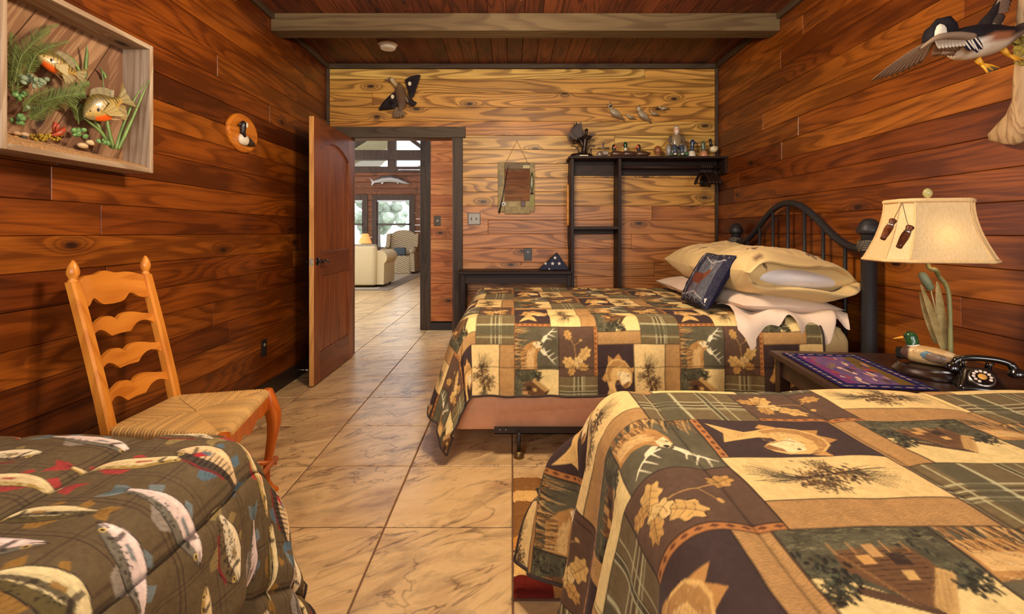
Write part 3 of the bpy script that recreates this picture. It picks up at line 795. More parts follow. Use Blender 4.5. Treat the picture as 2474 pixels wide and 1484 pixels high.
    oak(x0 + .048, y0 + .045, .060, 1.3, lc[1]); oak(x0 + .135, y0 + .14, .085, 2.2, lc[0]); oak(x0 + .055, y0 + .185, .085, .5, lc[0]); oak(x0 + .105, y0 + .185, .075, 1.2, lc[2]); oak(x0 + .065, y0 + .225, .06, 1.9, lc[1]); oak(x0 + .13, y0 + .205, .06, .3, lc[1])
    R.disc(x0 + .115, y0 + .072, .008, .006, rgb(214, 168, 98))
    # diamond strips
    R.clip = None
    def diamonds(xa, ya, xb, yb, along):
        R.rect(xa, ya, xb, yb, rgb(186, 122, 66))
        L = (yb - ya) if along == 'y' else (xb - xa); w = (xb - xa) if along == 'y' else (yb - ya); n = int(L / (w * 1.35))
        for k in range(n):
            c = (k + .5) * L / n; r = L / n * .36
            if along == 'y': q = [((xa + xb) / 2, ya + c - r), (xb - w * .22, ya + c), ((xa + xb) / 2, ya + c + r), (xa + w * .22, ya + c)]
            else: q = [(xa + c - r, (ya + yb) / 2), (xa + c, yb - w * .22), (xa + c + r, (ya + yb) / 2), (xa + c, ya + w * .22)]
            R.poly(q, rgb(108, 64, 40))
    diamonds(.412, 0, .43, .254, 'y'); diamonds(0, .842, .19, .86, 'x')
    # plaid
    x0, y0, x1, y1 = .23, .254, .43, .525; R.rect(x0, y0, x1, y1, OLIVE); R.mottle(x0, y0, x1, y1, .12, .006, 9)
    for u, w, c in ((.075, .006, rgb(196, 186, 138)), (.090, .004, rgb(60, 52, 40)), (.098, .004, rgb(208, 198, 150)), (.108, .004, rgb(60, 52, 40)), (.118, .006, rgb(208, 198, 150)), (.130, .003, rgb(196, 186, 138))):
        R.rect(x0 + u, y0, x0 + u + w, y1, c, .8)
    for u, w, c in ((.050, .004, rgb(196, 186, 138)), (.075, .022, rgb(78, 72, 50)), (.078, .003, rgb(208, 198, 150)), (.092, .004, rgb(208, 198, 150)), (.16, .008, rgb(200, 196, 150)), (.172, .05, rgb(86, 82, 60)), (.232, .004, rgb(200, 190, 140))):
        R.rect(x0, y0 + u, x1, y0 + u + w, c, .75)
    # bass on dark ground
    x0, y0, x1, y1 = 0, .525, .19, .842; R.clip = (x0, x1, y0, y1); R.rect(x0, y0, x1, y1, DARK); R.mottle(x0, y0, x1, y1, .12, .03, 10)
    P = lambda q: [(x0 + a * .19, y0 + b * .317) for a, b in q]
    body = [(.34, .74), (.27, .60), (.23, .44), (.28, .32), (.40, .25), (.56, .23), (.74, .26), (.88, .35), (.94, .48), (.93, .60), (.86, .67), (.74, .71), (.64, .65), (.58, .57), (.51, .59), (.48, .68), (.52, .76), (.63, .95), (.40, .90), (.13, .97), (.28, .82)]
    R.poly(P([(.22, .46), (.12, .56), (.22, .62), (.30, .54)]), rgb(206, 154, 86)); R.poly(P([(.30, .32), (.30, .18), (.44, .24), (.58, .15), (.70, .26)]), rgb(196, 142, 78)); R.poly(P([(.88, .36), (1.0, .34), (.96, .46)]), rgb(206, 154, 86))
    R.poly(P(body), rgb(232, 186, 112))
    R.poly(P([(.30, .62), (.25, .46), (.30, .34), (.42, .27), (.58, .25), (.74, .28), (.88, .37), (.92, .46), (.80, .36), (.60, .33), (.44, .36), (.36, .46), (.38, .62)]), rgb(176, 126, 70), .85)
    R.poly(P([(.50, .46), (.70, .42), (.84, .46), (.90, .56), (.84, .64), (.74, .69), (.64, .62), (.58, .54)]), rgb(252, 226, 168), .9)
    R.poly(P([(.68, .66), (.80, .60), (.88, .60), (.80, .68), (.74, .71)]), rgb(150, 104, 62)); R.disc(x0 + .82 * .19, y0 + .50 * .317, .0045, .0045, INK); R.stroke(P([(.62, .46), (.58, .52), (.64, .62)]), .003, rgb(150, 100, 56))
    for k in range(7): R.stroke(P([(.40 + .02 * k, .72 + .02 * k), (.26 + .045 * k, .90)]), .0016, rgb(150, 100, 54), .7)
    for k in range(60):
        R.disc(x0 + rn.uniform(.30, .80) * .19, y0 + rn.uniform(.30, .62) * .317, .0028, .002, rgb(150, 104, 56), .45)
    for k in range(110):
        a, b = rn.uniform(.3, .82), rn.uniform(.28, .66); R.stroke(P([(a, b), (a + rn.uniform(.01, .04), b + rn.uniform(-.02, .02))]), .0015, rn.choice((rgb(250, 220, 160), rgb(140, 96, 52), rgb(200, 150, 86))), .45)
    pass
    # pine cone
    x0, y0, x1, y1 = .19, .525, .352, .86; R.clip = (x0, x1, y0, y1); R.rect(x0, y0, x1, y1, CREAM); R.mottle(x0, y0, x1, y1, .03, .03, 11)
    nc = rgb(92, 82, 58)
    needles(x0 + .070, y0 + .13, -1.35, .095, 26, 1.3, nc); needles(x0 + .085, y0 + .22, 1.65, .105, 30, .9, nc); needles(x0 + .10, y0 + .18, .35, .055, 16, 1.5, nc); needles(x0 + .055, y0 + .16, 2.9, .05, 14, 1.2, nc)
    for (ca, cb, n, sx, sy) in ((.075, .13, 110, .015, .018), (.085, .19, 190, .020, .024), (.045, .155, 40, .010, .010), (.105, .215, 50, .012, .012)):
        for k in range(n):
            R.disc(x0 + ca + rn.gauss(0, sx), y0 + cb + rn.gauss(0, sy), rn.uniform(.003, .006), rn.uniform(.0018, .003), rn.choice((rgb(52, 38, 30), rgb(74, 54, 38), rgb(104, 78, 50), rgb(150, 112, 66))), .9, rn.uniform(-.9, .3))
    R.stroke([(x0 + .06, y0 + .10), (x0 + .075, y0 + .16), (x0 + .085, y0 + .23)], .004, rgb(60, 44, 34))
    # seams between the patches
    R.clip = None
    for q in (((0, .002), (.43, .002)), ((0, .22), (.23, .22)), ((.23, .254), (.43, .254)), ((0, .46), (.23, .46)), ((0, .525), (.43, .525)), ((.23, 0), (.23, .525)), ((.19, .525), (.19, .86)), ((.352, .525), (.352, .86)), ((.001, 0), (.001, .86)), ((.412, 0), (.412, .254)), ((0, .842), (.19, .842))):
        R.stroke(list(q), .0034, rgb(52, 36, 28), .9)
    return R
LODGE = lodge_print(); LODGE.mottle(0, 0, .43, .86, .16, .010, 21); LODGE.mottle(0, 0, .43, .86, .12, .0035, 22)
LODGE2 = LODGE.soft(2); LODGE5 = LODGE.soft(4)
def lodge_col(S, T, R=None):
    col = np.floor(S / .43); ds = S - .43 * col; dt = (T - .43 * np.mod(col, 2)) % .86
    return (R or LODGE2).sample(ds, dt)

def fish_print():
    W, H = 0.62, 0.64; R = Raster(W, H, 0.001, rgb(104, 86, 58)); R.mottle(0, 0, W, H, .06, .004, 3); rn = random.Random(12)
    for k in range(6):
        for o, w in ((0, .0026), (.012, .0020)):
            R.rect(0, k * H / 6 + o, W, k * H / 6 + o + w, rgb(64, 44, 38), .8); R.rect(k * W / 6 + o + .03, 0, k * W / 6 + o + .03 + w, H, rgb(64, 44, 38), .8)
    def fish(cx, cy, L, ang, kind, flip=1):
        for ox in (-W, 0, W):
            for oy in (-H, 0, H):
                if -.2 < cx + ox < W + .2 and -.2 < cy + oy < H + .2: one(cx + ox, cy + oy, L, ang, kind, flip)
    def one(cx, cy, L, ang, kind, flip):
        ca, sa = math.cos(ang), math.sin(ang); tr = lambda p: (cx + L * (p[0] * ca - flip * p[1] * sa), cy + L * (p[0] * sa + flip * p[1] * ca)); P = lambda q: [tr(p) for p in q]
        deep = {'trout': .105, 'pike': .095, 'crappie': .20, 'gill': .22, 'bass': .15}[kind]
        back, belly, fin, spot = {'trout': (rgb(120, 112, 96), rgb(238, 212, 200), rgb(120, 130, 130), rgb(60, 54, 48)), 'pike': (rgb(168, 138, 72), rgb(232, 204, 150), rgb(170, 62, 56), rgb(200, 176, 110)),
                                  'crappie': (rgb(112, 92, 62), rgb(238, 218, 178), rgb(150, 126, 76), rgb(48, 38, 32)), 'gill': (rgb(74, 60, 46), rgb(226, 190, 140), rgb(90, 110, 120), rgb(40, 30, 26)), 'bass': (rgb(96, 82, 46), rgb(226, 204, 150), rgb(150, 110, 50), rgb(52, 42, 30))}[kind]
        d = deep; edge = rgb(46, 36, 32)
        top = [(.5, .01), (.44, -.35 * d), (.34, -.75 * d), (.20, -d), (.04, -d * .95), (-.12, -.7 * d), (-.27, -.34 * d), (-.36, -.24 * d)]
        bot = [(-.36, .22 * d), (-.27, .34 * d), (-.12, .72 * d), (.04, .95 * d), (.20, .95 * d), (.34, .72 * d), (.45, .4 * d)]
        R.poly(P([(-.34, -.2 * d), (-.42, -.5 * d - .03), (-.52, -.07 - .3 * d), (-.47, 0), (-.52, .07 + .3 * d), (-.42, .5 * d + .02), (-.34, .2 * d)]), fin)
        if kind == 'trout': R.poly(P([(-.34, -.2 * d), (-.50, -.06), (-.47, 0), (-.50, .06), (-.34, .2 * d)]), rgb(96, 110, 112))
        R.poly(P([(.12, -.9 * d), (.06, -1.55 * d - .02), (-.04, -1.5 * d - .02), (-.14, -.7 * d)]), fin if kind != 'trout' else rgb(150, 136, 120)); R.poly(P([(-.14, .6 * d), (-.18, 1.3 * d + .02), (-.27, .9 * d + .01), (-.24, .3 * d)]), fin)
        R.poly(P([(.16, .8 * d), (.08, 1.4 * d + .02), (.02, 1.2 * d + .02), (.06, .8 * d)]), fin)
        R.poly(P([(p[0], p[1] * 1.08) for p in top + bot]), edge); R.poly(P(top + bot), back)
        R.poly(P([(.49, .05 * d), (.38, -.05 * d), (.20, -.3 * d), (0, -.3 * d), (-.2, -.15 * d), (-.36, 0)] + bot), belly, .9)
        R.poly(P([(.46, .3 * d), (.30, .40 * d), (.1, .5 * d), (-.15, .35 * d), (-.3, .2 * d)] + bot[1:]), tuple(min(1, x * 1.15) for x in belly), .9)
        R.poly(P(top[1:] + [(-.30, -.05 * d), (-.1, -.32 * d), (.1, -.42 * d), (.28, -.38 * d), (.44, -.1 * d)]), back, .95)
        if kind in ('crappie', 'trout', 'bass'):
            for k in range({'crappie': 90, 'trout': 40, 'bass': 40}[kind]):
                u, v = rn.uniform(-.32, .27), rn.uniform(-.85, .45 if kind == 'crappie' else -.05) * d
                R.disc(*tr((u, v * (1 - abs(u - .05) * 1.1))), rn.uniform(.0018, .0032), rn.uniform(.0014, .0022), spot, .9, rn.uniform(0, 3))
        if kind == 'gill':
            for k in range(8): R.stroke(P([(.22 - k * .065, -.85 * d * (1 - k * .07)), (.19 - k * .065, .55 * d * (1 - k * .07))]), [.006, .002], spot, .85)
            R.poly(P([(.30, -.2 * d), (.20, .3 * d), (.10, .1 * d), (.22, -.3 * d)]), rgb(176, 42, 48))
        if kind in ('gill', 'crappie'): R.stroke(P([(.34, -.8 * d), (.1, -1.02 * d), (-.2, -.62 * d)]), .006, rgb(150, 40, 42), .85)
        if kind == 'bass': R.stroke(P([(.30, -.05 * d), (0, .0), (-.34, 0)]), [.010, .012, .006], spot, .85)
        if kind == 'pike':
            for k in range(26): R.disc(*tr((rn.uniform(-.3, .25), rn.uniform(-.7, .2) * d)), .006, .002, rgb(226, 206, 150), .8, ang)
        for k in range(5):
            R.stroke(P([(-.36, (k - 2) * .08 * d), (-.49, (k - 2) * .034 * (1 + d))]), .0013, edge, .55); R.stroke(P([(.08 - .05 * k, -.95 * d + k * .05 * d), (.04 - .05 * k, -1.5 * d)]), .0012, edge, .55)
        R.poly(P([(.30, -.55 * d), (.25, 0), (.28, .62 * d), (.325, .66 * d), (.295, 0), (.335, -.5 * d)]), edge, .8)
        R.poly(P([(.33, .1 * d), (.31, .55 * d), (.40, .45 * d), (.47, .2 * d)]), tuple(min(1, x * 1.25) for x in belly), .7)
        R.poly(P([(.22, .10 * d), (.10, .02 * d), (.08, .34 * d), (.2, .34 * d)]), fin, .9)
        R.disc(*tr((.405, -.22 * d)), .0062, .0062, rgb(232, 196, 110)); R.disc(*tr((.405, -.22 * d)), .0038, .0038, INK)
        R.stroke(P([(.505, .06 * d), (.45, .16 * d), (.40, .20 * d)]), .0028, edge)
        R.stroke(P(top + bot + top[:1]), .0022, edge, .6)
    lay = [(.10, .05, .23, .05, 'trout', 1), (.40, .06, .21, 3.05, 'pike', -1), (.25, .15, .17, .1, 'crappie', 1), (.53, .15, .22, .25, 'pike', 1), (.08, .22, .17, 3.3, 'gill', -1), (.36, .26, .22, -.12, 'trout', 1), (.58, .30, .16, 2.9, 'crappie', -1),
           (.16, .34, .22, .12, 'pike', 1), (.40, .38, .20, 3.0, 'bass', -1), (.06, .44, .20, .2, 'bass', 1), (.27, .46, .17, 3.2, 'gill', -1), (.50, .49, .23, .15, 'trout', 1), (.15, .56, .21, 2.95, 'trout', -1), (.37, .58, .18, .05, 'crappie', 1), (.56, .60, .17, 3.3, 'bass', -1)]
    for (cx, cy, L, ang, kind, fl) in lay: fish(cx, cy, L * (1.16 if kind in ('trout', 'pike') else 1.12), ang, kind, fl)
    return R
FISHP = fish_print(); FISHP.mottle(0, 0, .62, .64, .16, .010, 21); FISHP.mottle(0, 0, .62, .64, .22, .004, 22); FISHP = FISHP.soft(2)

# ---------------------------------------------------------------- draped comforter
def drape(A, B, ea, eb, z, R_, flare, seed, ripple=0.012, sa=-1, sb=+1, corner=0.5, flare_b=None, turn=1.0):
    """A,B = cloth coordinates in metres (position if flat). Cloth hangs where sa*(A-ea)>0 and sb*(B-eb)>0."""
    da = np.maximum(0, sa * (A - ea)); db = np.maximum(0, sb * (B - eb))
    r = np.hypot(da, db); th = np.arctan2(db, np.maximum(da, 1e-9)); th = np.where(r < 1e-9, 0, th)
    arc = PI * R_ / 2
    out = np.where(r < arc, R_ * np.sin(np.minimum(r, arc) / R_), R_); dn = np.where(r < arc, R_ * (1 - np.cos(np.minimum(r, arc) / R_)), R_ + r - arc)
    both = np.sin(2 * th) ** 2 * (da > 0) * (db > 0)
    th_n = th / (PI / 2); fb_ = flare if flare_b is None else flare_b
    fl = flare + (fb_ - flare) * th_n + corner * both
    th = (PI / 2) * th_n ** turn
    hang = np.maximum(0, dn - R_ * .6)
    s = hang * fl
    out = out + s; dn = dn - hang * (1 - np.sqrt(np.maximum(0.05, 1 - fl ** 2)))
    ph = np.where(db > da, A, B)
    rip = ripple * np.minimum(1, hang / .25) * (np.sin(ph * 19 + seed) + .6 * np.sin(ph * 41 + seed * 2.1) + .5 * np.sin(th * 9 + seed) * both)
    out = out + rip
    X = np.where(da > 0, ea, A) + sa * out * np.cos(th) * (r > 0); Y = np.where(db > 0, eb, B) + sb * out * np.sin(th) * (r > 0)
    Z = z - dn
    return X, Y, Z, r
def puff(A, B, sa_, sb_, depth, oa=0, ob=0):
    f = lambda q, per, o: 1 - np.exp(-((np.abs(((q - o) / per + .5) % 1 - .5) * per) / .022) ** 1.2)
    g = 1.0
    if sa_: g = g * f(A, sa_, oa)
    if sb_: g = g * f(B, sb_, ob)
    return depth * (g - 1)
M_lodge = vcol('printed_lodge_cotton', 0.8, 0.15, 500, fuzz=0.03, spec=0.12, jitter=0.08)
M_fishc = vcol('printed_fish_cotton', 0.75, 0.15, 500, fuzz=0.02, spec=0.18, jitter=0.08)
M_piping = plain('dark_brown_piping', rgb(58, 42, 34), 0.8)

def axis_grid(lo, hi, fine0, fine1, fs, cs):
    a = list(np.arange(lo, fine0, cs)) + list(np.arange(max(lo, fine0), fine1, fs)) + list(np.arange(max(fine1, lo), hi + cs * .5, cs))
    return np.array(a)
def hem(P, root, mat, rad=0.006, step=6, name='hem'):
    pts = [tuple(p) for p in P[::step]]
    return MB().tube(pts, rad, 6).build(name, mat, root, smooth=True)

# ---- bed A (headboard at the right wall)
ZA = 0.715
av = axis_grid(-0.79, 1.62, -0.79, 1.62, 0.0046, 0.02); bv = axis_grid(2.205, 4.32, 2.205, 4.05, 0.0046, 0.02)
A, B = np.meshgrid(av, bv, indexing='ij')
# hang to the foot (low x) and to the near side (low y); the far side stays tucked
X, Y, Z, r = drape(A, B, -0.20, 2.66, ZA, 0.11, 0.30, 1.3, 0.010, -1, -1, corner=0.04, flare_b=0.06, turn=0.5)
far = np.maximum(0, B - 4.0); Y = np.where(far > 0, 4.0 + .09 * np.sin(np.minimum(far / .09, PI / 2)), Y); Z = Z - np.where(far > 0, np.maximum(0, far - .03), 0)
top = (r < 0.02)
Z = Z + 0.010 * (vnoise(A / .35, B / .35, 4) - .5) * 2 + puff(A, B, 0, .40, .008, 0, 2.36)
Xn = X + 0.006 * (vnoise(A / .12, B / .12, 6) - .5)
C = lodge_col(A - 0.015, 2.565 - B, LODGE5)
seam = np.exp(-((((B - 2.36) / .40 + .5) % 1 - .5) * .40 / .0035) ** 2)[..., None] * .55
C = C * (1 - seam)
comA = thing('comforter', 'lodge patchwork comforter with deer and bass on the iron-headboard bed', 'comforter', (0.7, 3.3, 0.7), 'matching lodge patchwork comforters')
grid_obj('cloth', np.stack([Xn, Y, Z], -1), C, M_lodge, comA)
PA = np.stack([Xn, Y, Z], -1)
hem(PA[:, 0], comA, M_piping); hem(PA[0, :], comA, M_piping); hem(PA[-1, :-20], comA, M_piping)

# ---- bed B (foot end towards the iron bed, its left side hangs towards the aisle)
ZB = 0.712
av = axis_grid(-0.30, 1.80, -0.30, 1.62, 0.0027, 0.02); bv = axis_grid(-0.60, 1.78, 0.52, 1.78, 0.0027, 0.03)
A, B = np.meshgrid(av, bv, indexing='ij')
X, Y, Z, r = drape(A, B, 0.33, 1.40, ZB, 0.10, 0.14, 2.1, 0.020, -1, +1, corner=0.40)
Z = Z + 0.012 * (vnoise(A / .30, B / .30, 9) - .5) * 2 + puff(A, B, 0.40, 0, .007, 0.38, 0)
X = X + 0.010 * (vnoise(A / .13, B / .13, 3) - .5)
C = lodge_col(1.19 - B, 1.29 - A)
seam = np.exp(-((((A - .38) / .40 + .5) % 1 - .5) * .40 / .003) ** 2)[..., None] * .5
C = C * (1 - seam)
comB = thing('comforter', 'lodge patchwork comforter in the right foreground, hanging over a striped rug', 'comforter', (1.0, 0.5, 0.7), 'matching lodge patchwork comforters')
PB = np.stack([X, Y, Z], -1)
grid_obj('cloth', PB, C, M_lodge, comB)
hem(PB[0, :], comB, M_piping, step=8); hem(PB[:, -1], comB, M_piping, step=8)

# ---- bed C (fish comforter, left foreground)
ZC_ = 0.672
av = axis_grid(-1.71, -0.20, -1.71, -0.20, 0.0027, 0.02); bv = axis_grid(-0.60, 1.62, 0.56, 1.62, 0.0027, 0.03)
A, B = np.meshgrid(av, bv, indexing='ij')
X, Y, Z, r = drape(A, B, -0.77, 1.185, ZC_, 0.14, 0.09, 0.4, 0.012, +1, +1, corner=0.22)
pf = puff(A, B, 0.305, 0, .020, -0.61, 0)
Z = Z + 0.014 * (vnoise(A / .22, B / .22, 2) - .5) * 2 + np.where(A < -0.60, pf, pf * .3)
X = X + np.where(A >= -0.60, pf, 0) + 0.014 * (vnoise(A / .1, B / .1, 7) - .5) - 0.07 * smoothstep(.38, .57, np.maximum(0, A + .77)) * (B < 1.2)
C = FISHP.sample(A + 2.0, B + 1.0)
seam = np.exp(-((((A + .61) / .305 + .5) % 1 - .5) * .305 / .004) ** 2)[..., None] * .6
C = C * (1 - seam)
comC = thing('comforter', 'brown plaid comforter printed with trout, bass and sunfish, left foreground', 'comforter', (-1.2, 0.4, 0.66))
PC = np.stack([X, Y, Z], -1)
grid_obj('cloth', PC, C, M_fishc, comC)
hem(PC[-1, :], comC, M_piping, step=8); hem(PC[:, -1], comC, M_piping, step=8)

# ---------------------------------------------------------------- mattresses, box springs, frames
M_pink = plain('dusty_pink_cotton', rgb(206, 148, 112), 0.85, 0.06, 25, bump=0.15, spec=0.15)
def print_case():
    R = Raster(0.52, 0.52, 0.002, rgb(228, 196, 136)); rn = random.Random(3)
    for (cx, cy) in ((.10, .10), (.36, .22), (.14, .38), (.44, .46), (.30, .04)):
        a0 = rn.uniform(0, 6)
        for k in range(14):
            a = a0 + rn.uniform(-1.3, 1.3); l = rn.uniform(.012, .035)
            R.stroke([(cx, cy), (cx + l * math.cos(a), cy + l * math.sin(a))], .006, rgb(92, 64, 50), .95)
        for k in range(6): R.disc(cx + rn.gauss(0, .012), cy + rn.gauss(0, .012), .013, .007, rgb(110, 78, 58), .95, rn.uniform(0, 3))
    return R
CASE = print_case()
M_case = vcol('printed_pillowcase_cotton', 0.85, 0.12, 300, fuzz=0.1, spec=0.12)
M_white = plain('white_cotton_sheet', rgb(234, 212, 190), 0.85, 0.04, 30, bump=0.12, spec=0.12)
M_iron = plain('matt_charcoal_iron', rgb(44, 42, 44), 0.5, 0.2, 90, metal=0.25, bump=0.1)
M_rail = plain('brown_steel_rail', rgb(44, 34, 32), 0.45, metal=0.3)

def rounded_slab(m, x0, x1, y0, y1, z0, z1, r, n=6, wob=0.0):
    """soft-cornered block"""
    rings = []
    prof = [(0.5 * r, z0), (0.12 * r, z0 + .12 * r), (0, z0 + .5 * r), (0, z1 - .6 * r), (.15 * r, z1 - .18 * r), (.6 * r, z1)]
    for ins, z in prof:
        ring = []; rr = max(r - ins, .005)
        for (cx, cy, a0) in ((x1 - r, y1 - r, 0), (x0 + r, y1 - r, PI / 2), (x0 + r, y0 + r, PI), (x1 - r, y0 + r, 1.5 * PI)):
            for k in range(n + 1):
                a = a0 + PI / 2 * k / n; ring.append((cx + rr * math.cos(a), cy + rr * math.sin(a), z))
        rings.append(ring)
    return m.loft(rings)
# bed A
bs = thing('box_spring', 'box spring under a dusty pink cover below the hanging lodge comforter', 'box spring', (0.75, 3.3, 0.15))
rounded_slab(MB(), -0.315, 1.82, 2.575, 4.06, 0.127, 0.36, 0.05).build('body', M_pink, bs, smooth=True, angle=50)
tk = MB()
n = 40; P_ = []
for i in range(n + 1):
    xx = -0.06 + (1.80 + .06) * i / n
    P_.append([(xx, 2.572 - 0.010 * math.sin(PI * k / 5) * (1 + .6 * math.sin(xx * 7)), 0.20 + .045 * math.sin(xx * 2.6 + .4) + .10 * k / 5 * (.8 + .2 * math.sin(xx * 3))) for k in range(6)])
tk.grid(P_).build('loose_cover_fold', M_pink, bs, smooth=True)
rv = np.linspace(0, 1, 60)
mt = thing('mattress', 'mattress in a tan pine-sprig fitted sheet behind the nightstand', 'mattress', (0.75, 3.3, 0.36))
mm = MB(); rounded_slab(mm, -0.25, 1.80, 2.60, 4.04, 0.36, 0.665, 0.085, 8)
mo = mm.build('body', M_case, mt, smooth=True, angle=60)
# denser skin for the visible head-end corner so the print shows
def skin_corner():
    us = np.linspace(0, .62, 120); vs = np.linspace(0, .315, 64); U, V = np.meshgrid(us, vs, indexing='ij')
    # U runs along x then round the corner towards +y, V down the side
    x0c, yc, rc = 1.80, 2.575, .085
    s1 = .32
    Xp = np.where(U < s1, 1.40 + U, 0); Yp = np.where(U < s1, yc, 0)
    a = np.clip((U - s1) / rc, 0, PI / 2); Xp = np.where(U >= s1, 1.72 + rc * np.sin(a), Xp); Yp = np.where(U >= s1, yc + rc - rc * np.cos(a) + np.maximum(0, U - s1 - rc * PI / 2), Yp)
    top = np.clip(V / .10, 0, 1); ins = .09 * (1 - np.sin(top * PI / 2)); Zp = .675 - .10 * (1 - np.cos(np.minimum(V / .10, 1) * PI / 2)) - np.maximum(0, V - .10)
    Yp = Yp + ins + .004 * np.sin(U * 60) * np.minimum(1, V / .1); Xp = Xp - ins * (U > s1)
    return np.stack([Xp, Yp, Zp], -1), CASE.sample(U + .12, V + .05)
Pk, Ck = skin_corner(); grid_obj('fitted_sheet', Pk, Ck, M_case, mt)
mo.data.color_attributes['Col'].data.foreach_set('color', np.tile(np.array([*rgb(228, 196, 136), 1], np.float32), len(mo.data.vertices)))

bed = thing('iron_bed', 'dark iron bed frame with arched spindle headboard against the right wall', 'bed', (1.85, 3.3, 0))
XH = 1.86
def post(y):
    p = MB(); p.lathe([(0.040, 0.0), (0.040, 0.02), (0.036, 0.03), (0.036, 1.155), (0.040, 1.16), (0.052, 1.165), (0.056, 1.175), (0.056, 1.185), (0.050, 1.195), (0.050, 1.20), (0.046, 1.205), (0.040, 1.222), (0.026, 1.236), (0.004, 1.242)], (XH, y, 0), 20)
    o = p.build('post', M_iron, bed, smooth=True, angle=40)
    w = MB()
    for k in range(5):
        z = 1.075 + k * 0.011
        w.tube([(XH + .043 * math.cos(a), y + .043 * math.sin(a), z + .004 * math.sin(2 * a)) for a in np.linspace(0, 2 * PI, 17)[:-1]], 0.0065, 6, closed=True)
    for k in range(8):
        a = k * PI / 4; w.tube([(XH + .046 * math.cos(a), y + .046 * math.sin(a), 1.07), (XH + .050 * math.cos(a + .25), y + .050 * math.sin(a + .25), 1.097), (XH + .046 * math.cos(a + .5), y + .046 * math.sin(a + .5), 1.125)], 0.005, 6)
    w.build('rope_collar', plain('grey_iron_rope', rgb(96, 88, 78), 0.55, 0.3, 120, metal=0.2), o, smooth=True)
post(2.552); post(4.068)
arch = [(2.575, 1.085), (2.65, 1.085), (2.74, 1.105), (2.86, 1.165), (2.98, 1.245), (3.10, 1.315), (3.20, 1.352), (3.31, 1.365), (3.42, 1.352), (3.52, 1.315), (3.64, 1.245), (3.76, 1.165), (3.88, 1.105), (3.97, 1.085), (4.045, 1.085)]
def arch_z(y):
    for (a, b), (c, d) in zip(arch[:-1], arch[1:]):
        if a <= y <= c: return b + (d - b) * (y - a) / (c - a)
MB().tube(crom([(XH, a, b) for a, b in arch], 5), 0.021, 12).build('arched_rail', M_iron, bed, smooth=True)
MB().tube([(XH, 2.58, 0.42), (XH, 4.04, 0.42)], 0.017, 10).build('lower_rail', M_iron, bed, smooth=True)
for k, y in enumerate((2.735, 2.928, 3.115, 3.302, 3.490, 3.678, 3.862)):
    s_ = MB(); zt = arch_z(y) - .005; s_.tube([(XH, y, 0.42), (XH, y, zt)], 0.0105, 8)
    o = s_.build('spindle', M_iron, bed, smooth=True)
    zb = (0.86, 0.90, 0.955, 1.01, 0.955, 0.90, 0.86)[k]
    MB().lathe([(.0105, -.026), (.015, -.022), (.015, -.016), (.012, -.013), (.019, -.006), (.021, 0), (.019, .006), (.012, .013), (.015, .016), (.015, .022), (.0105, .026)], (XH, y, zb), 12).build('ball_knot', M_iron, o, smooth=True)
for y in (2.555, 4.06):
    MB().box((-0.09, y, 0.118), (1.84, y + .004, 0.155)).box((-0.09, y, 0.118), (1.84, y + (.045 if y < 3 else -.045), 0.122)).build('side_rail', M_rail, bed)
MB().tube([(0.05, 2.60, .118), (0.05, 4.04, .118)], .014, 8).build('cross_rail', M_rail, bed, smooth=True)
for (xx, yy) in ((0.038, 2.545), (0.038, 4.07), (1.2, 2.62), (1.2, 4.02)):
    L_ = MB(); L_.tube([(xx, yy, .03), (xx, yy, .13)], .012, 10); o = L_.build('leg', M_rail, bed, smooth=True)
    MB().lathe([(.014, 0.035), (.022, .030), (.027, .022), (.027, .008), (.024, .0)], (xx, yy, 0), 16).build('glide_cup', plain('aged_brass', rgb(120, 96, 62), 0.4, metal=0.8), o, smooth=True, angle=40)
MB().lathe([(.003, 0), (.003, .004)], (-.06, 2.553, .14), 8, axis='y').build('rivet', M_brass, bed)
MB().lathe([(.003, 0), (.003, .004)], (-.03, 2.553, .14), 8, axis='y').build('rivet', M_brass, bed)

# beds B and C underneath their comforters
for nm, (x0, x1, y0, y1), top_, lab in (('right', (0.35, 1.78, -0.55, 1.38), 0.68, 'right foreground'), ('left', (-1.68, -0.78, -0.55, 1.16), 0.64, 'left foreground')):
    f_ = thing('bed_frame', 'low steel bed frame hidden under the ' + ('lodge patchwork' if nm == 'right' else 'fish print') + ' comforter in the ' + lab, 'bed frame', ((x0 + x1) / 2, (y0 + y1) / 2, 0))
    for yy in (y0 + .1, y1 - .1): MB().box((x0 + .02, yy - .02, .13), (x1 - .02, yy + .02, .16)).build('cross_rail', M_rail, f_)
    for xx in (x0 + .04, x1 - .04):
        MB().box((xx - .02, y0 + .05, .13), (xx + .02, y1 - .05, .16)).build('side_rail', M_rail, f_)
        for yy in (y0 + .15, y1 - .15): MB().lathe([(.02, 0), (.02, .01), (.014, .02), (.014, .13)], (xx, yy, 0), 12).build('leg', M_rail, f_, smooth=True)
    b_ = MB(); rounded_slab(b_, x0 + .01, x1 - .01, y0, y1, .16, .38, .05); tag(b_.build('box_spring', M_pink if nm == 'right' else M_white, smooth=True, angle=50), 'box spring under the %s comforter, %s' % ('lodge' if nm == 'right' else 'fish print', lab), 'box spring')
    b_ = MB(); rounded_slab(b_, x0, x1, y0, y1, .38, top_ - .012, .07); tag(b_.build('mattress', M_white, smooth=True, angle=50), 'mattress under the %s comforter, %s' % ('lodge' if nm == 'right' else 'fish print', lab), 'mattress')

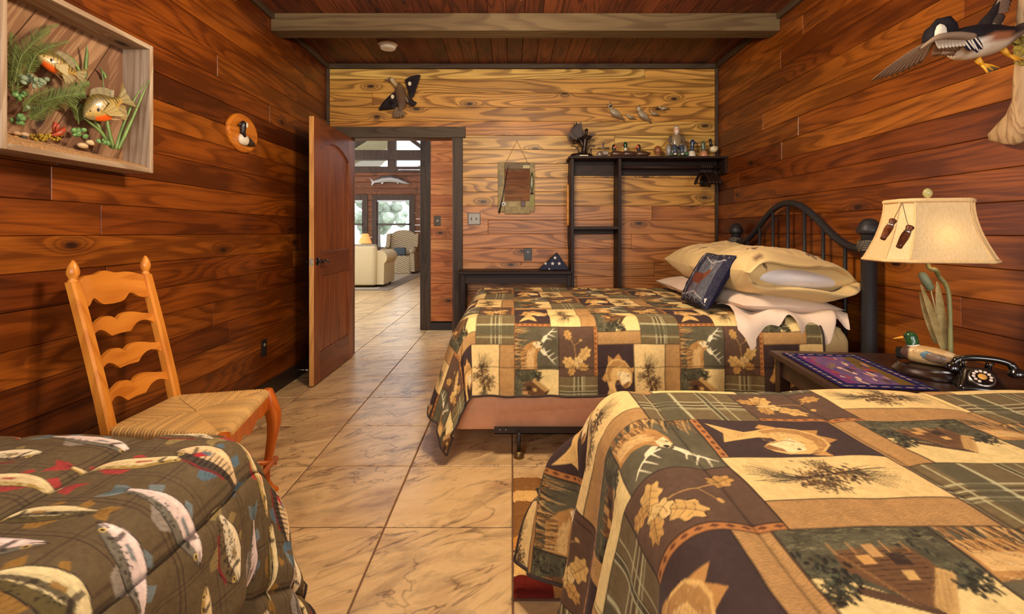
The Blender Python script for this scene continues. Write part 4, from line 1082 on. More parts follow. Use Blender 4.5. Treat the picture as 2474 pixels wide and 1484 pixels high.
# ---------------------------------------------------------------- pillows
def pillow(name, label, c, size, M, colour, mat, n=44, group=None, wr=0.012, seed=0, open_end=None, power=2.6, cat='pillow'):
    """a stuffed cushion: two skins meeting in a seam; size = width(u) length(v) thickness"""
    t_ = thing(name, label, cat, c, group); w, l, th = size
    u = np.linspace(-1, 1, n); U, V = np.meshgrid(u, u, indexing='ij')
    prof = (np.clip(1 - np.abs(U) ** power, 0, 1) ** .55) * (np.clip(1 - np.abs(V) ** power, 0, 1) ** .55)
    pinch = 1 - .10 * (np.abs(U) ** 2 * (1 - np.abs(V) ** 2) * 0 + (1 - np.abs(U)) * np.abs(V) ** 3 * .6 + (1 - np.abs(V)) * np.abs(U) ** 3 * .6)
    outs = []
    for sgn in (1, -1):
        h = th / 2 * prof * (1 + .18 * (vnoise(U * 1.7 + 5, V * 1.7 + seed, seed) - .5)) + wr * (vnoise(U * 5, V * 5, seed + 3) - .5) * prof
        Q = np.stack([U * w / 2 * pinch, V * l / 2 * pinch, sgn * h], -1)
        Mn = np.array(M.to_3x3()); Q = Q @ Mn.T + np.array(c)
        cc = colour(U * w / 2, V * l / 2, sgn)
        outs.append((Q, cc))
    # weld both skins in one mesh
    (Q1, c1), (Q2, c2) = outs
    Pn = np.concatenate([Q1, Q2[::-1][1:]], 0); Cn = np.concatenate([c1, c2[::-1][1:]], 0)
    grid_obj('case', Pn, Cn, mat, t_)
    return t_
case_col = lambda u, v, s: CASE.sample(u + .3 + (.2 if s > 0 else 0), v + .35)
def Rxyz(x, y, z): return Matrix.Rotation(z, 4, 'Z') @ Matrix.Rotation(y, 4, 'Y') @ Matrix.Rotation(x, 4, 'X')
white_col = lambda u, v, s: np.broadcast_to(np.array(rgb(232, 208, 186)), u.shape + (3,))
M_whitev = vcol('white_pillow_cotton', 0.85, 0.12, 200, fuzz=0.1, spec=0.12)
pillow('pillow', 'flat white pillow squeezed under the front tan pillow', (1.50, 2.98, 0.765), (0.56, 0.72, 0.13), Rxyz(0, .05, .04), white_col, M_whitev, wr=.02, seed=4)
pillow('pillow', 'flat white pillow under the rear tan pillow, by the back wall', (1.46, 3.66, 0.765), (0.60, 0.66, 0.13), Rxyz(0, .03, -.03), white_col, M_whitev, wr=.02, seed=8)
fp = pillow('pillow', 'plump tan pine-sprig pillow with its open end facing the nightstand', (1.520, 2.965, 0.925), (0.63, 0.70, 0.31), Rxyz(-.03, .10, .06), case_col, M_case, n=150, wr=.03, seed=2)
pillow('pillow', 'plump tan pine-sprig pillow at the back, nearest the shelf unit', (1.535, 3.66, 0.945), (0.60, 0.64, 0.29), Rxyz(.05, -.02, .0), case_col, M_case, n=130, wr=.03, seed=5)
# open cuff of the front pillowcase: flared lips with the white pillow showing between
def cuff():
    rings = []; cols = []
    c0 = Vector((1.520, 2.965, 0.918)); Mr = Rxyz(-.03, .10, .06)
    out = []
    for (vv, sw, sh) in ((-.17, .590, .146), (-.25, .612, .134), (-.31, .625, .114), (-.36, .635, .090), (-.39, .638, .076), (-.37, .620, .066), (-.30, .58, .06)):
        ring = []
        for k in range(48):
            a = 2 * PI * k / 48; u = math.cos(a); h = math.sin(a)
            uu = math.copysign(abs(u) ** .75, u) * sw / 2; hh = math.copysign(abs(h) ** 1.15, h) * sh * (.95 if h > 0 else 1.0) + .012 * math.sin(5 * a + vv * 9)
            ring.append(c0 + Mr.to_3x3() @ Vector((uu, vv + (.03 * math.sin(a * 2) + .02 * math.cos(3 * a)), hh)))
        out.append(ring)
    m = MB(); m.loft(out, None, cap=False)
    A_ = np.array([[p[0], p[2]] for p in m.v]); cc = CASE.sample(A_[:, 0] + .05, A_[:, 1] + np.array([p[1] for p in m.v]) + .2)
    m.c = [tuple(q) for q in cc]
    m.build('open_cuff', M_case, fp, smooth=True)
cuff()
pl_in = MB(); pl_in.ball((1.535, 2.672, 0.918), (.265, .075, .052), 24, 12, M=Rxyz(-.03, .10, .06).to_3x3()); pl_in.build('inner_pillow', plain('bright_white_ticking', rgb(236, 230, 228), .85, .03, 30, bump=.1), fp, smooth=True)

# white top sheet folded over the near edge, crumpled zigzag hem
def sheet_fold():
    us = np.linspace(0, 1, 70); vs = np.linspace(0, 1, 50); U, V = np.meshgrid(us, vs, indexing='ij')
    a = 1.20 + .60 * U; ln = .26 + .105 * V * 0 + .05 * np.sin(U * 9.0) + .035 * np.sin(U * 23 + 1)
    d = V * (.40 + .06 * np.sin(U * 11 + .5) + .03 * np.sin(U * 27))
    flat = .26; z0 = .742
    over = np.maximum(0, d - flat)
    Y_ = 2.90 - np.minimum(d, flat) - .075 * np.sin(np.minimum(over / .075, PI / 2)) - .02 * np.sin(U * 18) * np.minimum(1, over / .05)
    Z_ = z0 - np.where(over < .118, .075 * (1 - np.cos(over / .075)), .075 + over - .118) + .016 * np.sin(U * 14 + d * 10) + .012 * (vnoise(U * 8, V * 5, 3) - .5)
    X_ = a + .02 * np.sin(V * 6 + U * 5)
    C_ = np.broadcast_to(np.array(rgb(234, 208, 184)), U.shape + (3,))
    t_ = thing('top_sheet', 'crumpled white top sheet folded over the near edge below the pillows', 'sheet', (1.5, 2.7, .72))
    grid_obj('cloth', np.stack([X_, Y_, Z_], -1), C_, M_whitev, t_)
sheet_fold()

# tapestry cushion with a deer in a snowy wood
def tapestry():
    R = Raster(.40, .36, .0016, rgb(52, 50, 66)); rn = random.Random(8)
    R.mottle(0, 0, .4, .36, .45, .012, 2)
    R.poly([(.03, .03), (.26, .05), (.24, .30), (.03, .30)], rgb(108, 108, 118), .85); R.mottle(.03, .03, .26, .30, .35, .02, 5)
    for k in range(60):
        x, y = rn.uniform(.02, .38), rn.uniform(.16, .35); l = rn.uniform(.02, .07)
        R.stroke([(x, y), (x + rn.uniform(-.02, .02), y - l)], [.004, .001], rn.choice((rgb(44, 44, 56), rgb(34, 36, 50), rgb(150, 146, 150), rgb(70, 60, 64))), .8)
    for q in ([(.30, .05), (.32, .33)], [(.36, .04), (.37, .33)], [(.30, .05), (.36, .04)], [(.32, .33), (.37, .33)], [(.02, .31), (.12, .27), (.26, .31)], [(.05, .05), (.18, .08), (.28, .05)]):
        R.stroke(q, .006, rgb(196, 188, 184), .9)
    R.poly([(.13, .16), (.17, .13), (.25, .135), (.28, .15), (.285, .19), (.24, .20), (.16, .20), (.13, .19)], rgb(118, 62, 44))
    R.poly([(.13, .17), (.10, .20), (.085, .225), (.10, .235), (.13, .215), (.16, .20)], rgb(132, 74, 52))
    for x in (.155, .175, .245, .27): R.stroke([(x, .18), (x - .008, .10), (x - .004, .06)], [.010, .006, .005], rgb(112, 60, 44))
    for q in ([(.10, .23), (.085, .26), (.10, .29)], [(.11, .235), (.12, .265), (.11, .29)]): R.stroke(q, .004, rgb(206, 190, 170))
    for k in range(80): R.disc(rn.uniform(.01, .39), rn.choice((rn.uniform(.01, .06), rn.uniform(.29, .35))), .006, .003, rgb(176, 166, 158), .8, rn.uniform(0, 3))
    return R
TAP = tapestry()
tap_col = lambda u, v, s: TAP.sample(v + .20, u + .18, wrap=False) if s > 0 else np.broadcast_to(np.array(rgb(34, 32, 56)), u.shape + (3,))
M_tap = vcol('tapestry_weave', 0.9, 0.4, 700, spec=0.1, jitter=0.2)
cu = pillow('cushion', 'small navy tapestry cushion with a woven deer leaning on the pillows', (1.175, 2.95, 0.885), (0.35, 0.41, 0.10), Matrix.Rotation(-(PI / 2 - .50), 4, 'Y'), tap_col, M_tap, n=110, wr=.01, seed=6, power=5, cat='cushion')
MB().box((1.085, 2.762, .772), (1.105, 2.764, .796)).build('care_tag', plain('white_care_tag', rgb(225, 220, 214), .7), cu)

# ================================================================ LADDER-BACK CHAIR
M_oak = wood('honey_maple_z', 'z', [rgb(222, 142, 52)], knots=0.12, ringdark=0.72, rough=0.32, streak=0.2, blotch=0.3, knotcol=rgb(110, 58, 20))
M_oaky = wood('honey_maple_y', 'y', [rgb(218, 136, 48)], knots=0.12, ringdark=0.72, rough=0.32, streak=0.2, blotch=0.3, knotcol=rgb(110, 58, 20))
M_oakleg = wood('red_honey_maple_z', 'z', [rgb(200, 104, 34)], knots=0.08, ringdark=0.72, rough=0.28, streak=0.2, blotch=0.3)
ch = thing('ladder_back_chair', 'honey maple ladder-back chair with woven rush seat beside the fish comforter', 'chair', (-1.27, 1.96, 0))
def lerp(a, b, t): return tuple(x + (y - x) * t for x, y in zip(a, b))
BN, BF = (1.80, -1.475), (2.145, -1.475)                    # back posts (y, x at the seat)
def post_xz(z):                                              # rake of the back post
    return -1.475 - 0.03 * max(0, .44 - z) * 0 - (0.155 * ((z - .40) / .62) ** 1.1 if z > .40 else 0) - (0.06 * (.40 - z) / .40 if z < .40 else 0)
for y, dy in ((1.800, .012), (2.150, .02)):
    P_ = []
    for k in range(15):
        z = 0.985 * k / 14; x_ = post_xz(z); w = .024 - .005 * (z / .985); d_ = .021
        yy = y + dy * (z / .985 if z > .4 else .4)
        P_.append([(x_ - w, yy - d_ * .65, z), (x_ - w * .65, yy - d_, z), (x_ + w * .65, yy - d_, z), (x_ + w, yy - d_ * .65, z), (x_ + w, yy + d_ * .65, z), (x_ + w * .65, yy + d_, z), (x_ - w * .65, yy + d_, z), (x_ - w, yy + d_ * .65, z)])
    o = MB().loft(P_).build('back_post', M_oak, ch)
    MB().lathe([(.016, 0), (.017, .008), (.012, .013), (.015, .02), (.020, .032), (.0205, .042), (.017, .058), (.010, .074), (.003, .084)], (post_xz(.985), y + dy, .982), 16).build('finial', M_oak, o, smooth=True)
def slat(zc, top_arch, h):
    n = 28; up, lo = [], []
    for i in range(n + 1):
        t_ = i / n; e = abs(t_ - .5) * 2
        if top_arch: u = h * (.50 + .30 * math.cos(e * PI / 2) ** .6 + .06 * math.cos(e * 3 * PI) * (1 - e)); l = -h * (.50 - .16 * math.exp(-((e - .55) / .16) ** 2) * 1.9 - .08 * e)
        else: u = h * (.26 + .34 * math.exp(-((e - .34) / .40) ** 2) - .15 * math.exp(-(e / .07) ** 2)); l = -h * ((.46 + .10 * e) if e < .34 else (.40 - .40 * math.sin(PI * min(1, (e - .34) / .66)) ** .8))
        up.append((t_, u)); lo.append((t_, l))
    poly = up + lo[::-1]
    def fn(u, v, w):
        z = zc + v; x_ = post_xz(z) - .002 - .028 * math.sin(PI * u); y = 1.815 + .006 + (2.135 + .012 - 1.815) * u
        return (x_ + w, y, z)
    m = MB(); n_ = len(up)
    V = [fn(*p, -.008) for p in up] + [fn(*p, -.008) for p in lo] + [fn(*p, .008) for p in up] + [fn(*p, .008) for p in lo]
    fs = []
    for i in range(n_ - 1):
        fs += [(i, i + 1, n_ + i + 1, n_ + i), (2 * n_ + i, 3 * n_ + i, 3 * n_ + i + 1, 2 * n_ + i + 1), (i, 2 * n_ + i, 2 * n_ + i + 1, i + 1), (n_ + i, n_ + i + 1, 3 * n_ + i + 1, 3 * n_ + i)]
    fs += [(0, n_, 3 * n_, 2 * n_), (n_ - 1, 3 * n_ - 1, 4 * n_ - 1, 2 * n_ - 1)]
    m.add(V, fs).build('slat', M_oaky, ch, smooth=True, angle=35)
slat(.930, True, .098); slat(.795, False, .072); slat(.668, False, .072); slat(.540, False, .072)
# rush seat: four triangles of woven cord
SF0, SF1, SB0, SB1 = (-1.015, 1.715), (-1.105, 2.205), (-1.47, 1.80), (-1.47, 2.15)
M_rush = None
def rush_mat():
    t = NT('woven_rush'); a = t.node('ShaderNodeAttribute', attribute_name='Col'); n = t.noise(t.objco(), 260, 3, .6)
    t.col(t.mix(.35, a.outputs['Color'], t.ramp(n, [(.3, rgb(150, 104, 52)), (.7, rgb(255, 240, 200))]), 'MULTIPLY')); t.rough(.7); t.bump(n, .3, .003); return t.m
M_rush = rush_mat()
def seat():
    m = MB(); corners = [Vector((SF0[0], SF0[1], .457)), Vector((SF1[0], SF1[1], .457)), Vector((SB1[0], SB1[1], .447)), Vector((SB0[0], SB0[1], .447))]
    cen = sum(corners, Vector()) / 4; cen.z = .449
    ctr = [cen, cen]
    rn = random.Random(2); root = None
    MB().add([tuple(c_ - Vector((0, 0, .006))) for c_ in corners] + [tuple(c_ - Vector((0, 0, .018))) for c_ in corners], [(0, 1, 2, 3), (7, 6, 5, 4), (0, 4, 5, 1), (1, 5, 6, 2), (2, 6, 7, 3), (3, 7, 4, 0)], rgb(190, 146, 84)).build('seat_pad', M_rush, ch)
    for e in range(4):
        a, b = corners[e], corners[(e + 1) % 4]; n = 26
        c0, c1 = (ctr[0], ctr[1]) if e == 0 else (ctr[1], ctr[1]) if e == 1 else (ctr[1], ctr[0]) if e == 2 else (ctr[0], ctr[0])
        mm = MB(); rows = 34
        for k in range(rows):                                   # cords run parallel to the seat edge's normal (edge to diagonal)
            t0 = (k + .5) / rows; 
            p = a.lerp(b, t0)
            # foot on the diagonal
            q = (a.lerp(c0, min(1, t0 * 2)) if t0 < .5 else b.lerp(c1, min(1, (1 - t0) * 2)))
            r_ = (b - a).length / rows * .56
            col = rgb(*[v * kk for kk in (rn.uniform(.86, 1.03),) for v in (226, 180, 108)])
            pe = p + (p - q).normalized() * .012 if (p - q).length > .01 else p
            dn = Vector((0, 0, -.022)) if e in (0, 2) else Vector((0, 0, -.022))
            mm.tube([pe + dn, pe + dn * .4 + Vector((0, 0, .004)), p + Vector((0, 0, .004)), p.lerp(q, .5) + Vector((0, 0, .002)), q], [r_ * .9, r_, r_, r_, r_ * .8], 6, col, cap=False)
        o = mm.build('rush_panel', M_rush, ch, smooth=True); o['kind'] = 'stuff'
seat()
# rails, shaped apron, cabriole legs, stretchers
def bar(m, a, b, w, h, bev=.003):
    a, b = Vector(a), Vector(b); d = (b - a).normalized(); s_ = d.cross(Vector((0, 0, 1))).normalized() * w / 2; u = Vector((0, 0, h / 2))
    return m.loft([[p - s_ - u, p + s_ - u, p + s_ + u, p - s_ + u] for p in (a, b)])
for a, b in (((SB0[0], SB0[1], .43), (SB1[0], SB1[1], .43)), ((SB0[0], SB0[1], .43), (SF0[0], SF0[1], .432)), ((SB1[0], SB1[1], .43), (SF1[0], SF1[1], .432))):
    bar(MB(), a, b, .022, .030).build('seat_rail', M_oaky, ch)
ap = [(0, 0)]
for i in range(25):
    t_ = i / 24; ap.append((t_, -.048 - .016 * abs(math.sin(t_ * PI * 3)) * (1 - .3 * math.cos(t_ * 2 * PI)) - .006 * math.exp(-((t_ - .5) / .05) ** 2)))
ap.append((1, 0)); ap = [(0, 0)] + ap[1:]
MB().prism(ap, lambda u, v, w: (SF0[0] + (SF1[0] - SF0[0]) * u + w, SF0[1] + (SF1[1] - SF0[1]) * u, .438 + v), .018).build('front_apron', M_oakleg, ch)
def cabriole(x, y, sy):
    st = [(0, .0, .465, .017), (.004, .002 * sy, .44, .022), (.010, .004 * sy, .40, .029), (.018, .010 * sy, .36, .032), (.022, .012 * sy, .31, .028), (.016, .010 * sy, .25, .022), (.004, .004 * sy, .17, .0175), (-.006, -.002 * sy, .10, .0145), (-.006, -.002 * sy, .055, .014), (.004, .004 * sy, .025, .017), (.018, .012 * sy, .012, .019), (.024, .016 * sy, .0, .016)]
    rings = []
    for dx, dy, z, r in st:
        rings.append([(x + dx + r * math.copysign(abs(math.cos(a)) ** .7, math.cos(a)), y + dy + r * math.copysign(abs(math.sin(a)) ** .7, math.sin(a)), z) for a in [2 * PI * k / 16 for k in range(16)]])
    return MB().loft(rings).build('cabriole_leg', M_oakleg, ch, smooth=True, angle=60)
cabriole(SF0[0] + .01, SF0[1], -1); cabriole(SF1[0] + .01, SF1[1], 1)
MB().tube([(-1.02, 1.74, .16), (-1.05, 2.19, .16)], .011, 10).build('stretcher', M_oakleg, ch, smooth=True)
MB().tube([(-1.02, 1.73, .14), (-1.50, 1.81, .14)], .010, 10).build('stretcher', M_oakleg, ch, smooth=True)
MB().tube([(-1.05, 2.19, .14), (-1.50, 2.15, .14)], .010, 10).build('stretcher', M_oakleg, ch, smooth=True)

# ================================================================ NIGHTSTAND AND WHAT STANDS ON IT
M_blk = wood('espresso_wood_x', 'x', [rgb(62, 42, 34)], knots=0.0, ringdark=0.6, rough=0.35, blotch=0.2)
M_blkz = wood('espresso_wood_z', 'z', [rgb(56, 38, 30)], knots=0.0, ringdark=0.6, rough=0.35, blotch=0.2)
NZ = .648
ns = thing('nightstand', 'dark espresso wooden side table between the two lodge comforters', 'table', (1.47, 1.83, 0))
rotn = Matrix.Translation((1.47, 1.83, 0)) @ Matrix.Rotation(math.radians(-6.5), 4, 'Z') @ Matrix.Translation((-1.47, -1.83, 0))
nx0, nx1, ny0, ny1 = 1.10, 1.86, 1.59, 2.13
MB().box((nx0, ny0, NZ - .022), (nx1, ny1, NZ), bev=.004).xform(rotn).build('tabletop', M_blk, ns)
for a, b in (((nx0 + .03, ny0 + .03), (nx1 - .03, ny0 + .045)), ((nx0 + .03, ny1 - .045), (nx1 - .03, ny1 - .03)), ((nx0 + .03, ny0 + .045), (nx0 + .045, ny1 - .045)), ((nx1 - .045, ny0 + .045), (nx1 - .03, ny1 - .045))):
    MB().box((*a, NZ - .10), (*b, NZ - .022)).xform(rotn).build('apron', M_blk, ns)
for xx in (nx0 + .02, nx1 - .065):
    for yy in (ny0 + .02, ny1 - .065):
        MB().box((xx, yy, 0), (xx + .045, yy + .045, NZ - .022), bev=.003).xform(rotn).build('leg', M_blkz, ns)
MB().box((nx0 + .04, ny0 + .04, .16), (nx1 - .04, ny1 - .04, .18)).xform(rotn).build('lower_shelf', M_blk, ns)

# woven mat
def mat_print():
    R = Raster(.50, .36, .002, rgb(40, 34, 84)); rn = random.Random(5)
    R.rect(.05, .05, .45, .31, rgb(112, 84, 122)); R.mottle(.05, .05, .45, .31, .3, .03, 3)
    R.rect(.05, .27, .45, .31, rgb(120, 60, 110)); R.poly([(.05, .05), (.45, .05), (.45, .10), (.28, .13), (.2, .09), (.05, .11)], rgb(110, 86, 44))
    for k in range(46):
        x, y = rn.uniform(.07, .43), rn.uniform(.06, .29); c = rn.choice((rgb(206, 150, 120), rgb(224, 190, 160), rgb(110, 92, 52), rgb(176, 66, 44), rgb(60, 48, 40), rgb(74, 70, 120), rgb(140, 112, 70)))
        R.disc(x, y, rn.uniform(.012, .035), rn.uniform(.004, .010), c, .9, rn.uniform(-.3, .3))
    for k in range(14):
        for (x, y, a) in ((.02 + k * .036, .022, 0), (.02 + k * .036, .338, 0)): R.disc(x, y, .013, .005, rn.choice((rgb(150, 146, 112), rgb(206, 168, 150), rgb(110, 116, 92))), .95, .2)
    for k in range(7):
        for x in (.022, .478): R.disc(x, .05 + k * .045, .005, .015, rn.choice((rgb(150, 146, 112), rgb(206, 168, 150))), .95)
    return R
MP = mat_print(); us = np.linspace(0, .50, 220); vs = np.linspace(0, .30, 140); U, V = np.meshgrid(us, vs, indexing='ij')
pm = np.array([rotn @ Vector((1.13 + v_, 1.60 + u_ * .94, NZ + .002)) for u_, v_ in zip(U.ravel(), V.ravel())]).reshape(U.shape + (3,))
pm[..., 2] += .0012 * np.sin(U * 900) * .3
mt_ = thing('woven_mat', 'navy and purple tapestry mat lying on the dark side table', 'mat', (1.3, 1.8, NZ))
grid_obj('weave', pm, MP.sample(U, (.30 - V) * 1.2, wrap=False), vcol('woven_mat_fibre', .9, .3, 500, spec=.1, jitter=.2), mt_, thick=.0015)

# small black clock radio
cl = thing('clock_radio', 'small black box at the back of the side table by the bedpost', 'clock', (1.60, 2.0, NZ))
MB().box((1.60, 1.99, NZ), (1.75, 2.05, NZ + .045), bev=.006).build('case', plain('black_plastic', rgb(22, 20, 20), .35), cl)
MB().box((1.615, 1.988, NZ + .010), (1.69, 1.991, NZ + .036)).build('display', plain('smoked_display', rgb(12, 12, 14), .15), cl)
MB().box((1.705, 1.987, NZ + .008), (1.715, 1.991, NZ + .038)).build('side_button', plain('grey_plastic', rgb(96, 92, 92), .4), cl)

# mallard lamp
LX, LY = 1.518, 1.79
M_dkbase = plain('dark_mahogany_base', rgb(36, 22, 18), .25, .2, 30, coat=.4)
lp = thing('mallard_lamp', 'table lamp with carved mallard base, cattail leaves and cream bell shade', 'lamp', (LX, LY, NZ))
def oval(m, cx, cy, prof, ax, ay, n=40, rot=0.0):
    rings = []
    for s_, z in prof:
        rings.append([(cx + (ax + s_) * math.cos(a) * math.cos(rot) - (ay + s_) * math.sin(a) * math.sin(rot), cy + (ax + s_) * math.cos(a) * math.sin(rot) + (ay + s_) * math.sin(a) * math.cos(rot), z) for a in [2 * PI * k / n for k in range(n)]])
    return m.loft(rings)
ROTD = -.95
oval(MB(), LX + .012, LY, [(0, NZ), (.004, NZ + .004), (.004, NZ + .012), (-.004, NZ + .018), (-.008, NZ + .026), (-.014, NZ + .030), (-.016, NZ + .036), (-.03, NZ + .038)], .112, .092, rot=ROTD).build('oval_base', M_dkbase, lp, smooth=True, angle=35)
def stations(m, st, n=18, up=(0, 0, 1), cap=True, scale=1.0):
    """loft of oval sections: (pos, half-width, half-height-up, half-height-down, colour fn(angle 0..2pi, 0 = side, pi/2 = top))"""
    rings = []; cols = []
    P = [Vector(s_[0]) for s_ in st]
    for i, s_ in enumerate(st):
        d = (P[min(i + 1, len(P) - 1)] - P[max(i - 1, 0)]).normalized(); u = Vector(up); u = (u - d * u.dot(d)).normalized(); sd = d.cross(u)
        ring = []
        for k in range(n):
            a = 2 * PI * k / n; h = s_[2] if math.sin(a) > 0 else s_[3]
            ring.append(P[i] + (sd * s_[1] * math.cos(a) + u * h * math.sin(a)) * scale); c = s_[4]; cols.append(c(a) if callable(c) else c)
        rings.append(ring)
    return m.loft(rings, cols, cap)
M_carve = vcol('painted_carving', .38, .25, 160, spec=.5, jitter=.25)
dd = Vector((math.cos(ROTD + PI), math.sin(ROTD + PI), 0)); dc = Vector((LX + .010, LY, NZ + .038)); sd_ = Vector((-dd.y, dd.x, 0))
DS = .60
def dk(f, h, s_=0): return dc + (dd * f + Vector((0, 0, h)) + sd_ * s_) * DS
FE, BR, BLK, BUFF = rgb(196, 160, 108), rgb(82, 56, 44), rgb(20, 16, 18), rgb(190, 150, 100)
flank = lambda a: FE if math.sin(a) < .75 else BUFF
m = MB()
stations(m, [(dk(-.150, .060), .010, .010, .012, BLK), (dk(-.135, .055), .034, .022, .034, BLK), (dk(-.118, .053), .044, .030, .046, lambda a: BLK if math.sin(a) < .2 else FE), (dk(-.112, .053), .048, .034, .048, rgb(226, 200, 160)), (dk(-.07, .054), .060, .045, .052, flank), (dk(-.02, .054), .066, .053, .054, flank), (dk(.04, .054), .066, .056, .054, flank), (dk(.085, .056), .060, .054, .054, flank), (dk(.098, .057), .057, .053, .052, BR), (dk(.118, .060), .046, .048, .046, BR), (dk(.135, .066), .026, .036, .030, BR), (dk(.142, .070), .008, .014, .01, BR)], 24, scale=DS)
bo = m.build('duck_body', M_carve, lp, smooth=True)
m = MB()
stations(m, [(dk(.082, .098), .036, .036, .036, rgb(232, 222, 200)), (dk(.084, .106), .034, .034, .034, rgb(232, 222, 200)), (dk(.085, .108), .034, .034, .034, rgb(28, 60, 34)), (dk(.088, .128), .033, .034, .034, rgb(40, 84, 44)), (dk(.094, .152), .035, .036, .034, rgb(34, 74, 44)), (dk(.098, .170), .030, .032, .030, rgb(36, 78, 40)), (dk(.099, .184), .018, .018, .018, rgb(30, 62, 40)), (dk(.099, .188), .004, .004, .004, rgb(30, 62, 40))], 20, up=tuple(dd), scale=DS)
hd = m.build('duck_head', vcol('green_glazed_carving', .22, .3, 120, coat=.6, jitter=.3), lp, smooth=True)
m = MB(); stations(m, [(dk(.120, .148), .016, .012, .010, rgb(226, 150, 40)), (dk(.150, .138), .013, .008, .006, rgb(232, 160, 50)), (dk(.178, .128), .011, .004, .004, rgb(232, 166, 60)), (dk(.186, .126), .004, .002, .002, rgb(232, 166, 60))], 12, scale=DS); m.build('duck_bill', M_carve, hd, smooth=True)
for s_ in (1, -1): MB().ball(dk(.120, .158, s_ * .026), .0045, 8, 6, BLK).build('duck_eye', M_carve, hd, smooth=True)
m = MB()                                                         # folded wing with blue speculum
for s_ in (1, -1):
    for k in range(6):
        f0 = .05 - k * .028; c = (FE, rgb(90, 120, 130), rgb(120, 96, 78), rgb(104, 84, 70), rgb(150, 120, 84), BUFF)[k]
        m.ball(dk(f0 - .02, .066 - .004 * k, s_ * (.060 - .003 * abs(k - 2))), (.030, .007, .017), 10, 6, c, M=Matrix.Rotation(ROTD, 3, 'Z'))
m.build('folded_wing', M_carve, bo, smooth=True)['kind'] = 'stuff'
M_stem = plain('sage_painted_metal', rgb(128, 124, 78), .45, .2, 60)
sx, sy = LX + .098, LY + .03
path = crom([(sx + .015, sy, NZ + .03), (sx + .012, sy, NZ + .15), (sx + .008, sy, NZ + .27), (sx - .004, sy, NZ + .325), (sx - .04, sy - .01, NZ + .36), (sx - .085, sy - .05, NZ + .385), (LX, LY, NZ + .41), (LX, LY, NZ + .60)], 6)
MB().tube(path, .0075, 10).build('stem', M_stem, lp, smooth=True)
M_leaf = plain('tarnished_leaf_metal', rgb(160, 138, 88), .4, .3, 40, metal=.2)
def blade(base, tip, w, bow, name='cattail_leaf', mat=None):
    base, tip = Vector(base), Vector(tip); d = tip - base; s_ = Vector((.80, -.55, 0)).normalized(); P_ = []
    for k in range(9):
        t_ = k / 8; ww = w * (math.sin(PI * min(.97, .12 + .85 * t_)) ** .7); c = base + d * t_ + Vector(bow) * math.sin(PI * t_); nrm = d.cross(s_).normalized()
        P_.append([c - s_ * ww, c + nrm * ww * .35, c + s_ * ww])
    m = MB(); m.grid(P_); m.grid([[Vector(p) - d.cross(s_).normalized() * .0015 for p in r] for r in P_], flip=True)
    return m.build(name, mat or M_leaf, lp, smooth=True)
q = lambda px, py, Y: Vector(at(px, py, Y))
blade(q(2284, 845, LY + .06), q(2264, 680, LY + .05), .014, (0, 0, 0)); blade(q(2280, 850, LY + .05), q(2225, 688, LY + .04), .012, (.004, 0, 0)); blade(q(2262, 830, LY + .07), q(2222, 705, LY + .06), .009, (-.004, 0, 0)); blade(q(2258, 828, LY + .08), q(2243, 758, LY + .08), .008, (-.003, 0, 0))
m = MB(); ca_, cb_ = q(2227, 662, LY + .03), q(2248, 698, LY + .03)
m.tube([ca_ + (ca_ - cb_) * .12, ca_, ca_.lerp(cb_, .5), cb_, cb_ + (cb_ - ca_) * .10], [.004, .013, .015, .013, .004], 12); m.build('cattail_head', plain('verdigris_cattail', rgb(112, 118, 92), .6, .2, 80), lp, smooth=True)
MB().tube([cb_, q(2262, 760, LY + .05), q(2280, 850, LY + .06)], .003, 6).build('cattail_stalk', M_leaf, lp, smooth=True)
# shade: rectangular bell with cut corners
zb0, zb1 = CZ - (628 - CY) / F * LY, CZ - (487 - CY) / F * LY
def shade_ring(z, hx, hy, cut):
    c_ = [(hx, -hy + cut), (hx, hy - cut), (hx - cut, hy), (-hx + cut, hy), (-hx, hy - cut), (-hx, -hy + cut), (-hx + cut, -hy), (hx - cut, -hy)]
    r_ = math.radians(-9)
    pts = []
    for i in range(8):
        a, b = c_[i], c_[(i + 1) % 8]
        for k in range(6): t_ = k / 6; pts.append((a[0] + (b[0] - a[0]) * t_, a[1] + (b[1] - a[1]) * t_))
    return [(LX + x_ * math.cos(r_) - y_ * math.sin(r_), LY + x_ * math.sin(r_) + y_ * math.cos(r_), z) for x_, y_ in pts]
def shade_size(t): e = t ** 1.35; return .180 - .062 * (1 - (1 - t) ** 1.7), .122 - .044 * (1 - (1 - t) ** 1.7), .052 - .020 * t
def shade_mat():
    t = NT('linen_shade'); n = t.noise(t.objco((1, 1, 1)), 420, 2, .6); n2 = t.noise(t.objco((1, 1, .1)), 300, 2)
    t.col(t.ramp(t.math('MULTIPLY_ADD', n2, .5, t.math('MULTIPLY', n, .5)), [(.35, rgb(214, 180, 128)), (.65, rgb(238, 212, 164))])); t.rough(.9); t.b.inputs['Specular IOR Level'].default_value = .1
    tr = t.node('ShaderNodeBsdfTranslucent'); tr.inputs[0].default_value = rgba(rgb(235, 200, 140)); mx = t.node('ShaderNodeMixShader', i_0=.16)
    t.link(t.b.outputs[0], mx.inputs[1]); t.link(tr.outputs[0], mx.inputs[2]); t.link(mx.outputs[0], t.n['Material Output'].inputs[0]); t.bump(n, .25, .002); return t.m
M_shade = shade_mat()
rings = []
for k in range(13):
    t_ = k / 12; hx, hy, cut = shade_size(t_); rings.append(shade_ring(zb0 + (zb1 - zb0) * t_, hx, hy, cut))
sh = MB().loft(rings, None, cap=False).build('lamp_shade', M_shade, lp, smooth=True, angle=25)
M_trimc = plain('cream_shade_binding', rgb(222, 184, 128), .85, .1, 100)
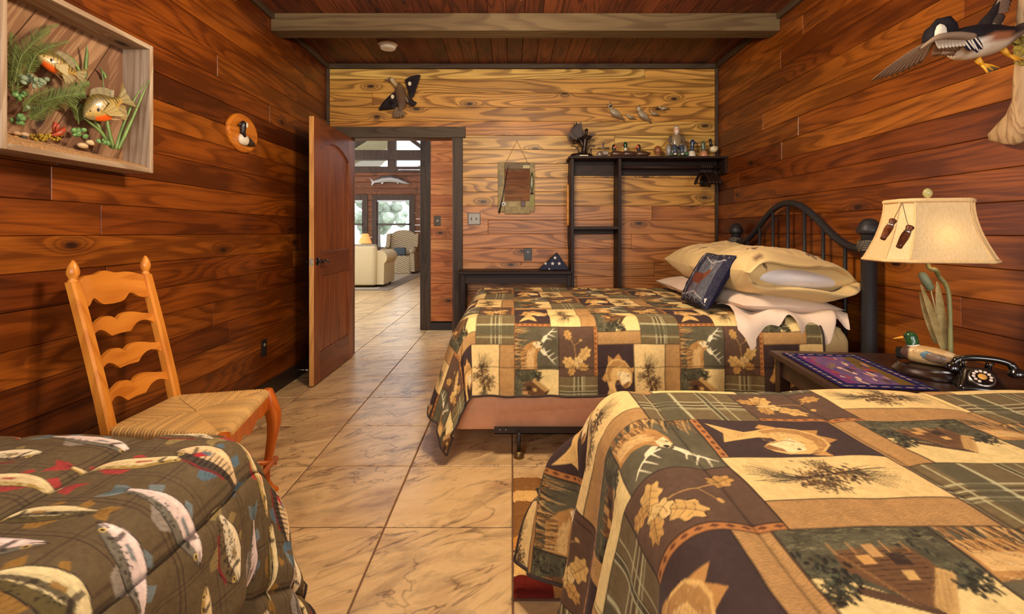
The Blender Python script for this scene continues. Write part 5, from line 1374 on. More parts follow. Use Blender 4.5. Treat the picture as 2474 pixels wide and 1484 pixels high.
for t_, r_ in ((0, .0065), (1, .008)):
    hx, hy, cut = shade_size(t_); MB().tube(shade_ring(zb0 + (zb1 - zb0) * t_, hx, hy, cut), r_, 6, closed=True).build('binding', M_trimc, sh, smooth=True)
for i in range(8):
    pts = []
    for k in range(13): pts.append(Vector(rings[k][i * 6]) + (Vector(rings[k][i * 6]) - Vector((LX, LY, rings[k][0][2]))).normalized() * .001)
    MB().tube(pts, .003, 5).build('seam', M_trimc, sh, smooth=True)
MB().lathe([(.004, 0), (.004, .012), (.009, .016), (.0145, .026), (.015, .034), (.010, .044), (.002, .048)], (LX, LY, zb1), 14).build('finial', plain('jade_finial', rgb(172, 164, 106), .3, .2, 40), lp, smooth=True)
MB().tube([(LX - .115, LY, zb1 - .004), (LX + .115, LY, zb1 - .004)], .002, 5).tube([(LX, LY - .08, zb1 - .004), (LX, LY + .08, zb1 - .004)], .002, 5).build('spider', M_brass, lp)['kind'] = 'stuff'
bulb = NT('warm_bulb'); bulb.b.inputs['Emission Color'].default_value = rgba(rgb(255, 205, 130)); bulb.b.inputs['Emission Strength'].default_value = 1.0
MB().lathe([(.012, 0), (.013, .02), (.026, .05), (.028, .065), (.022, .085), (.006, .095)], (LX, LY, NZ + .44), 14).build('bulb', bulb.m, lp, smooth=True)
point_light('lamp_bulb_glow', (LX, LY - .035, NZ + .50), 0.6, (1.0, .74, .42), .03)
# duck calls on a lanyard
M_call = wood('polished_walnut_call', 'z', [rgb(112, 62, 36)], knots=0, ringdark=.5, rough=.25, gscale=3.0)
lan = thing('duck_call_lanyard', 'pair of turned walnut duck calls hanging by a cord on the lamp shade', 'duck calls', (1.42, 1.55, 1.2))
def on_shade(px, py, Y): return Vector(at(px, py, Y))
Yc = LY - .112
for (a, b) in (((2158, 533), (2133, 577)), ((2199, 549), (2172, 597))):
    pa, pb = on_shade(*a, Yc - .004), on_shade(*b, Yc - .024); d = pb - pa; L_ = d.length; z_ = d.normalized()
    mtx = Matrix.Translation(pa) @ z_.to_track_quat('Z', 'Y').to_matrix().to_4x4(); k = L_ / .08
    m = MB(); m.lathe([(.0115, 0), (.0105, .004), (.0085, .012), (.0075, .019)], (0, 0, 0), 14); m.v = [tuple(mtx @ (Vector(p) * k)) for p in m.v]; o = m.build('call_insert', M_call, lan, smooth=True)
    m = MB(); m.lathe([(.0085, .018), (.0105, .019), (.0105, .025), (.0085, .026)], (0, 0, 0), 14); m.v = [tuple(mtx @ (Vector(p) * k)) for p in m.v]; m.build('brass_band', M_brass, lan, smooth=True)
    m = MB(); m.lathe([(.010, .0255), (.0115, .030), (.0115, .036), (.0105, .038), (.0118, .041), (.010, .060), (.0085, .074), (.0085, .080)], (0, 0, 0), 14); m.v = [tuple(mtx @ (Vector(p) * k)) for p in m.v]; m.build('call_barrel', M_call, lan, smooth=True)
kn = on_shade(2180, 490, LY - .090)
MB().tube([kn, on_shade(2164, 520, Yc + .025), on_shade(2157, 536, Yc)], .0012, 5).build('cord', plain('brown_cord', rgb(110, 82, 56), .8), lan)
MB().tube([kn, on_shade(2191, 535, Yc + .012), on_shade(2198, 552, Yc)], .0012, 5).build('cord', plain('brown_cord', rgb(110, 82, 56), .8), lan)

# rotary telephone
M_bake = plain('black_bakelite', rgb(20, 17, 17), .16, .1, 20, coat=.5)
ph = thing('rotary_telephone', 'black rotary telephone at the right end of the side table', 'telephone', (1.62, 1.60, NZ))
PX, PY = 1.572, 1.655; PR = math.radians(-28)
def pt(x_, y_, z_): x_, y_, z_ = x_ * .74, y_ * .74, z_ * .74; return (PX + x_ * math.cos(PR) - y_ * math.sin(PR), PY + x_ * math.sin(PR) + y_ * math.cos(PR), NZ + z_)
m = MB(); rings = []
for (hw, yf, yb, z_) in ((.088, -.088, .085, 0), (.088, -.088, .085, .012), (.082, -.080, .080, .022), (.070, -.052, .070, .045), (.058, -.020, .060, .072), (.052, -.008, .055, .082), (.046, 0, .048, .086)):
    c_ = []
    for (sx_, sy_) in ((1, 1), (-1, 1), (-1, -1), (1, -1)):
        for k in range(5):
            a0 = {(1, 1): 0, (-1, 1): PI / 2, (-1, -1): PI, (1, -1): 1.5 * PI}[(sx_, sy_)]; a = a0 + PI / 2 * k / 4; r_ = .018
            c_.append(pt(sx_ * (hw - r_) + r_ * math.cos(a), (yb - r_ if sy_ > 0 else yf + r_) + r_ * math.sin(a), z_))
    rings.append(c_)
m.loft(rings).build('body', M_bake, ph, smooth=True, angle=50)
# dial on the sloping face
fc = Vector(pt(0, -.052, .052)); nrm = (Vector(pt(0, -.30, .30)) - Vector(pt(0, 0, .0 - .12))).normalized()
nrm = (Vector(pt(0, -.62, .75)) - Vector(pt(0, 0, 0))).normalized(); 
Mq = Matrix.Translation(fc) @ nrm.to_track_quat('Z', 'Y').to_matrix().to_4x4() @ Matrix.Scale(.86, 4)
m = MB(); m.lathe([(.040, -.006), (.040, .004), (.036, .007), (.034, .006)], (0, 0, 0), 28); m.v = [tuple(Mq @ Vector(p)) for p in m.v]; dl = m.build('dial_bezel', plain('worn_silver_bezel', rgb(130, 120, 112), .3, metal=.8), ph, smooth=True, angle=30)
m = MB(); m.lathe([(.0345, .004), (.034, .009), (.016, .010), (.002, .0105)], (0, 0, 0), 28); m.v = [tuple(Mq @ Vector(p)) for p in m.v]; m.build('finger_wheel', M_bake, dl, smooth=True, angle=30)
for k in range(10):
    a = math.radians(-30 + k * 30); m = MB(); m.lathe([(.0055, .0085), (.0055, .0108), (.004, .0112)], (.0255 * math.cos(a), .0255 * math.sin(a), 0), 12); m.v = [tuple(Mq @ Vector(p)) for p in m.v]; m.build('finger_hole', plain('ivory_number_plate', rgb(212, 196, 184), .4), dl)
m = MB(); m.lathe([(.0135, .0105), (.0135, .0115), (.012, .012)], (0, 0, 0), 20); m.v = [tuple(Mq @ Vector(p)) for p in m.v]; m.build('centre_card', plain('yellowed_card', rgb(196, 146, 70), .6, .3, 60), dl)
for sx_ in (-1, 1):
    MB().tube([pt(sx_ * .045, .01, .082), pt(sx_ * .048, .012, .104), pt(sx_ * .060, .014, .108)], .005, 8).tube([pt(sx_ * .045, .05, .082), pt(sx_ * .048, .048, .104)], .005, 8).build('cradle_prong', M_bake, ph, smooth=True)['kind'] = 'stuff'
hp = crom([pt(-.075, .028, .080), pt(-.062, .03, .108), pt(-.025, .03, .122), pt(.03, .03, .126), pt(.085, .03, .122), pt(.122, .03, .108), pt(.135, .028, .080)], 5)
hs = MB().tube(hp, [.013] * 6 + [.0105] * (len(hp) - 12) + [.013] * 6, 12).build('handset', M_bake, ph, smooth=True)
for sx_ in (-1, 1):
    m = MB(); m.lathe([(.012, .02), (.026, .008), (.030, 0), (.030, -.010), (.024, -.016)], (0, 0, 0), 20); mq = Matrix.Translation(pt(.03 + sx_ * .108, .026, .076)) @ Matrix.Scale(.78, 4) @ Matrix.Rotation(PR, 4, 'Z') @ Matrix.Rotation(-sx_ * .25, 4, 'Y'); m.v = [tuple(mq @ Vector(p)) for p in m.v]; m.build('ear_cup', M_bake, hs, smooth=True, angle=40)

# ================================================================ SHAG RUG
def rug():
    x0, y0, W, L = 0.006, 1.552, 0.78, 0.755
    t_ = thing('patchwork_rug', 'thick pile rug with cream, tan and brick red blocks beside the right comforter', 'rug', (x0 + W / 2, y0 + L / 2, 0))
    C4 = {'c': rgb(226, 178, 106), 'r': rgb(104, 34, 26), 't': rgb(140, 96, 52), 'd': rgb(96, 62, 34), 'g': rgb(206, 142, 66)}
    rows = [('t', .09, 'ctcdr'), ('x', .09, 'rtdct'), ('x', .11, 'cdrtc'), ('x', .10, 'gtcrd'), ('x', .15, 'tdctr'), ('x', .145, 'drtdc'), ('x', .07, 'crtcd')]
    rows = [(.10, 'rtdctg'), (.135, 'cdrtcd'), (.075, 'gtdrct'), (.135, 'tdctrd'), (.105, 'tcdgtc'), (.085, 'crtcdt'), (.12, 'tdrctg')]
    m = MB(); m.box((x0, y0, 0.002), (x0 + W, y0 + L, .010)); m.build('backing', plain('rug_backing', rgb(88, 52, 36), .95), t_)
    yy = y0; rn = random.Random(3)
    mats = {k: plain('wool_pile_' + n_, C4[k], .98, .25, 160, bump=.6, spec=.05) for k, n_ in zip('crtdg', ('cream', 'brick', 'tan', 'umber', 'gold'))}
    for h, s_ in rows:
        h = h * .755 / .755; w = W / 6; xx = x0
        for i, c in enumerate(s_):
            n = 9; P_ = []
            for a in range(n + 1):
                r_ = []
                for b in range(n + 1):
                    e = min(a, n - a, b, n - b); z = .010 + (.012 if e > 0 else 0) + rn.uniform(-.002, .002)
                    r_.append((xx + w * a / n, yy + h * b / n, z))
                P_.append(r_)
            MB().grid(P_).build('pile_block', mats[c], t_, smooth=True)
            xx += w
        yy += h
rug()

# ================================================================ SHELF UNIT ON THE BACK WALL
M_esp = wood('espresso_shelf_x', 'x', [rgb(50, 34, 28)], knots=0, ringdark=.65, rough=.5, blotch=.2, spec=.2)
M_espz = wood('espresso_shelf_z', 'z', [rgb(46, 31, 26)], knots=0, ringdark=.65, rough=.5, blotch=.2, spec=.2)
SHZ = 1.848; SY = YB - .235
def bx(px): return (px - CX) / F * YB
def bz(py): return CZ - (py - CY) / F * YB
sh_ = thing('wall_shelf_unit', 'tall dark espresso shelf unit with clothes rod on the pine back wall', 'shelf unit', (1.2, 4.5, 0))
x1_, x2_ = .530, .955
MB().box((x1_ - .02, SY, SHZ - .02), (XR - .003, YB - .004, SHZ), bev=.003).build('top_board', M_esp, sh_)
MB().box((x1_, SY + .02, 0), (x1_ + .028, YB - .004, SHZ - .02), bev=.002).build('upright', M_espz, sh_)
MB().box((x2_, SY + .02, 0), (x2_ + .028, YB - .004, SHZ - .02), bev=.002).build('upright', M_espz, sh_)
MB().box((x1_ + .028, YB - .022, SHZ - .15), (x2_, YB - .004, SHZ - .02)).build('back_rail', M_esp, sh_)
MB().box((x2_ + .028, YB - .022, SHZ - .15), (XR - .027, YB - .004, SHZ - .02)).build('back_rail', M_esp, sh_)
MB().box((x1_ + .028, SY + .02, 1.195), (x2_, YB - .004, 1.222), bev=.002).build('shelf_board', M_esp, sh_)
MB().box((x1_ + .028, YB - .022, 1.155), (x2_, YB - .004, 1.195)).build('shelf_cleat', M_esp, sh_)
MB().box((XR - .022, SY + .02, SHZ - .15), (XR - .003, YB - .026, SHZ - .02)).build('end_cleat', M_esp, sh_)
MB().tube([(x2_ + .028, SY + .115, SHZ - .085), (XR - .022, SY + .115, SHZ - .085)], .0155, 14).build('clothes_rod', M_esp, sh_, smooth=True)
MB().lathe([(.026, 0), (.026, .008), (.018, .012)], (x2_ + .028, SY + .115, SHZ - .085), 14, axis='x').build('rod_socket', M_esp, sh_, smooth=True)
# hangers
def hanger(i):
    x_ = 1.738 + i * .021; y_ = SY + .115; z_ = SHZ - .085
    t_ = thing('clothes_hanger', 'leftmost dark wooden hanger on the rod, swung out from the bunch' if i == 0 else 'dark wooden hanger hanging straight in the bunch at the rod end', 'hanger', (x_, y_, z_), 'dark hangers on the clothes rod')
    MB().tube(crom([(x_, y_ - .022, z_ - .004), (x_, y_ - .014, z_ + .016), (x_, y_ + .004, z_ + .0195), (x_, y_ + .0195, z_ + .006), (x_, y_ + .016, z_ - .018), (x_, y_ + .002, z_ - .034), (x_, y_, z_ - .06)], 4), .0018, 6).build('hook', M_brass, t_, smooth=True)
    ang = (-.66, -.10, -.05, 0, .05)[i]; ca, sa = math.cos(PI / 2 + ang), math.sin(PI / 2 + ang)
    for s_ in (-1, 1):
        path = [(x_, y_, z_ - .055), (x_ + s_ * ca * .05, y_ + s_ * sa * .05, z_ - .066), (x_ + s_ * ca * .12, y_ + s_ * sa * .12, z_ - .105), (x_ + s_ * ca * .19, y_ + s_ * sa * .19, z_ - .165)]
        path = [(p[0], min(p[1], YB - .012), p[2]) for p in path]
        MB().tube(crom(path, 4), [.012] * 9 + [.013, .014, .015, .012], 8, flat=1.0).build('arm', M_espz, t_, smooth=True)
    MB().tube([(x_ - ca * .17, min(YB - .012, y_ - sa * .17), z_ - .155), (x_ + ca * .17, min(YB - .012, y_ + sa * .17), z_ - .155)], .005, 8).build('trouser_bar', M_espz, t_, smooth=True)
for i in range(5): hanger(i)
# desk shelf left of it
ds = thing('wall_desk', 'low dark espresso desk shelf between the door casing and shelf unit', 'desk', (0, 4.45, 0))
DZ_ = CZ - (655 - CY) / F * 4.32
MB().box((bx(1118) - .02, YB - .30, DZ_ - .030), (x1_ - .002, YB - .004, DZ_), bev=.006).build('top_board', M_esp, ds)
MB().box((bx(1118) + .02, YB - .24, DZ_ - .115), (x1_ - .004, YB - .222, DZ_ - .030)).build('front_rail', M_esp, ds)
MB().box((bx(1118) + .01, YB - .27, 0), (bx(1118) + .045, YB - .23, DZ_ - .03)).build('leg', M_espz, ds)
MB().box((bx(1118) + .01, YB - .05, 0), (bx(1118) + .045, YB - .022, DZ_ - .03)).build('leg', M_espz, ds)
MB().box((x1_ - .04, YB - .27, 0), (x1_ - .006, YB - .23, DZ_ - .03)).build('leg', M_espz, ds)
# folded flag
fg = thing('folded_flag', 'navy folded triangular flag with white stars on the desk shelf', 'flag', (.40, 4.42, DZ_))
fx0, fx1, fxt, fyf = .245, .525, .415, YB - .20
k_ = (fyf) / F
tri = [((1300 - CX) * k_, DZ_), ((1377 - CX) * k_, DZ_), ((1346 - CX) * k_, DZ_ + (655 - 615) * k_)]
tri = [(tri[0][0], DZ_ + .001), (min(tri[1][0], x1_ - .004), DZ_ + .001), (tri[2][0], DZ_ + .158)]
M_flag = plain('navy_flag_cloth', rgb(30, 34, 56), .8, .1, 60, bump=.2)
cen_ = (sum(p[0] for p in tri) / 3, sum(p[1] for p in tri) / 3)
m = MB(); V = []
for (w, s_) in ((0, .93), (-.012, 1), (.055, 1), (.066, .93)):
    V.append([(cen_[0] + (u - cen_[0]) * s_, fyf + w + .012, max(DZ_ + .001, cen_[1] + (v - cen_[1]) * s_)) for u, v in tri])
V = [V[0], V[1], V[2], V[3]]
rings_ = []
for w, s_ in ((0.0, .90), (.010, 1.0), (.060, 1.0), (.070, .90)):
    rings_.append([(cen_[0] + (u - cen_[0]) * s_, fyf + w, max(DZ_ + .001, cen_[1] + (v - cen_[1]) * s_)) for u, v in tri])
MB().loft(rings_).build('folded_cloth', M_flag, fg)
def star(cx, cz, r):
    pts = []
    for k in range(10):
        a = PI / 2 + k * PI / 5; rr = r if k % 2 == 0 else r * .40; pts.append((cx + rr * math.cos(a), cz + rr * math.sin(a)))
    return MB().prism(pts, lambda u, v, w: (u, fyf + w - .0025, v), .003)
M_star = plain('white_star', rgb(226, 218, 210), .8)
for (px, py, r) in ((1341, 623, .018), (1318, 637, .016), (1335, 637, .019), (1351, 637, .018), (1327, 650, .010)):
    star((px - CX) * k_, CZ - (py - CY) * k_, r).build('star', M_star, fg)
# bamboo walking stick / back scratcher hung beside the shelf
bm_ = thing('bamboo_stick', 'bamboo-handled back scratcher hanging on the side of the shelf unit', 'back scratcher', (.51, 4.5, 1.4))
M_bamb = plain('golden_bamboo', rgb(196, 132, 62), .35, .2, 25, stretch=(1, 1, .2)); sxk = x1_ - .017; syk = YB - .13
pts, rad = [], []
for k in range(5):
    z0_ = 1.60 - k * .075
    pts += [(sxk, syk, z0_), (sxk, syk, z0_ - .004), (sxk, syk, z0_ - .035), (sxk, syk, z0_ - .070)]; rad += [.0155, .013, .012, .0125]
MB().tube(pts, rad, 10).build('bamboo_handle', M_bamb, bm_, smooth=True)
MB().tube(crom([(sxk, syk, 1.235), (sxk, syk, 1.10), (sxk + .002, syk - .01, 1.04), (sxk + .006, syk - .03, 1.02), (sxk + .006, syk - .04, 1.035)], 4), .004, 8).build('claw_rod', M_orb, bm_, smooth=True)
MB().tube([(sxk, syk, 1.60), (sxk, syk, 1.66), (sxk + .008, syk + .002, 1.78)], .002, 6).build('hanging_cord', M_orb, bm_)

# ================================================================ FIGURINES ON THE TOP SHELF
FY = SY + .075
def sx(px): return (px - CX) / F * FY
def szz(py): return CZ - (py - CY) / F * FY
M_brz = plain('dark_bronze', rgb(46, 32, 26), .35, .35, 80, metal=.5)
M_glaze = vcol('glazed_figurine', .3, .0, 200, spec=.5, coat=.3)
Z0 = SHZ + .0005
# bronze waterfowl group
br = thing('bronze_sculpture', 'dark bronze sculpture of birds landing on a stump, left end of shelf', 'sculpture', (sx(1405), FY, SHZ))
oval(MB(), sx(1405), FY, [(0, Z0), (0, Z0 + .012), (-.012, Z0 + .028), (-.03, Z0 + .034)], .105, .055, 24).build('ground_base', M_brz, br, smooth=True)
cxb = sx(1410)
MB().tube([(cxb, FY, Z0 + .02), (cxb + .005, FY, Z0 + .08), (cxb + .012, FY, Z0 + .15), (cxb + .018, FY, Z0 + .17)], [.030, .022, .026, .034], 10).build('stump', M_brz, br, smooth=True)
def mini_wing(base, tip, w, n=7, name='wing', par=None, mat=None, fan=.25, up=Vector((0, -1, 0))):
    base, tip = Vector(base), Vector(tip); d = tip - base; s_ = d.cross(up).normalized(); m = MB()
    for k in range(n):
        t_ = k / (n - 1); a = base + s_ * w * (t_ - .5) * .5; b = tip + s_ * w * (t_ - .5) * 1.6 - d * (.35 * (1 - t_) ** 1.5); dd_ = (b - a); q_ = dd_.cross(up).normalized() * w * .16
        o = up * (.0015 * k)
        P_ = [[a + o - q_ * .5, a + o + q_ * .5], [a.lerp(b, .5) + o - q_, a.lerp(b, .5) + o + q_], [a.lerp(b, .85) + o - q_ * .8, a.lerp(b, .85) + o + q_ * .8], [b + o - q_ * .1, b + o + q_ * .1]]
        m.loft([[P_[i][0], P_[i][1], P_[i][1] + up * .003, P_[i][0] + up * .003] for i in range(4)])
    return m.build(name, mat or M_brz, par)
zz = lambda py: szz(py) 
MB().tube([(sx(1392), FY, zz(345)), (sx(1400), FY, zz(335)), (sx(1407), FY - .01, zz(350)), (sx(1410), FY - .01, zz(362))], [.012, .026, .020, .008], 10).build('bird_body', M_brz, br, smooth=True)
mini_wing((sx(1399), FY, zz(335)), (sx(1378), FY + .01, zz(303)), .075, par=br); mini_wing((sx(1400), FY - .012, zz(333)), (sx(1390), FY - .015, zz(299)), .060, par=br)
mini_wing((sx(1385), FY - .01, zz(338)), (sx(1366), FY - .02, zz(333)), .030, 4, 'tail', br)
MB().tube([(sx(1398), FY - .015, zz(338)), (sx(1390), FY - .02, zz(345)), (sx(1386), FY - .022, zz(350))], [.012, .012, .004], 8).build('bird_head', M_brz, br, smooth=True)
MB().tube([(sx(1402), FY, zz(330)), (sx(1412), FY, zz(334)), (sx(1424), FY, zz(333)), (sx(1430), FY, zz(330))], [.010, .022, .020, .006], 10).build('bird_body', M_brz, br, smooth=True)
MB().tube([(sx(1414), FY, zz(330)), (sx(1416), FY, zz(322)), (sx(1417), FY, zz(314)), (sx(1418), FY - .005, zz(311))], [.013, .012, .017, .006], 10).build('bird_head', M_brz, br, smooth=True)
mini_wing((sx(1408), FY + .01, zz(332)), (sx(1405), FY + .012, zz(314)), .03, 4, par=br); mini_wing((sx(1426), FY, zz(332)), (sx(1436), FY, zz(318)), .03, 4, par=br)
for (a, b, c) in (((1418, 372), (1424, 352), (1437, 355)), ((1400, 372), (1392, 356), (1380, 354)), ((1420, 345), (1430, 337), (1434, 342)), ((1404, 372), (1398, 366), (1396, 376)), ((1422, 374), (1428, 360), (1428, 376))):
    MB().tube(crom([(sx(a[0]), FY - .01, zz(a[1])), (sx(b[0]), FY - .012, zz(b[1])), (sx(c[0]), FY - .014, zz(c[1]))], 5), .0045, 6).build('reed', M_brz, br, smooth=True)
oval(MB(), sx(1408), FY - .050, [(0, Z0 + .004), (0, Z0 + .012)], .042, .006, 20).build('name_plate', plain('white_plate', rgb(230, 214, 186), .4), br)
# pewter piece: a little field gun with a figure
pw = thing('pewter_figurine', 'small tarnished pewter wheeled figurine beside the bronze sculpture', 'figurine', (sx(1455), FY, SHZ))
M_pew = plain('tarnished_pewter', rgb(128, 112, 98), .4, .4, 120, metal=.5)
MB().box((sx(1447), FY - .02, Z0 + .016), (sx(1470), FY + .02, Z0 + .055), bev=.006).build('carriage', M_pew, pw)
for yy in (FY - .026, FY + .026):
    m = MB(); m.lathe([(.024, -.003), (.026, 0), (.024, .003)], (sx(1449), yy, Z0 + .026), 18, axis='y'); 
    m.build('wheel', M_pew, pw, smooth=True)
MB().tube([(sx(1444), FY, zz(358)), (sx(1472), FY, zz(358))], [.006, .008], 8).build('barrel', M_pew, pw, smooth=True)
MB().tube([(sx(1456), FY, zz(358)), (sx(1457), FY, zz(352)), (sx(1458), FY, zz(348))], [.012, .011, .005], 8).ball((sx(1458), FY, zz(346)), .009, 8, 6).build('figure', M_pew, pw, smooth=True)['kind'] = 'stuff'
# duck decoys
def decoy(px0, px_head, py_top, bodycol, headcol, billcol, ring, dirx, lab, cheek=None):
    L = .125; hx = sx(px_head); bxc = hx + (-dirx) * .045 if False else hx + (.055 if px0 > px_head else -.055)
    t_ = thing('duck_decoy', lab, 'decoy', (hx, FY, SHZ), 'small painted duck decoys on the shelf')
    s_ = 1 if px0 > px_head else -1
    m = MB(); yy = FY
    stations(m, [((hx - s_ * .030, yy, Z0 + .032), .008, .010, .014, bodycol), ((hx - s_ * .022, yy, Z0 + .030), .024, .024, .029, bodycol), ((hx, yy, Z0 + .030), .032, .030, .0295, bodycol), ((hx + s_ * .04, yy, Z0 + .030), .034, .028, .0295, bodycol), ((hx + s_ * .075, yy, Z0 + .030), .028, .022, .026, bodycol), ((hx + s_ * .100, yy, Z0 + .034), .012, .010, .012, bodycol), ((hx + s_ * .108, yy, Z0 + .038), .003, .003, .003, bodycol)], 14)
    b = m.build('body', M_glaze, t_, smooth=True)
    zt = szz(py_top)
    m = MB(); stations(m, [((hx, yy, Z0 + .035), .017, .017, .017, bodycol), ((hx, yy, zt - .060), .0135, .0135, .0135, ring), ((hx, yy, zt - .056), .013, .013, .013, ring), ((hx, yy, zt - .054), .0135, .0135, .0135, headcol), ((hx + dirx * .001, yy, zt - .035), .018, .019, .018, headcol), ((hx + dirx * .002, yy, zt - .018), .0185, .020, .018, headcol), ((hx, yy, zt - .004), .011, .012, .011, headcol), ((hx, yy, zt), .003, .003, .003, headcol)], 14, up=(1, 0, 0))
    h = m.build('head', M_glaze, t_, smooth=True)
    m = MB(); stations(m, [((hx + dirx * .014, yy - .004, zt - .028), .009, .008, .007, billcol), ((hx + dirx * .030, yy - .008, zt - .033), .008, .004, .004, billcol), ((hx + dirx * .042, yy - .010, zt - .035), .004, .002, .002, billcol)], 10); m.build('bill', M_glaze, h, smooth=True)
    if cheek: MB().ball((hx + dirx * .010, yy - .014, zt - .024), (.012, .008, .014), 10, 6, cheek).build('cheek_patch', M_glaze, h, smooth=True)
decoy(1500, 1483, 349, rgb(84, 54, 34), rgb(22, 20, 24), rgb(196, 88, 40), rgb(22, 20, 24), 1, 'black-headed duck decoy with orange cheek, left of the green-headed mallard', rgb(206, 96, 44))
decoy(1530, 1511, 343, rgb(72, 48, 36), rgb(22, 66, 44), rgb(160, 40, 36), rgb(226, 214, 190), -1, 'mallard decoy with green head and white neck ring on the shelf')
decoy(1560, 1543, 349, rgb(78, 52, 34), rgb(24, 22, 26), rgb(190, 60, 40), rgb(24, 22, 26), -1, 'black-headed duck decoy with orange cheek, right of the green-headed mallard', rgb(206, 96, 44))
# brown ball on a stand
gb = thing('carved_egg', 'round brown carved egg on a small clear stand', 'ornament', (sx(1589), FY, SHZ))
MB().ball((sx(1589), FY, Z0 + .062), (.036, .036, .042), 16, 10).build('egg', plain('brown_egg', rgb(138, 84, 52), .35, .25, 60), gb, smooth=True)
MB().lathe([(.030, 0), (.030, .006), (.012, .010), (.012, .018), (.030, .026), (.032, .030), (.026, .028)], (sx(1589), FY, Z0), 16).build('stand', plain('clear_brown_stand', rgb(150, 104, 70), .2), gb, smooth=True)
# seated man figurine
mn = thing('seated_man_figurine', 'porcelain figurine of a seated old fisherman in a tan vest and cap', 'figurine', (sx(1635), FY, SHZ))
SK, VEST, JEAN, WHT, GRN, SLV = rgb(214, 168, 140), rgb(142, 122, 90), rgb(70, 80, 96), rgb(224, 216, 206), rgb(92, 104, 66), rgb(150, 142, 140)
fx_ = sx(1634)
m = MB()
for k in range(16):
    rr = random.Random(k); m.ball((fx_ + rr.uniform(-.06, .085), FY + rr.uniform(-.03, .03), Z0 + rr.uniform(.012, .03)), (rr.uniform(.02, .03), .025, rr.uniform(.011, .02)), 8, 6, rgb(*[v * rr.uniform(.7, 1.1) for v in (96, 104, 70)]))
m.ball((fx_, FY + .02, Z0 + .055), (.06, .035, .055), 12, 8, rgb(110, 106, 96)); m.build('rock_base', M_glaze, mn, smooth=True)['kind'] = 'stuff'
m = MB(); stations(m, [((fx_, FY, Z0 + .085), .045, .030, .030, JEAN), ((fx_, FY, Z0 + .10), .048, .032, .032, VEST), ((fx_, FY, Z0 + .14), .046, .032, .030, VEST), ((fx_, FY, Z0 + .18), .050, .030, .028, VEST), ((fx_, FY, Z0 + .20), .036, .022, .022, VEST), ((fx_, FY, Z0 + .206), .016, .014, .014, WHT), ((fx_, FY - .002, Z0 + .218), .014, .013, .013, SK)], 16, up=(0, -1, 0))
m.build('torso', M_glaze, mn, smooth=True)
m = MB(); stations(m, [((fx_, FY - .004, Z0 + .214), .012, .012, .012, WHT), ((fx_, FY - .008, Z0 + .224), .022, .020, .020, WHT), ((fx_, FY - .006, Z0 + .240), .026, .024, .024, SK), ((fx_, FY - .006, Z0 + .256), .026, .024, .024, SK), ((fx_, FY - .004, Z0 + .264), .025, .023, .023, WHT), ((fx_, FY - .004, Z0 + .268), .026, .024, .024, rgb(66, 62, 74)), ((fx_, FY - .004, Z0 + .276), .022, .020, .020, rgb(190, 180, 176)), ((fx_, FY - .004, Z0 + .279), .006, .006, .006, rgb(190, 180, 176))], 16, up=(0, -1, 0))
hd_ = m.build('head', M_glaze, mn, smooth=True)
MB().ball((fx_, FY - .031, Z0 + .243), (.004, .006, .006), 8, 6, rgb(220, 160, 132)).build('nose', M_glaze, hd_, smooth=True)
for s_ in (-1, 1):
    MB().ball((fx_ + s_ * .009, FY - .0285, Z0 + .251), (.0028, .002, .0028), 6, 5, rgb(40, 34, 34)).build('eye', M_glaze, hd_)
    MB().tube([(fx_ + s_ * .048, FY, Z0 + .188), (fx_ + s_ * .064, FY - .005, Z0 + .15), (fx_ + s_ * .056, FY - .03, Z0 + .115), (fx_ + s_ * .035, FY - .045, Z0 + .105)], [.016, .0155, .013, .010], 10, rgb(110, 92, 80)).build('arm', M_glaze, mn, smooth=True)
    MB().ball((fx_ + s_ * .030, FY - .048, Z0 + .103), (.011, .009, .009), 8, 6, SK).build('hand', M_glaze, mn, smooth=True)
    MB().tube([(fx_ + s_ * .022, FY - .005, Z0 + .090), (fx_ + s_ * .034, FY - .050, Z0 + .088), (fx_ + s_ * .032, FY - .056, Z0 + .05), (fx_ + s_ * .030, FY - .058, Z0 + .026)], [.022, .021, .017, .014], 10, JEAN).build('leg', M_glaze, mn, smooth=True)
    MB().ball((fx_ + s_ * .032, FY - .066, Z0 + .018), (.014, .022, .011), 10, 6, WHT).build('shoe', M_glaze, mn, smooth=True)
    MB().ball((fx_ + s_ * .072, FY - .004, Z0 + .062), (.024, .026, .052), 12, 8, SLV).build('bucket', M_glaze, mn, smooth=True)
# duck busts
def bust(px, py, basecol, headcol, billcol, dirx, lab):
    hx = sx(px); zt = szz(py); t_ = thing('duck_bust', lab, 'figurine', (hx, FY, SHZ))
    m = MB(); m.lathe([(.034, Z0), (.035, Z0 + .010), (.033, Z0 + .030), (.024, Z0 + .052), (.019, Z0 + .056)], (hx, FY, 0), 18, basecol); m.build('breast', M_glaze, t_, smooth=True)
    m = MB(); stations(m, [((hx, FY, Z0 + .050), .020, .020, .020, headcol), ((hx + dirx * .004, FY, Z0 + .080), .016, .016, .016, headcol), ((hx + dirx * .006, FY, zt - .045), .017, .018, .017, headcol), ((hx + dirx * .008, FY, zt - .025), .021, .024, .020, headcol), ((hx + dirx * .006, FY, zt - .008), .015, .017, .014, headcol), ((hx + dirx * .005, FY, zt), .004, .004, .004, headcol)], 16, up=(1, 0, 0)); h = m.build('head', M_glaze, t_, smooth=True)
    m = MB(); stations(m, [((hx + dirx * .024, FY - .006, zt - .030), .010, .009, .009, billcol), ((hx + dirx * .042, FY - .012, zt - .038), .009, .005, .005, billcol), ((hx + dirx * .054, FY - .014, zt - .042), .005, .003, .003, billcol)], 10); m.build('bill', M_glaze, h, smooth=True)
    MB().ball((hx + dirx * .016, FY - .019, zt - .026), .003, 6, 5, rgb(220, 170, 60)).build('eye', M_glaze, h)
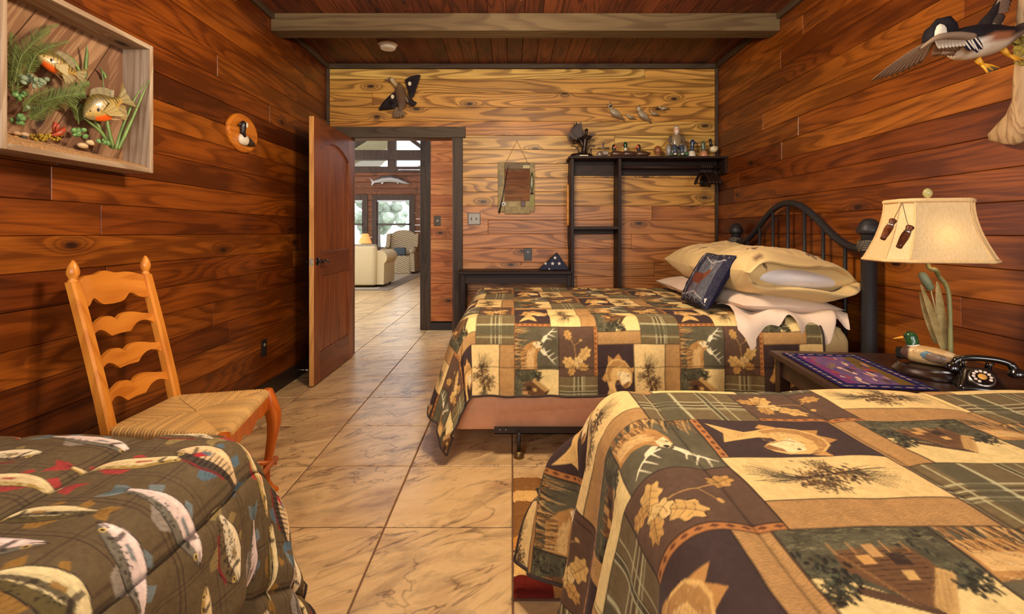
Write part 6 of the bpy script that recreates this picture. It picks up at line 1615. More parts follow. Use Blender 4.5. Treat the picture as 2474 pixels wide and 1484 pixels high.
bust(1671, 337, rgb(226, 214, 192), rgb(34, 54, 84), rgb(30, 28, 32), 1, 'white-breasted blue-headed duck bust on the shelf')
bust(1700, 341, rgb(200, 136, 102), rgb(84, 100, 82), rgb(200, 160, 120), -1, 'peach-breasted green-headed duck bust near the shelf end')
# shorebird
sb_ = thing('shorebird_figurine', 'cream round-bodied shorebird with black neck at the right shelf end', 'figurine', (sx(1724), FY, SHZ))
hx = sx(1724)
m = MB(); stations(m, [((hx - .034, FY, zz(361)), .006, .006, .006, rgb(220, 206, 170)), ((hx - .026, FY, zz(361)), .022, .022, .022, rgb(226, 212, 176)), ((hx, FY, zz(360)), .033, .033, .034, rgb(222, 204, 160)), ((hx + .022, FY, zz(359)), .026, .026, .026, rgb(210, 190, 150)), ((hx + .036, FY, zz(356)), .010, .010, .010, rgb(180, 160, 130)), ((hx + .046, FY, zz(354)), .003, .003, .003, rgb(140, 120, 100))], 14); m.build('body', M_glaze, sb_, smooth=True)
MB().tube([(hx - .018, FY, zz(354)), (hx - .028, FY, zz(346)), (hx - .030, FY, zz(338)), (hx - .034, FY, zz(335))], [.016, .011, .012, .004], 10, rgb(34, 26, 22)).build('neck', M_glaze, sb_, smooth=True)
MB().tube([(hx - .036, FY, zz(338)), (hx - .056, FY, zz(341))], [.004, .001], 6, rgb(30, 24, 20)).build('bill', M_glaze, sb_, smooth=True)
for d_ in (-.006, .012): MB().tube([(hx + d_, FY, zz(367)), (hx + d_ + .004, FY, Z0 + .004)], .0025, 6, rgb(90, 66, 44)).build('leg', M_glaze, sb_, smooth=True)
oval(MB(), hx + .01, FY, [(0, Z0), (0, Z0 + .005)], .05, .03, 18).build('base', plain('pale_driftwood_base', rgb(168, 140, 104), .6), sb_)

# ================================================================ MIRROR WITH CAMP COLLAGE FRAME
mx0, mx1, mz0, mz1 = bx(1203), bx(1292), bz(517), bz(393)
mi = thing('fishing_camp_mirror', 'small mirror in a fishing-tackle collage frame hanging by cord', 'mirror', ((mx0 + mx1) / 2, YB, mz0))
M_olive = plain('olive_collage_wood', rgb(142, 122, 74), .6, .35, 30); M_bark = plain('grey_bark_strip', rgb(110, 92, 66), .7, .35, 50)
ix0, ix1, iz0, iz1 = bx(1219), bx(1280), bz(486), bz(409)
MB().box((mx0, YB - .022, mz0 + .02), (ix0, YB - .003, mz1), bev=.003).build('frame_side', M_olive, mi)
MB().box((ix1, YB - .022, mz0 + .02), (mx1, YB - .003, mz1), bev=.003).build('frame_side', M_olive, mi)
MB().box((ix0, YB - .022, iz1), (ix1, YB - .003, mz1), bev=.003).build('frame_top', M_bark, mi)
MB().box((ix0, YB - .022, mz0), (ix1, YB - .003, iz0), bev=.003).build('frame_bottom', M_olive, mi)
mir = NT('silvered_glass'); mir.col(rgb(225, 222, 218)); mir.b.inputs['Metallic'].default_value = 1.0; mir.rough(.02)
MB().box((ix0, YB - .012, iz0), (ix1, YB - .006, iz1)).build('glass', mir.m, mi)
MB().tube([(bx(1206), YB - .030, bz(515)), (bx(1214), YB - .030, bz(480)), (bx(1228), YB - .030, bz(400))], [.009, .006, .002], 8).build('fishing_rod', plain('dark_rod', rgb(42, 34, 30), .4), mi, smooth=True)
MB().lathe([(.018, 0), (.020, .006), (.016, .010), (.008, .011)], (0, 0, 0), 18).xform(Matrix.Translation((bx(1216.5), YB - .022, bz(493.5))) @ Matrix.Rotation(PI / 2, 4, 'X')).build('reel', plain('white_reel', rgb(214, 208, 204), .4), mi, smooth=True, angle=30)
MB().lathe([(.010, 0), (.010, .003)], (0, 0, 0), 12).xform(Matrix.Translation((bx(1216.5), YB - .033, bz(493.5))) @ Matrix.Rotation(PI / 2, 4, 'X')).build('reel_hub', plain('dark_rod', rgb(42, 34, 30), .4), mi)
m = MB(); fxm = bx(1285); stations(m, [((fxm, YB - .026, bz(418)), .006, .006, .006, rgb(52, 58, 42)), ((fxm, YB - .028, bz(428)), .016, .010, .010, rgb(92, 92, 58)), ((fxm - .002, YB - .030, bz(445)), .022, .012, .012, rgb(120, 112, 72)), ((fxm, YB - .028, bz(458)), .014, .009, .009, rgb(92, 92, 58)), ((fxm, YB - .026, bz(464)), .006, .005, .005, rgb(60, 50, 40)), ((fxm, YB - .026, bz(470)), .020, .004, .004, rgb(74, 44, 36))], 12, up=(0, -1, 0)); m.build('fish_ornament', M_glaze, mi, smooth=True)
MB().box((bx(1258), YB - .030, bz(500)), (bx(1269), YB - .022, bz(486)), bev=.003).build('creel', plain('red_brown_creel', rgb(78, 40, 32), .5), mi)
MB().box((bx(1228), YB - .027, bz(501)), (bx(1250), YB - .022, bz(489)), bev=.002).build('tackle_box', plain('tan_tackle', rgb(160, 140, 92), .6), mi)
MB().prism([(bx(1276), bz(500)), (bx(1291), bz(500)), (bx(1291), bz(474)), (bx(1281), bz(474))], lambda u, v, w: (u, YB - .030 + w, v), .008).build('boat_cushion', plain('moss_paint', rgb(134, 126, 58), .6), mi)
MB().box((bx(1205), YB - .027, bz(450)), (bx(1214), YB - .022, bz(424)), bev=.003).build('lure_card', plain('pale_lure_card', rgb(120, 108, 84), .6), mi)
MB().box((bx(1263), YB - .027, bz(408)), (bx(1280), YB - .022, bz(400)), bev=.002).build('paper_label', plain('pale_label', rgb(184, 172, 124), .6), mi)
apx = (bx(1249), YB - .008, bz(341))
for px in (1222, 1275): MB().tube([apx, (bx(px), YB - .012, bz(394))], .0022, 6).build('hanging_cord', plain('jute_cord', rgb(170, 130, 76), .8), mi)
MB().lathe([(.004, 0), (.004, .008), (.006, .010)], (0, 0, 0), 8).xform(Matrix.Translation((apx[0], YB, apx[2] + .002)) @ Matrix.Rotation(PI / 2, 4, 'X')).build('nail', M_orb, mi)

# ================================================================ SWITCHES AND SOCKETS
M_steel = plain('brushed_steel_plate', rgb(128, 120, 110), .45, .1, 40, metal=.5); M_dk = plain('dark_device', rgb(34, 30, 30), .4)
sp_ = thing('light_switch', 'brushed steel double light switch plate right of the doorway', 'switch', (bx(1145), YB, bz(529)))
MB().box((bx(1130), YB - .004, bz(543.5)), (bx(1161), YB - .0005, bz(514.5)), bev=.001).build('backplate', M_dk, sp_)
MB().box((bx(1132), YB - .007, bz(542)), (bx(1159.5), YB - .004, bz(516)), bev=.002).build('plate', M_steel, sp_)
for px in (1139, 1151):
    MB().box((bx(px) - .006, YB - .0085, bz(529) - .013), (bx(px) + .006, YB - .007, bz(529) + .013)).build('slot', M_dk, sp_)
    MB().box((bx(px) - .0035, YB - .016, bz(529) - .002), (bx(px) + .0035, YB - .008, bz(529) + .009), bev=.001).build('toggle', plain('ivory_toggle', rgb(60, 54, 50), .4), sp_)
def socket(name, lab, c, nrm, w=.074, h=.116):
    t_ = thing(name, lab, 'socket', c); n = Vector(nrm); s_ = n.cross(Vector((0, 0, 1)))
    def P(u, v, d): return Vector(c) + s_ * u + Vector((0, 0, v)) + n * d
    def b(u0, u1, v0, v1, d0, d1, nm, mat, bev=.001):
        pts = [P(u, v, d) for u in (u0, u1) for v in (v0, v1) for d in (d0, d1)]
        MB().box([min(p[i] for p in pts) for i in range(3)], [max(p[i] for p in pts) for i in range(3)], bev=bev).build(nm, mat, t_)
    b(-w / 2, w / 2, -h / 2, h / 2, .0005, .006, 'plate', plain('oil_black_plate', rgb(46, 40, 38), .35, metal=.3), .002)
    for v in (-.022, .022): b(-.016, .016, v - .016, v + .016, .006, .008, 'receptacle', M_dk)
    m = MB(); m.lathe([(.012, 0), (.012, .003), (.006, .004)], (0, 0, 0), 12); mq = Matrix.Translation(P(0, .022, .008)) @ n.to_track_quat('Z', 'Y').to_matrix().to_4x4(); m.v = [tuple(mq @ Vector(p)) for p in m.v]; m.build('dial', plain('grey_dial', rgb(130, 122, 114), .4), t_)
socket('wall_socket', 'dark socket plate above the desk shelf on the back wall', (bx(1275.5), YB, bz(615)), (0, -1, 0))
socket('wall_socket', 'dark socket plate low on the left wall between chair and door', (XL, 3.42, .362), (1, 0, 0))
dst = thing('door_stop', 'spring door stop with a white tip on the left baseboard', 'door stop', (XL + .018, 3.92, .07))
MB().tube([(XL + .016, 3.92, .07), (XL + .085, 3.92, .068)], .004, 8).build('spring', M_brass, dst, smooth=True)
MB().tube([(XL + .085, 3.92, .068), (XL + .105, 3.92, .068)], [.008, .0075], 10).build('rubber_tip', plain('white_rubber', rgb(226, 220, 210), .6), dst, smooth=True)
th_ = thing('hall_switch', 'ornate bronze switch plate on the hall wall beyond the doorway', 'switch', ((1057 - CX) / F * YH, YH, CZ - (534 - CY) / F * YH))
tc = th_.location
MB().box((tc.x - .042, YH - .008, tc.z - .062), (tc.x + .042, YH - .0005, tc.z + .062), bev=.004).build('plate', plain('bronze_plate', rgb(74, 62, 50), .4, .4, 80, metal=.5), th_)
MB().lathe([(.016, 0), (.016, .014), (.010, .018)], (0, 0, 0), 14).xform(Matrix.Translation((tc.x, YH - .008, tc.z)) @ Matrix.Rotation(PI / 2, 4, 'X')).build('knob', plain('pale_knob', rgb(170, 150, 130), .4), th_, smooth=True)
# smoke detector
sd = thing('smoke_detector', 'round white smoke detector on the ceiling behind the beam', 'smoke detector', (-1.035, 4.10, ZC))
MB().lathe([(.078, 0), (.080, -.010), (.074, -.014), (.070, -.016)], (-1.035, 4.10, ZC), 28).build('base_ring', plain('white_plastic', rgb(232, 222, 208), .45, .03), sd, smooth=True, angle=40)
MB().lathe([(.068, -.016), (.066, -.034), (.058, -.044), (.030, -.046)], (-1.035, 4.10, ZC), 28).build('cover', plain('white_plastic', rgb(232, 222, 208), .45, .03), sd, smooth=True, angle=40)
MB().lathe([(.012, -.046), (.011, -.050), (.002, -.050)], (-1.02, 4.07, ZC), 14).build('test_button', plain('grey_white_button', rgb(206, 196, 184), .45), sd, smooth=True, angle=40)
# ceiling fan light kit above the frame; only its pull chain dips into view
fk = thing('ceiling_light', 'ceiling fixture over the aisle, its pull chain tip at the top edge', 'ceiling light', (.04, 2.02, ZC))
MB().lathe([(.075, 0), (.075, -.02), (.03, -.04), (.02, -.05), (.02, -.34), (.06, -.36), (.08, -.39), (.06, -.43), (.02, -.44)], (.04, 2.02, ZC), 20).build('canopy_and_stem', M_orb, fk, smooth=True, angle=40)
gl = NT('frosted_glass_shade'); gl.b.inputs['Transmission Weight'].default_value = .9; gl.col(rgb(255, 240, 215)); gl.rough(.6)
for (a, b) in ((-.10, 2.10), (.18, 2.10), (.04, 1.86)):
    MB().tube([(.04, 2.02, ZC - .39), ((.04 + a) / 2, (2.02 + b) / 2, ZC - .36), (a, b, ZC - .38)], .008, 8).build('arm', M_orb, fk, smooth=True); MB().lathe([(.012, .03), (.022, .02), (.024, 0)], (a, b, ZC - .41), 12).build('socket_cup', M_orb, fk, smooth=True)
MB().tube([(.038, 1.99, ZC - .42), (.038, 1.985, 2.125)], .0015, 5).build('pull_chain', M_brass, fk)
MB().lathe([(.003, .02), (.006, .012), (.0065, .004), (.003, -.002)], (.038, 1.985, 2.112), 10).build('pull_knob', plain('white_plastic', rgb(232, 222, 208), .45, .03), fk, smooth=True)

# ================================================================ FEATHERS AND MOUNTED BIRDS
M_feat = vcol('bird_plumage', .7, .25, 260, spec=.15, jitter=.25)
def feather(m, base, d, side, L, w, col, tip=None, camber=.06, n=6, notch=0.0, edge=None):
    base, d, side = Vector(base), Vector(d).normalized(), Vector(side); side = (side - d * side.dot(d)).normalized(); up = d.cross(side)
    V = []; C = []
    for i in range(n + 1):
        t_ = i / n; ww = w * (math.sin(PI * min(.98, .10 + .80 * t_)) ** .6) * (1 if t_ < .9 else .75); c = base + d * (L * t_) - up * camber * L * t_ * t_
        for k in (-1, -.3, .3, 1):
            V.append(c + side * ww * .5 * k + up * (.06 * w * (1 - k * k))); cc = Vector(col).lerp(Vector(tip if tip else col), t_ ** 2)
            if edge and abs(k) == 1: cc = Vector(edge)
            C.append(tuple(cc))
    fs = []
    for i in range(n):
        for k in range(3): a = i * 4 + k; fs.append((a, a + 1, a + 5, a + 4))
    o = len(V); V2 = [v - up * .0012 for v in V]
    fs2 = [tuple(x_ + o for x_ in reversed(f)) for f in fs]
    rim = []
    idx = [0, 1, 2, 3] + [i * 4 + 3 for i in range(1, n + 1)] + [n * 4 + 2, n * 4 + 1, n * 4] + [i * 4 for i in range(n - 1, 0, -1)]
    for a, b in zip(idx, idx[1:] + idx[:1]): rim.append((a, b, b + o, a + o))
    return m.add(V + V2, fs + fs2 + rim, C + C)

# ---- hooded merganser in flight on the right wall
BK, WH, GR, CHN, BRN = rgb(30, 26, 30), rgb(228, 214, 192), rgb(140, 116, 96), rgb(150, 92, 60), rgb(104, 80, 64)
mg = thing('mounted_merganser', 'mounted black and white duck in flight on driftwood, top right corner', 'mounted duck', at(2360, 110, 1.74))
q = lambda px, py, Y: Vector(at(px, py, Y))
m = MB()
belly = lambda a: rgb(206, 184, 156) if math.sin(a) < -.35 else (CHN if math.sin(a) < .25 else BK)
bel2 = lambda a: WH if math.sin(a) < -.1 else BK
stations(m, [(q(2288, 108, 1.71), .014, .014, .016, bel2), (q(2300, 106, 1.71), .040, .036, .042, bel2), (q(2325, 104, 1.715), .062, .052, .058, bel2), (q(2355, 101, 1.72), .070, .056, .060, belly), (q(2390, 97, 1.725), .064, .050, .052, belly), (q(2420, 90, 1.73), .048, .036, .038, lambda a: rgb(130, 106, 88) if math.sin(a) < 0 else BK), (q(2450, 79, 1.735), .034, .020, .022, lambda a: rgb(120, 98, 82) if math.sin(a) < 0 else rgb(66, 54, 48)), (q(2474, 68, 1.74), .026, .010, .010, rgb(84, 70, 60)), (q(2492, 60, 1.745), .020, .006, .006, rgb(74, 62, 54))], 24)
m.build('body', M_feat, mg, smooth=True)
# tail fan
tl = MB()
for k in range(6): feather(tl, q(2440, 80, 1.735), q(2500, 58 - k * 3, 1.70 + .02 * k) - q(2440, 80, 1.735), (0, .3, 1), .13, .022, rgb(92, 76, 64), rgb(70, 56, 48))
tl.build('tail', M_feat, mg, smooth=True)['kind'] = 'stuff'
# neck and hooded head with the white crest
m = MB()
stations(m, [(q(2312, 100, 1.715), .030, .034, .034, BK), (q(2296, 92, 1.73), .026, .032, .032, BK), (q(2284, 82, 1.745), .030, .044, .042, BK), (q(2272, 76, 1.755), .032, .054, .050, BK), (q(2262, 77, 1.765), .028, .046, .044, BK), (q(2255, 80, 1.775), .020, .030, .028, BK), (q(2250, 83, 1.78), .008, .010, .010, BK)], 20)
hd = m.build('head', M_feat, mg, smooth=True)
m = MB(); pts = [(2258, 92), (2259, 76), (2264, 63), (2271, 57), (2279, 59), (2285, 67), (2287, 80), (2284, 92), (2270, 94)]
nn = Vector((-.62, -.78, .05)).normalized()
V = [q(px, py, 1.715) for px, py in pts]; cV = sum(V, Vector()) / len(V)
ring0 = [v for v in V]; ring1 = [cV + (v - cV) * .75 + Vector((0, -.008, 0)) for v in V]; ring2 = [cV + (v - cV) * .3 + Vector((0, -.011, 0)) for v in V]; back = [v + Vector((0, .03, 0)) for v in V]
bk0 = [cV + (v - cV) * 1.30 + Vector((0, .006, 0)) for v in V]; bk1 = [cV + (v - cV) * 1.2 + Vector((0, .05, 0)) for v in V]; bk2 = [cV + (v - cV) * 1.02 + Vector((0, .0015, 0)) for v in V]
MB().loft([bk1, bk0, bk2], BK).build('black_hood', M_feat, hd, smooth=True)
m.loft([back, ring0, ring1, ring2], WH); m.build('white_crest', M_feat, hd, smooth=True)
m = MB(); m.tube([q(2254, 84, 1.77), q(2243, 88, 1.80), q(2234, 91, 1.82)], [.010, .006, .003], 8, rgb(40, 34, 32)); m.build('bill', M_feat, hd, smooth=True)
# wings: each flight feather on its own
def wing(name, shoulder, wrist, tip, trail, nprim, nsec, Lp, Ls, colp, cols_, cov, wp=.024):
    shoulder, wrist, tip = Vector(shoulder), Vector(wrist), Vector(tip); trail = Vector(trail).normalized()
    m = MB(); path = [shoulder, shoulder.lerp(wrist, .5) - trail * .010, wrist, wrist.lerp(tip, .35)]
    m.tube(crom(path, 5), [.026, .025, .024, .023, .022, .021, .020, .019, .018, .017, .015, .012, .010, .008, .006, .004][:len(crom(path, 5))], 10, cov, flat=.6)
    n_ = (wrist - shoulder).cross(trail).normalized()
    for r_ in range(2):                                       # rows of covert feathers
        for k in range(9):
            b_ = shoulder.lerp(wrist, (k + .3) / 9); feather(m, b_ + n_ * (.009 - .004 * r_) , trail + (wrist - shoulder).normalized() * .15, (wrist - shoulder), .050 + .028 * r_, .026, tuple(Vector(cov).lerp(Vector(cols_), .35 * r_)), cov, camber=.02)
    w_ = m.build(name, M_feat, mg, smooth=True)
    for k in range(nsec):
        t_ = (k + .2) / nsec; b_ = shoulder.lerp(wrist, t_) + n_ * (.001 + .0006 * k); mm = MB()
        c, e = cols_ if isinstance(cols_, list) else cols_, None
        if k < 4: feather(mm, b_, trail - (wrist - shoulder).normalized() * .15, wrist - shoulder, Ls * 1.15, .020, BK, BK, camber=.04, edge=None); feather(mm, b_ + n_ * .003, trail - (wrist - shoulder).normalized() * .15, wrist - shoulder, Ls * 1.10, .006, WH, WH, camber=.04)
        else: feather(mm, b_, trail + (wrist - shoulder).normalized() * (.25 * t_), wrist - shoulder, Ls, .024, colp, WH if k < 8 else tuple(Vector(colp) * 1.35), camber=.04)
        mm.build('feather', M_feat, w_, smooth=True)['kind'] = 'stuff'
    for k in range(nprim):
        t_ = k / (nprim - 1); d = trail.lerp((tip - wrist).normalized(), .35 + .65 * t_); b_ = wrist.lerp(tip, .30 * t_) - n_ * .0012 * k; mm = MB()
        feather(mm, b_, d, wrist - shoulder, Lp * (.62 + .42 * t_), wp, colp, tuple(Vector(colp) * .7), camber=.05)
        mm.build('feather', M_feat, w_, smooth=True)
wing('near_wing', q(2338, 92, 1.665), q(2262, 92, 1.60), q(2155, 164, 1.66), q(2270, 140, 1.70) - q(2285, 92, 1.62), 10, 11, .155, .070, rgb(150, 116, 88), rgb(176, 140, 108), rgb(150, 124, 100))
wing('far_wing', q(2372, 82, 1.76), q(2400, 28, 1.80), q(2440, -70, 1.86), q(2470, 60, 1.83) - q(2395, 40, 1.79), 9, 11, .16, .085, rgb(140, 112, 92), rgb(150, 124, 100), rgb(40, 34, 36))
for k, (a, b) in enumerate((((2318, 86), (2346, 122)), ((2328, 85), (2356, 120)), ((2338, 84), (2364, 126)), ((2348, 84), (2374, 118)))):
    m = MB(); pa, pb = q(*a, 1.655 - .002 * k), q(*b, 1.648 - .002 * k); d_ = pb - pa
    feather(m, pa, d_, (1, 0, .4), d_.length, .022, rgb(30, 24, 44), rgb(30, 24, 44), camber=.02); feather(m, pa + Vector((0, -.003, 0)), d_, (1, 0, .4), d_.length * .97, .006, WH, WH, camber=.02)
    m.build('tertial_feather', M_feat, mg, smooth=True)['kind'] = 'stuff'
for k in range(8):
    pa = q(2262 + k * 8, 92 - k * .4, 1.598 + .006 * k); m = MB(); feather(m, pa, q(2272 + k * 9, 118 - k * .3, 1.60 + .006 * k) - pa, (1, 0, 0), .036, .016, rgb(120, 92, 72), WH, camber=.02, edge=rgb(196, 172, 144)); m.build('covert_feather', M_feat, mg, smooth=True)
# legs and webbed feet
M_yel = plain('yellow_duck_leg', rgb(226, 160, 40), .45, .15, 80); M_web = plain('dark_foot_web', rgb(84, 80, 66), .5, .2, 60)
for (a, b, toes, Y) in (((2360, 142), (2372, 156), ((2386, 176), (2398, 170), (2414, 164)), 1.71), ((2422, 118), (2436, 134), ((2456, 148), (2466, 150), (2474, 146)), 1.75)):
    f_ = MB().tube([q(*a, Y), q(*b, Y)], [.011, .007], 8).build('leg', M_yel, mg, smooth=True)
    tp = [q(*t, Y - .01 + .012 * i) for i, t in enumerate(toes)]
    for p in tp: MB().tube([q(*b, Y), q(*b, Y).lerp(p, .5) + Vector((0, 0, .003)), p], [.006, .0045, .003], 7).build('toe', M_yel, f_, smooth=True)
    m = MB(); o = q(*b, Y); dn = Vector((0, 0, -.0015))
    m.loft([[o + dn, o - dn, o - dn * 1.1, o + dn * 1.1], [tp[0] + dn, tp[0] - dn, tp[1].lerp(o, .08) - dn, tp[1].lerp(o, .08) + dn]]); m.add([o, tp[0], tp[1], tp[2], o + dn, tp[0] + dn, tp[1] + dn, tp[2] + dn], [(0, 1, 2), (0, 2, 3), (4, 6, 5), (4, 7, 6), (1, 5, 6, 2), (2, 6, 7, 3)])
    m.build('web', M_web, f_)['kind'] = 'stuff'
# driftwood
dw = thing('driftwood_mount', 'pale twisted driftwood on the right wall carrying the flying duck', 'driftwood', (1.88, 1.84, 1.5))
M_drift = wood('driftwood_z', 'z', [rgb(186, 152, 110)], knots=.1, ringdark=.5, rough=.7, blotch=.3, gscale=2.0)
XW = 1.885
def dq(px, py, X=XW): return Vector(at_x(px, py, X))
rg = []
for (px, py, wx, wy) in ((2478, -30, .022, .020), (2472, 40, .026, .024), (2476, 90, .036, .030), (2482, 140, .046, .034), (2478, 190, .042, .034), (2472, 240, .048, .034), (2466, 272, .072, .034), (2454, 296, .100, .036), (2442, 315, .115, .036), (2438, 332, .100, .030), (2450, 345, .050, .018), (2456, 350, .014, .008)):
    c = dq(px, py); ring = []
    for k in range(20):
        a = 2 * PI * k / 20; r = 1 + .12 * math.sin(3 * a + py * .03) + .08 * math.sin(5 * a + py * .07)
        ring.append((min(XR - .002, c.x + wy * math.sin(a) * r), c.y + wx * .62 * math.cos(a) * r, c.z))
    rg.append(ring)
MB().loft(rg).build('trunk', M_drift, dw, smooth=True)
m = MB(); rr = random.Random(4)
for k in range(70):
    px, py = rr.uniform(2452, 2474), rr.uniform(88, 158); c = dq(px, py, XW - .030); m.ball(c, (.006, .008, .006), 6, 4, None)
m.build('moss_patch', plain('green_moss', rgb(128, 112, 40), .95, .4, 120), dw)['kind'] = 'stuff'
MB().tube([dq(2455, 110, XW - .02), dq(2440, 100, XW - .10), Vector(at(2425, 98, 1.735))], .004, 6).build('mount_wire', M_orb, dw)

# ---- small duck in flight on the back wall
fd = thing('mounted_teal', 'small mounted brown duck with white wing patches above the doorway', 'mounted duck', (bx(970), YB, bz(240)))
Q = lambda px, py, d=.05: Vector((bx(px), YB - d, bz(py)))
BD, DKW = rgb(104, 78, 58), rgb(48, 38, 40)
m = MB(); stations(m, [(Q(966, 205), .010, .010, .010, rgb(120, 92, 60)), (Q(968, 212), .034, .030, .030, rgb(128, 98, 66)), (Q(970, 225), .050, .038, .038, BD), (Q(973, 240), .052, .040, .040, BD), (Q(974, 252), .044, .034, .034, rgb(96, 72, 58)), (Q(972, 264), .030, .020, .020, rgb(110, 88, 72)), (Q(968, 272), .012, .010, .010, rgb(120, 98, 80))], 16, up=(0, -1, 0)); m.build('body', M_feat, fd, smooth=True)
m = MB(); stations(m, [(Q(964, 214), .022, .022, .022, rgb(150, 122, 84)), (Q(957, 206, .06), .020, .020, .020, rgb(190, 164, 124)), (Q(951, 198, .06), .022, .020, .022, rgb(206, 184, 146)), (Q(946, 195, .06), .018, .016, .018, rgb(130, 104, 76)), (Q(942, 196, .06), .006, .006, .006, rgb(110, 90, 70))], 14, up=(0, -1, 0)); hd = m.build('head', M_feat, fd, smooth=True)
m = MB(); m.tube([Q(943, 197, .06), Q(934, 198, .06)], [.010, .006], 8, rgb(120, 104, 84)); m.build('bill', M_feat, hd, smooth=True)
def flat_wing(tip, root0, root1, name):
    m = MB(); tip, r0, r1 = Q(*tip, .045), Q(*root0, .05), Q(*root1, .05); n = 13
    for k in range(n):
        t_ = k / (n - 1); a = r0.lerp(r1, t_); b = tip.lerp(r1 + (tip - r0) * .34, t_ ** .8); d = b - a
        feather(m, a + Vector((0, -.001 * k, 0)), d, (r1 - r0), d.length, .050, DKW, tuple(Vector(DKW) * .8), camber=0.0)
    w = m.build(name, M_feat, fd, smooth=True); w['kind'] = 'stuff'; return w
w1 = flat_wing((1018, 187), (982, 200), (992, 236), 'wing'); w2 = flat_wing((920, 268), (958, 228), (962, 252), 'wing')
for w_, (px, py) in ((w1, (993, 207)), (w2, (952, 238))):
    MB().ball(Q(px, py, .062), (.017, .006, .020), 10, 6, rgb(236, 220, 190)).build('white_patch', M_feat, w_, smooth=True)
m = MB(); tl = Q(966, 262, .045)
for k in range(6): feather(m, tl + Vector((.006 * k - .015, -.001 * k, 0)), Q(956 + 3 * k, 289 - 3 * k, .05) - tl, (1, 0, 0), .10, .030, rgb(140, 116, 92), rgb(120, 96, 76), camber=0)
m.build('tail', M_feat, fd, smooth=True)['kind'] = 'stuff'
m = MB(); stations(m, [(Q(988, 236), .020, .016, .016, BD), (Q(992, 246), .026, .018, .018, DKW), (Q(998, 252), .028, .018, .018, DKW), (Q(1004, 254), .022, .014, .014, DKW), (Q(1009, 251), .006, .006, .006, DKW)], 12, up=(0, -1, 0)); m.build('folded_foot_web', M_feat, fd, smooth=True)
MB().tube([Q(984, 240, .07), Q(990, 252, .07)], [.010, .006], 8, rgb(150, 130, 100)).build('leg', M_feat, fd, smooth=True)

# ---- quail on the back wall
M_quail = vcol('cast_metal_quail', .38, .2, 120, spec=.6, jitter=.3)
def quail(px0, py0, px1, py1, lab, big, cap=None):
    """head at (px0,py0), tail at (px1,py1)"""
    h, t_ = Q(px0, py0, .02), Q(px1, py1, .012); d = t_ - h; L = d.length; dn = d.normalized(); s_ = Vector((dn.z, 0, -dn.x)); s_ = s_ if s_.z > 0 else -s_
    th_ = thing('wall_quail', lab, 'wall ornament', (h.x, YB, h.z), 'cast quail on the back wall')
    c1, c2 = rgb(170, 152, 120), rgb(128, 104, 76)
    sh_c = lambda a: c1 if math.cos(a) * (1 if s_.x > 0 else 1) < .2 else c2
    m = MB(); f = .5 if big else .62
    stations(m, [(h + d * .16 - s_ * .00, L * .07, .008, .008, c1), (h + d * .26 - s_ * L * .04, L * .14, .018, .010, c1), (h + d * .45 - s_ * L * .05, L * .185, .026, .012, sh_c), (h + d * .62 - s_ * L * .02, L * .15, .022, .012, sh_c), (h + d * .80, L * .075, .012, .010, c2), (h + d * 1.0, L * .03, .004, .004, c2)], 14, up=(0, -1, 0)); m.build('body', M_quail, th_, smooth=True)
    m = MB(); r = L * (.115 if big else .12); m.ball(h + d * .09 + s_ * L * .03, (r, .014, r), 12, 8, rgb(186, 168, 138)); hd = m.build('head', M_quail, th_, smooth=True)
    m = MB(); m.tube([h + d * .09 + s_ * L * .02 - dn * r * .8, h + d * .09 - dn * r * 1.5 - s_ * L * .01], [.004, .001], 6, rgb(90, 74, 60)); m.build('beak', M_quail, hd, smooth=True)
    if cap: m = MB(); m.ball(h + d * .09 + s_ * L * .03 + Vector((0, -.006, .0)), (r * .8, .012, r * .5), 10, 6, cap, M=Matrix.Rotation(-.6, 3, 'Y')); m.build('mask', M_quail, hd, smooth=True); MB().tube([h + s_ * L * .12, h + s_ * L * .20 - dn * L * .06, h + s_ * L * .22 - dn * L * .11], [.003, .004, .002], 6, rgb(150, 130, 110)).build('plume', M_quail, hd, smooth=True)
    elif big: MB().tube([h + s_ * L * .12, h + s_ * L * .2 - dn * L * .02], [.004, .002], 6, c2).build('plume', M_quail, hd, smooth=True)
quail(1469, 257, 1508, 292, 'large cast quail with black mask, leftmost of the quail family', True, rgb(24, 22, 24))
quail(1538, 262, 1573, 299, 'large plain cast quail in the middle of the quail family', True)
quail(1512, 279, 1537, 290, 'quail chick between the two large quail', False)
quail(1570, 272, 1594, 281, 'lower quail chick right of the plain large quail', False)
quail(1590, 261, 1618, 265, 'topmost quail chick at the right end of the family', False)

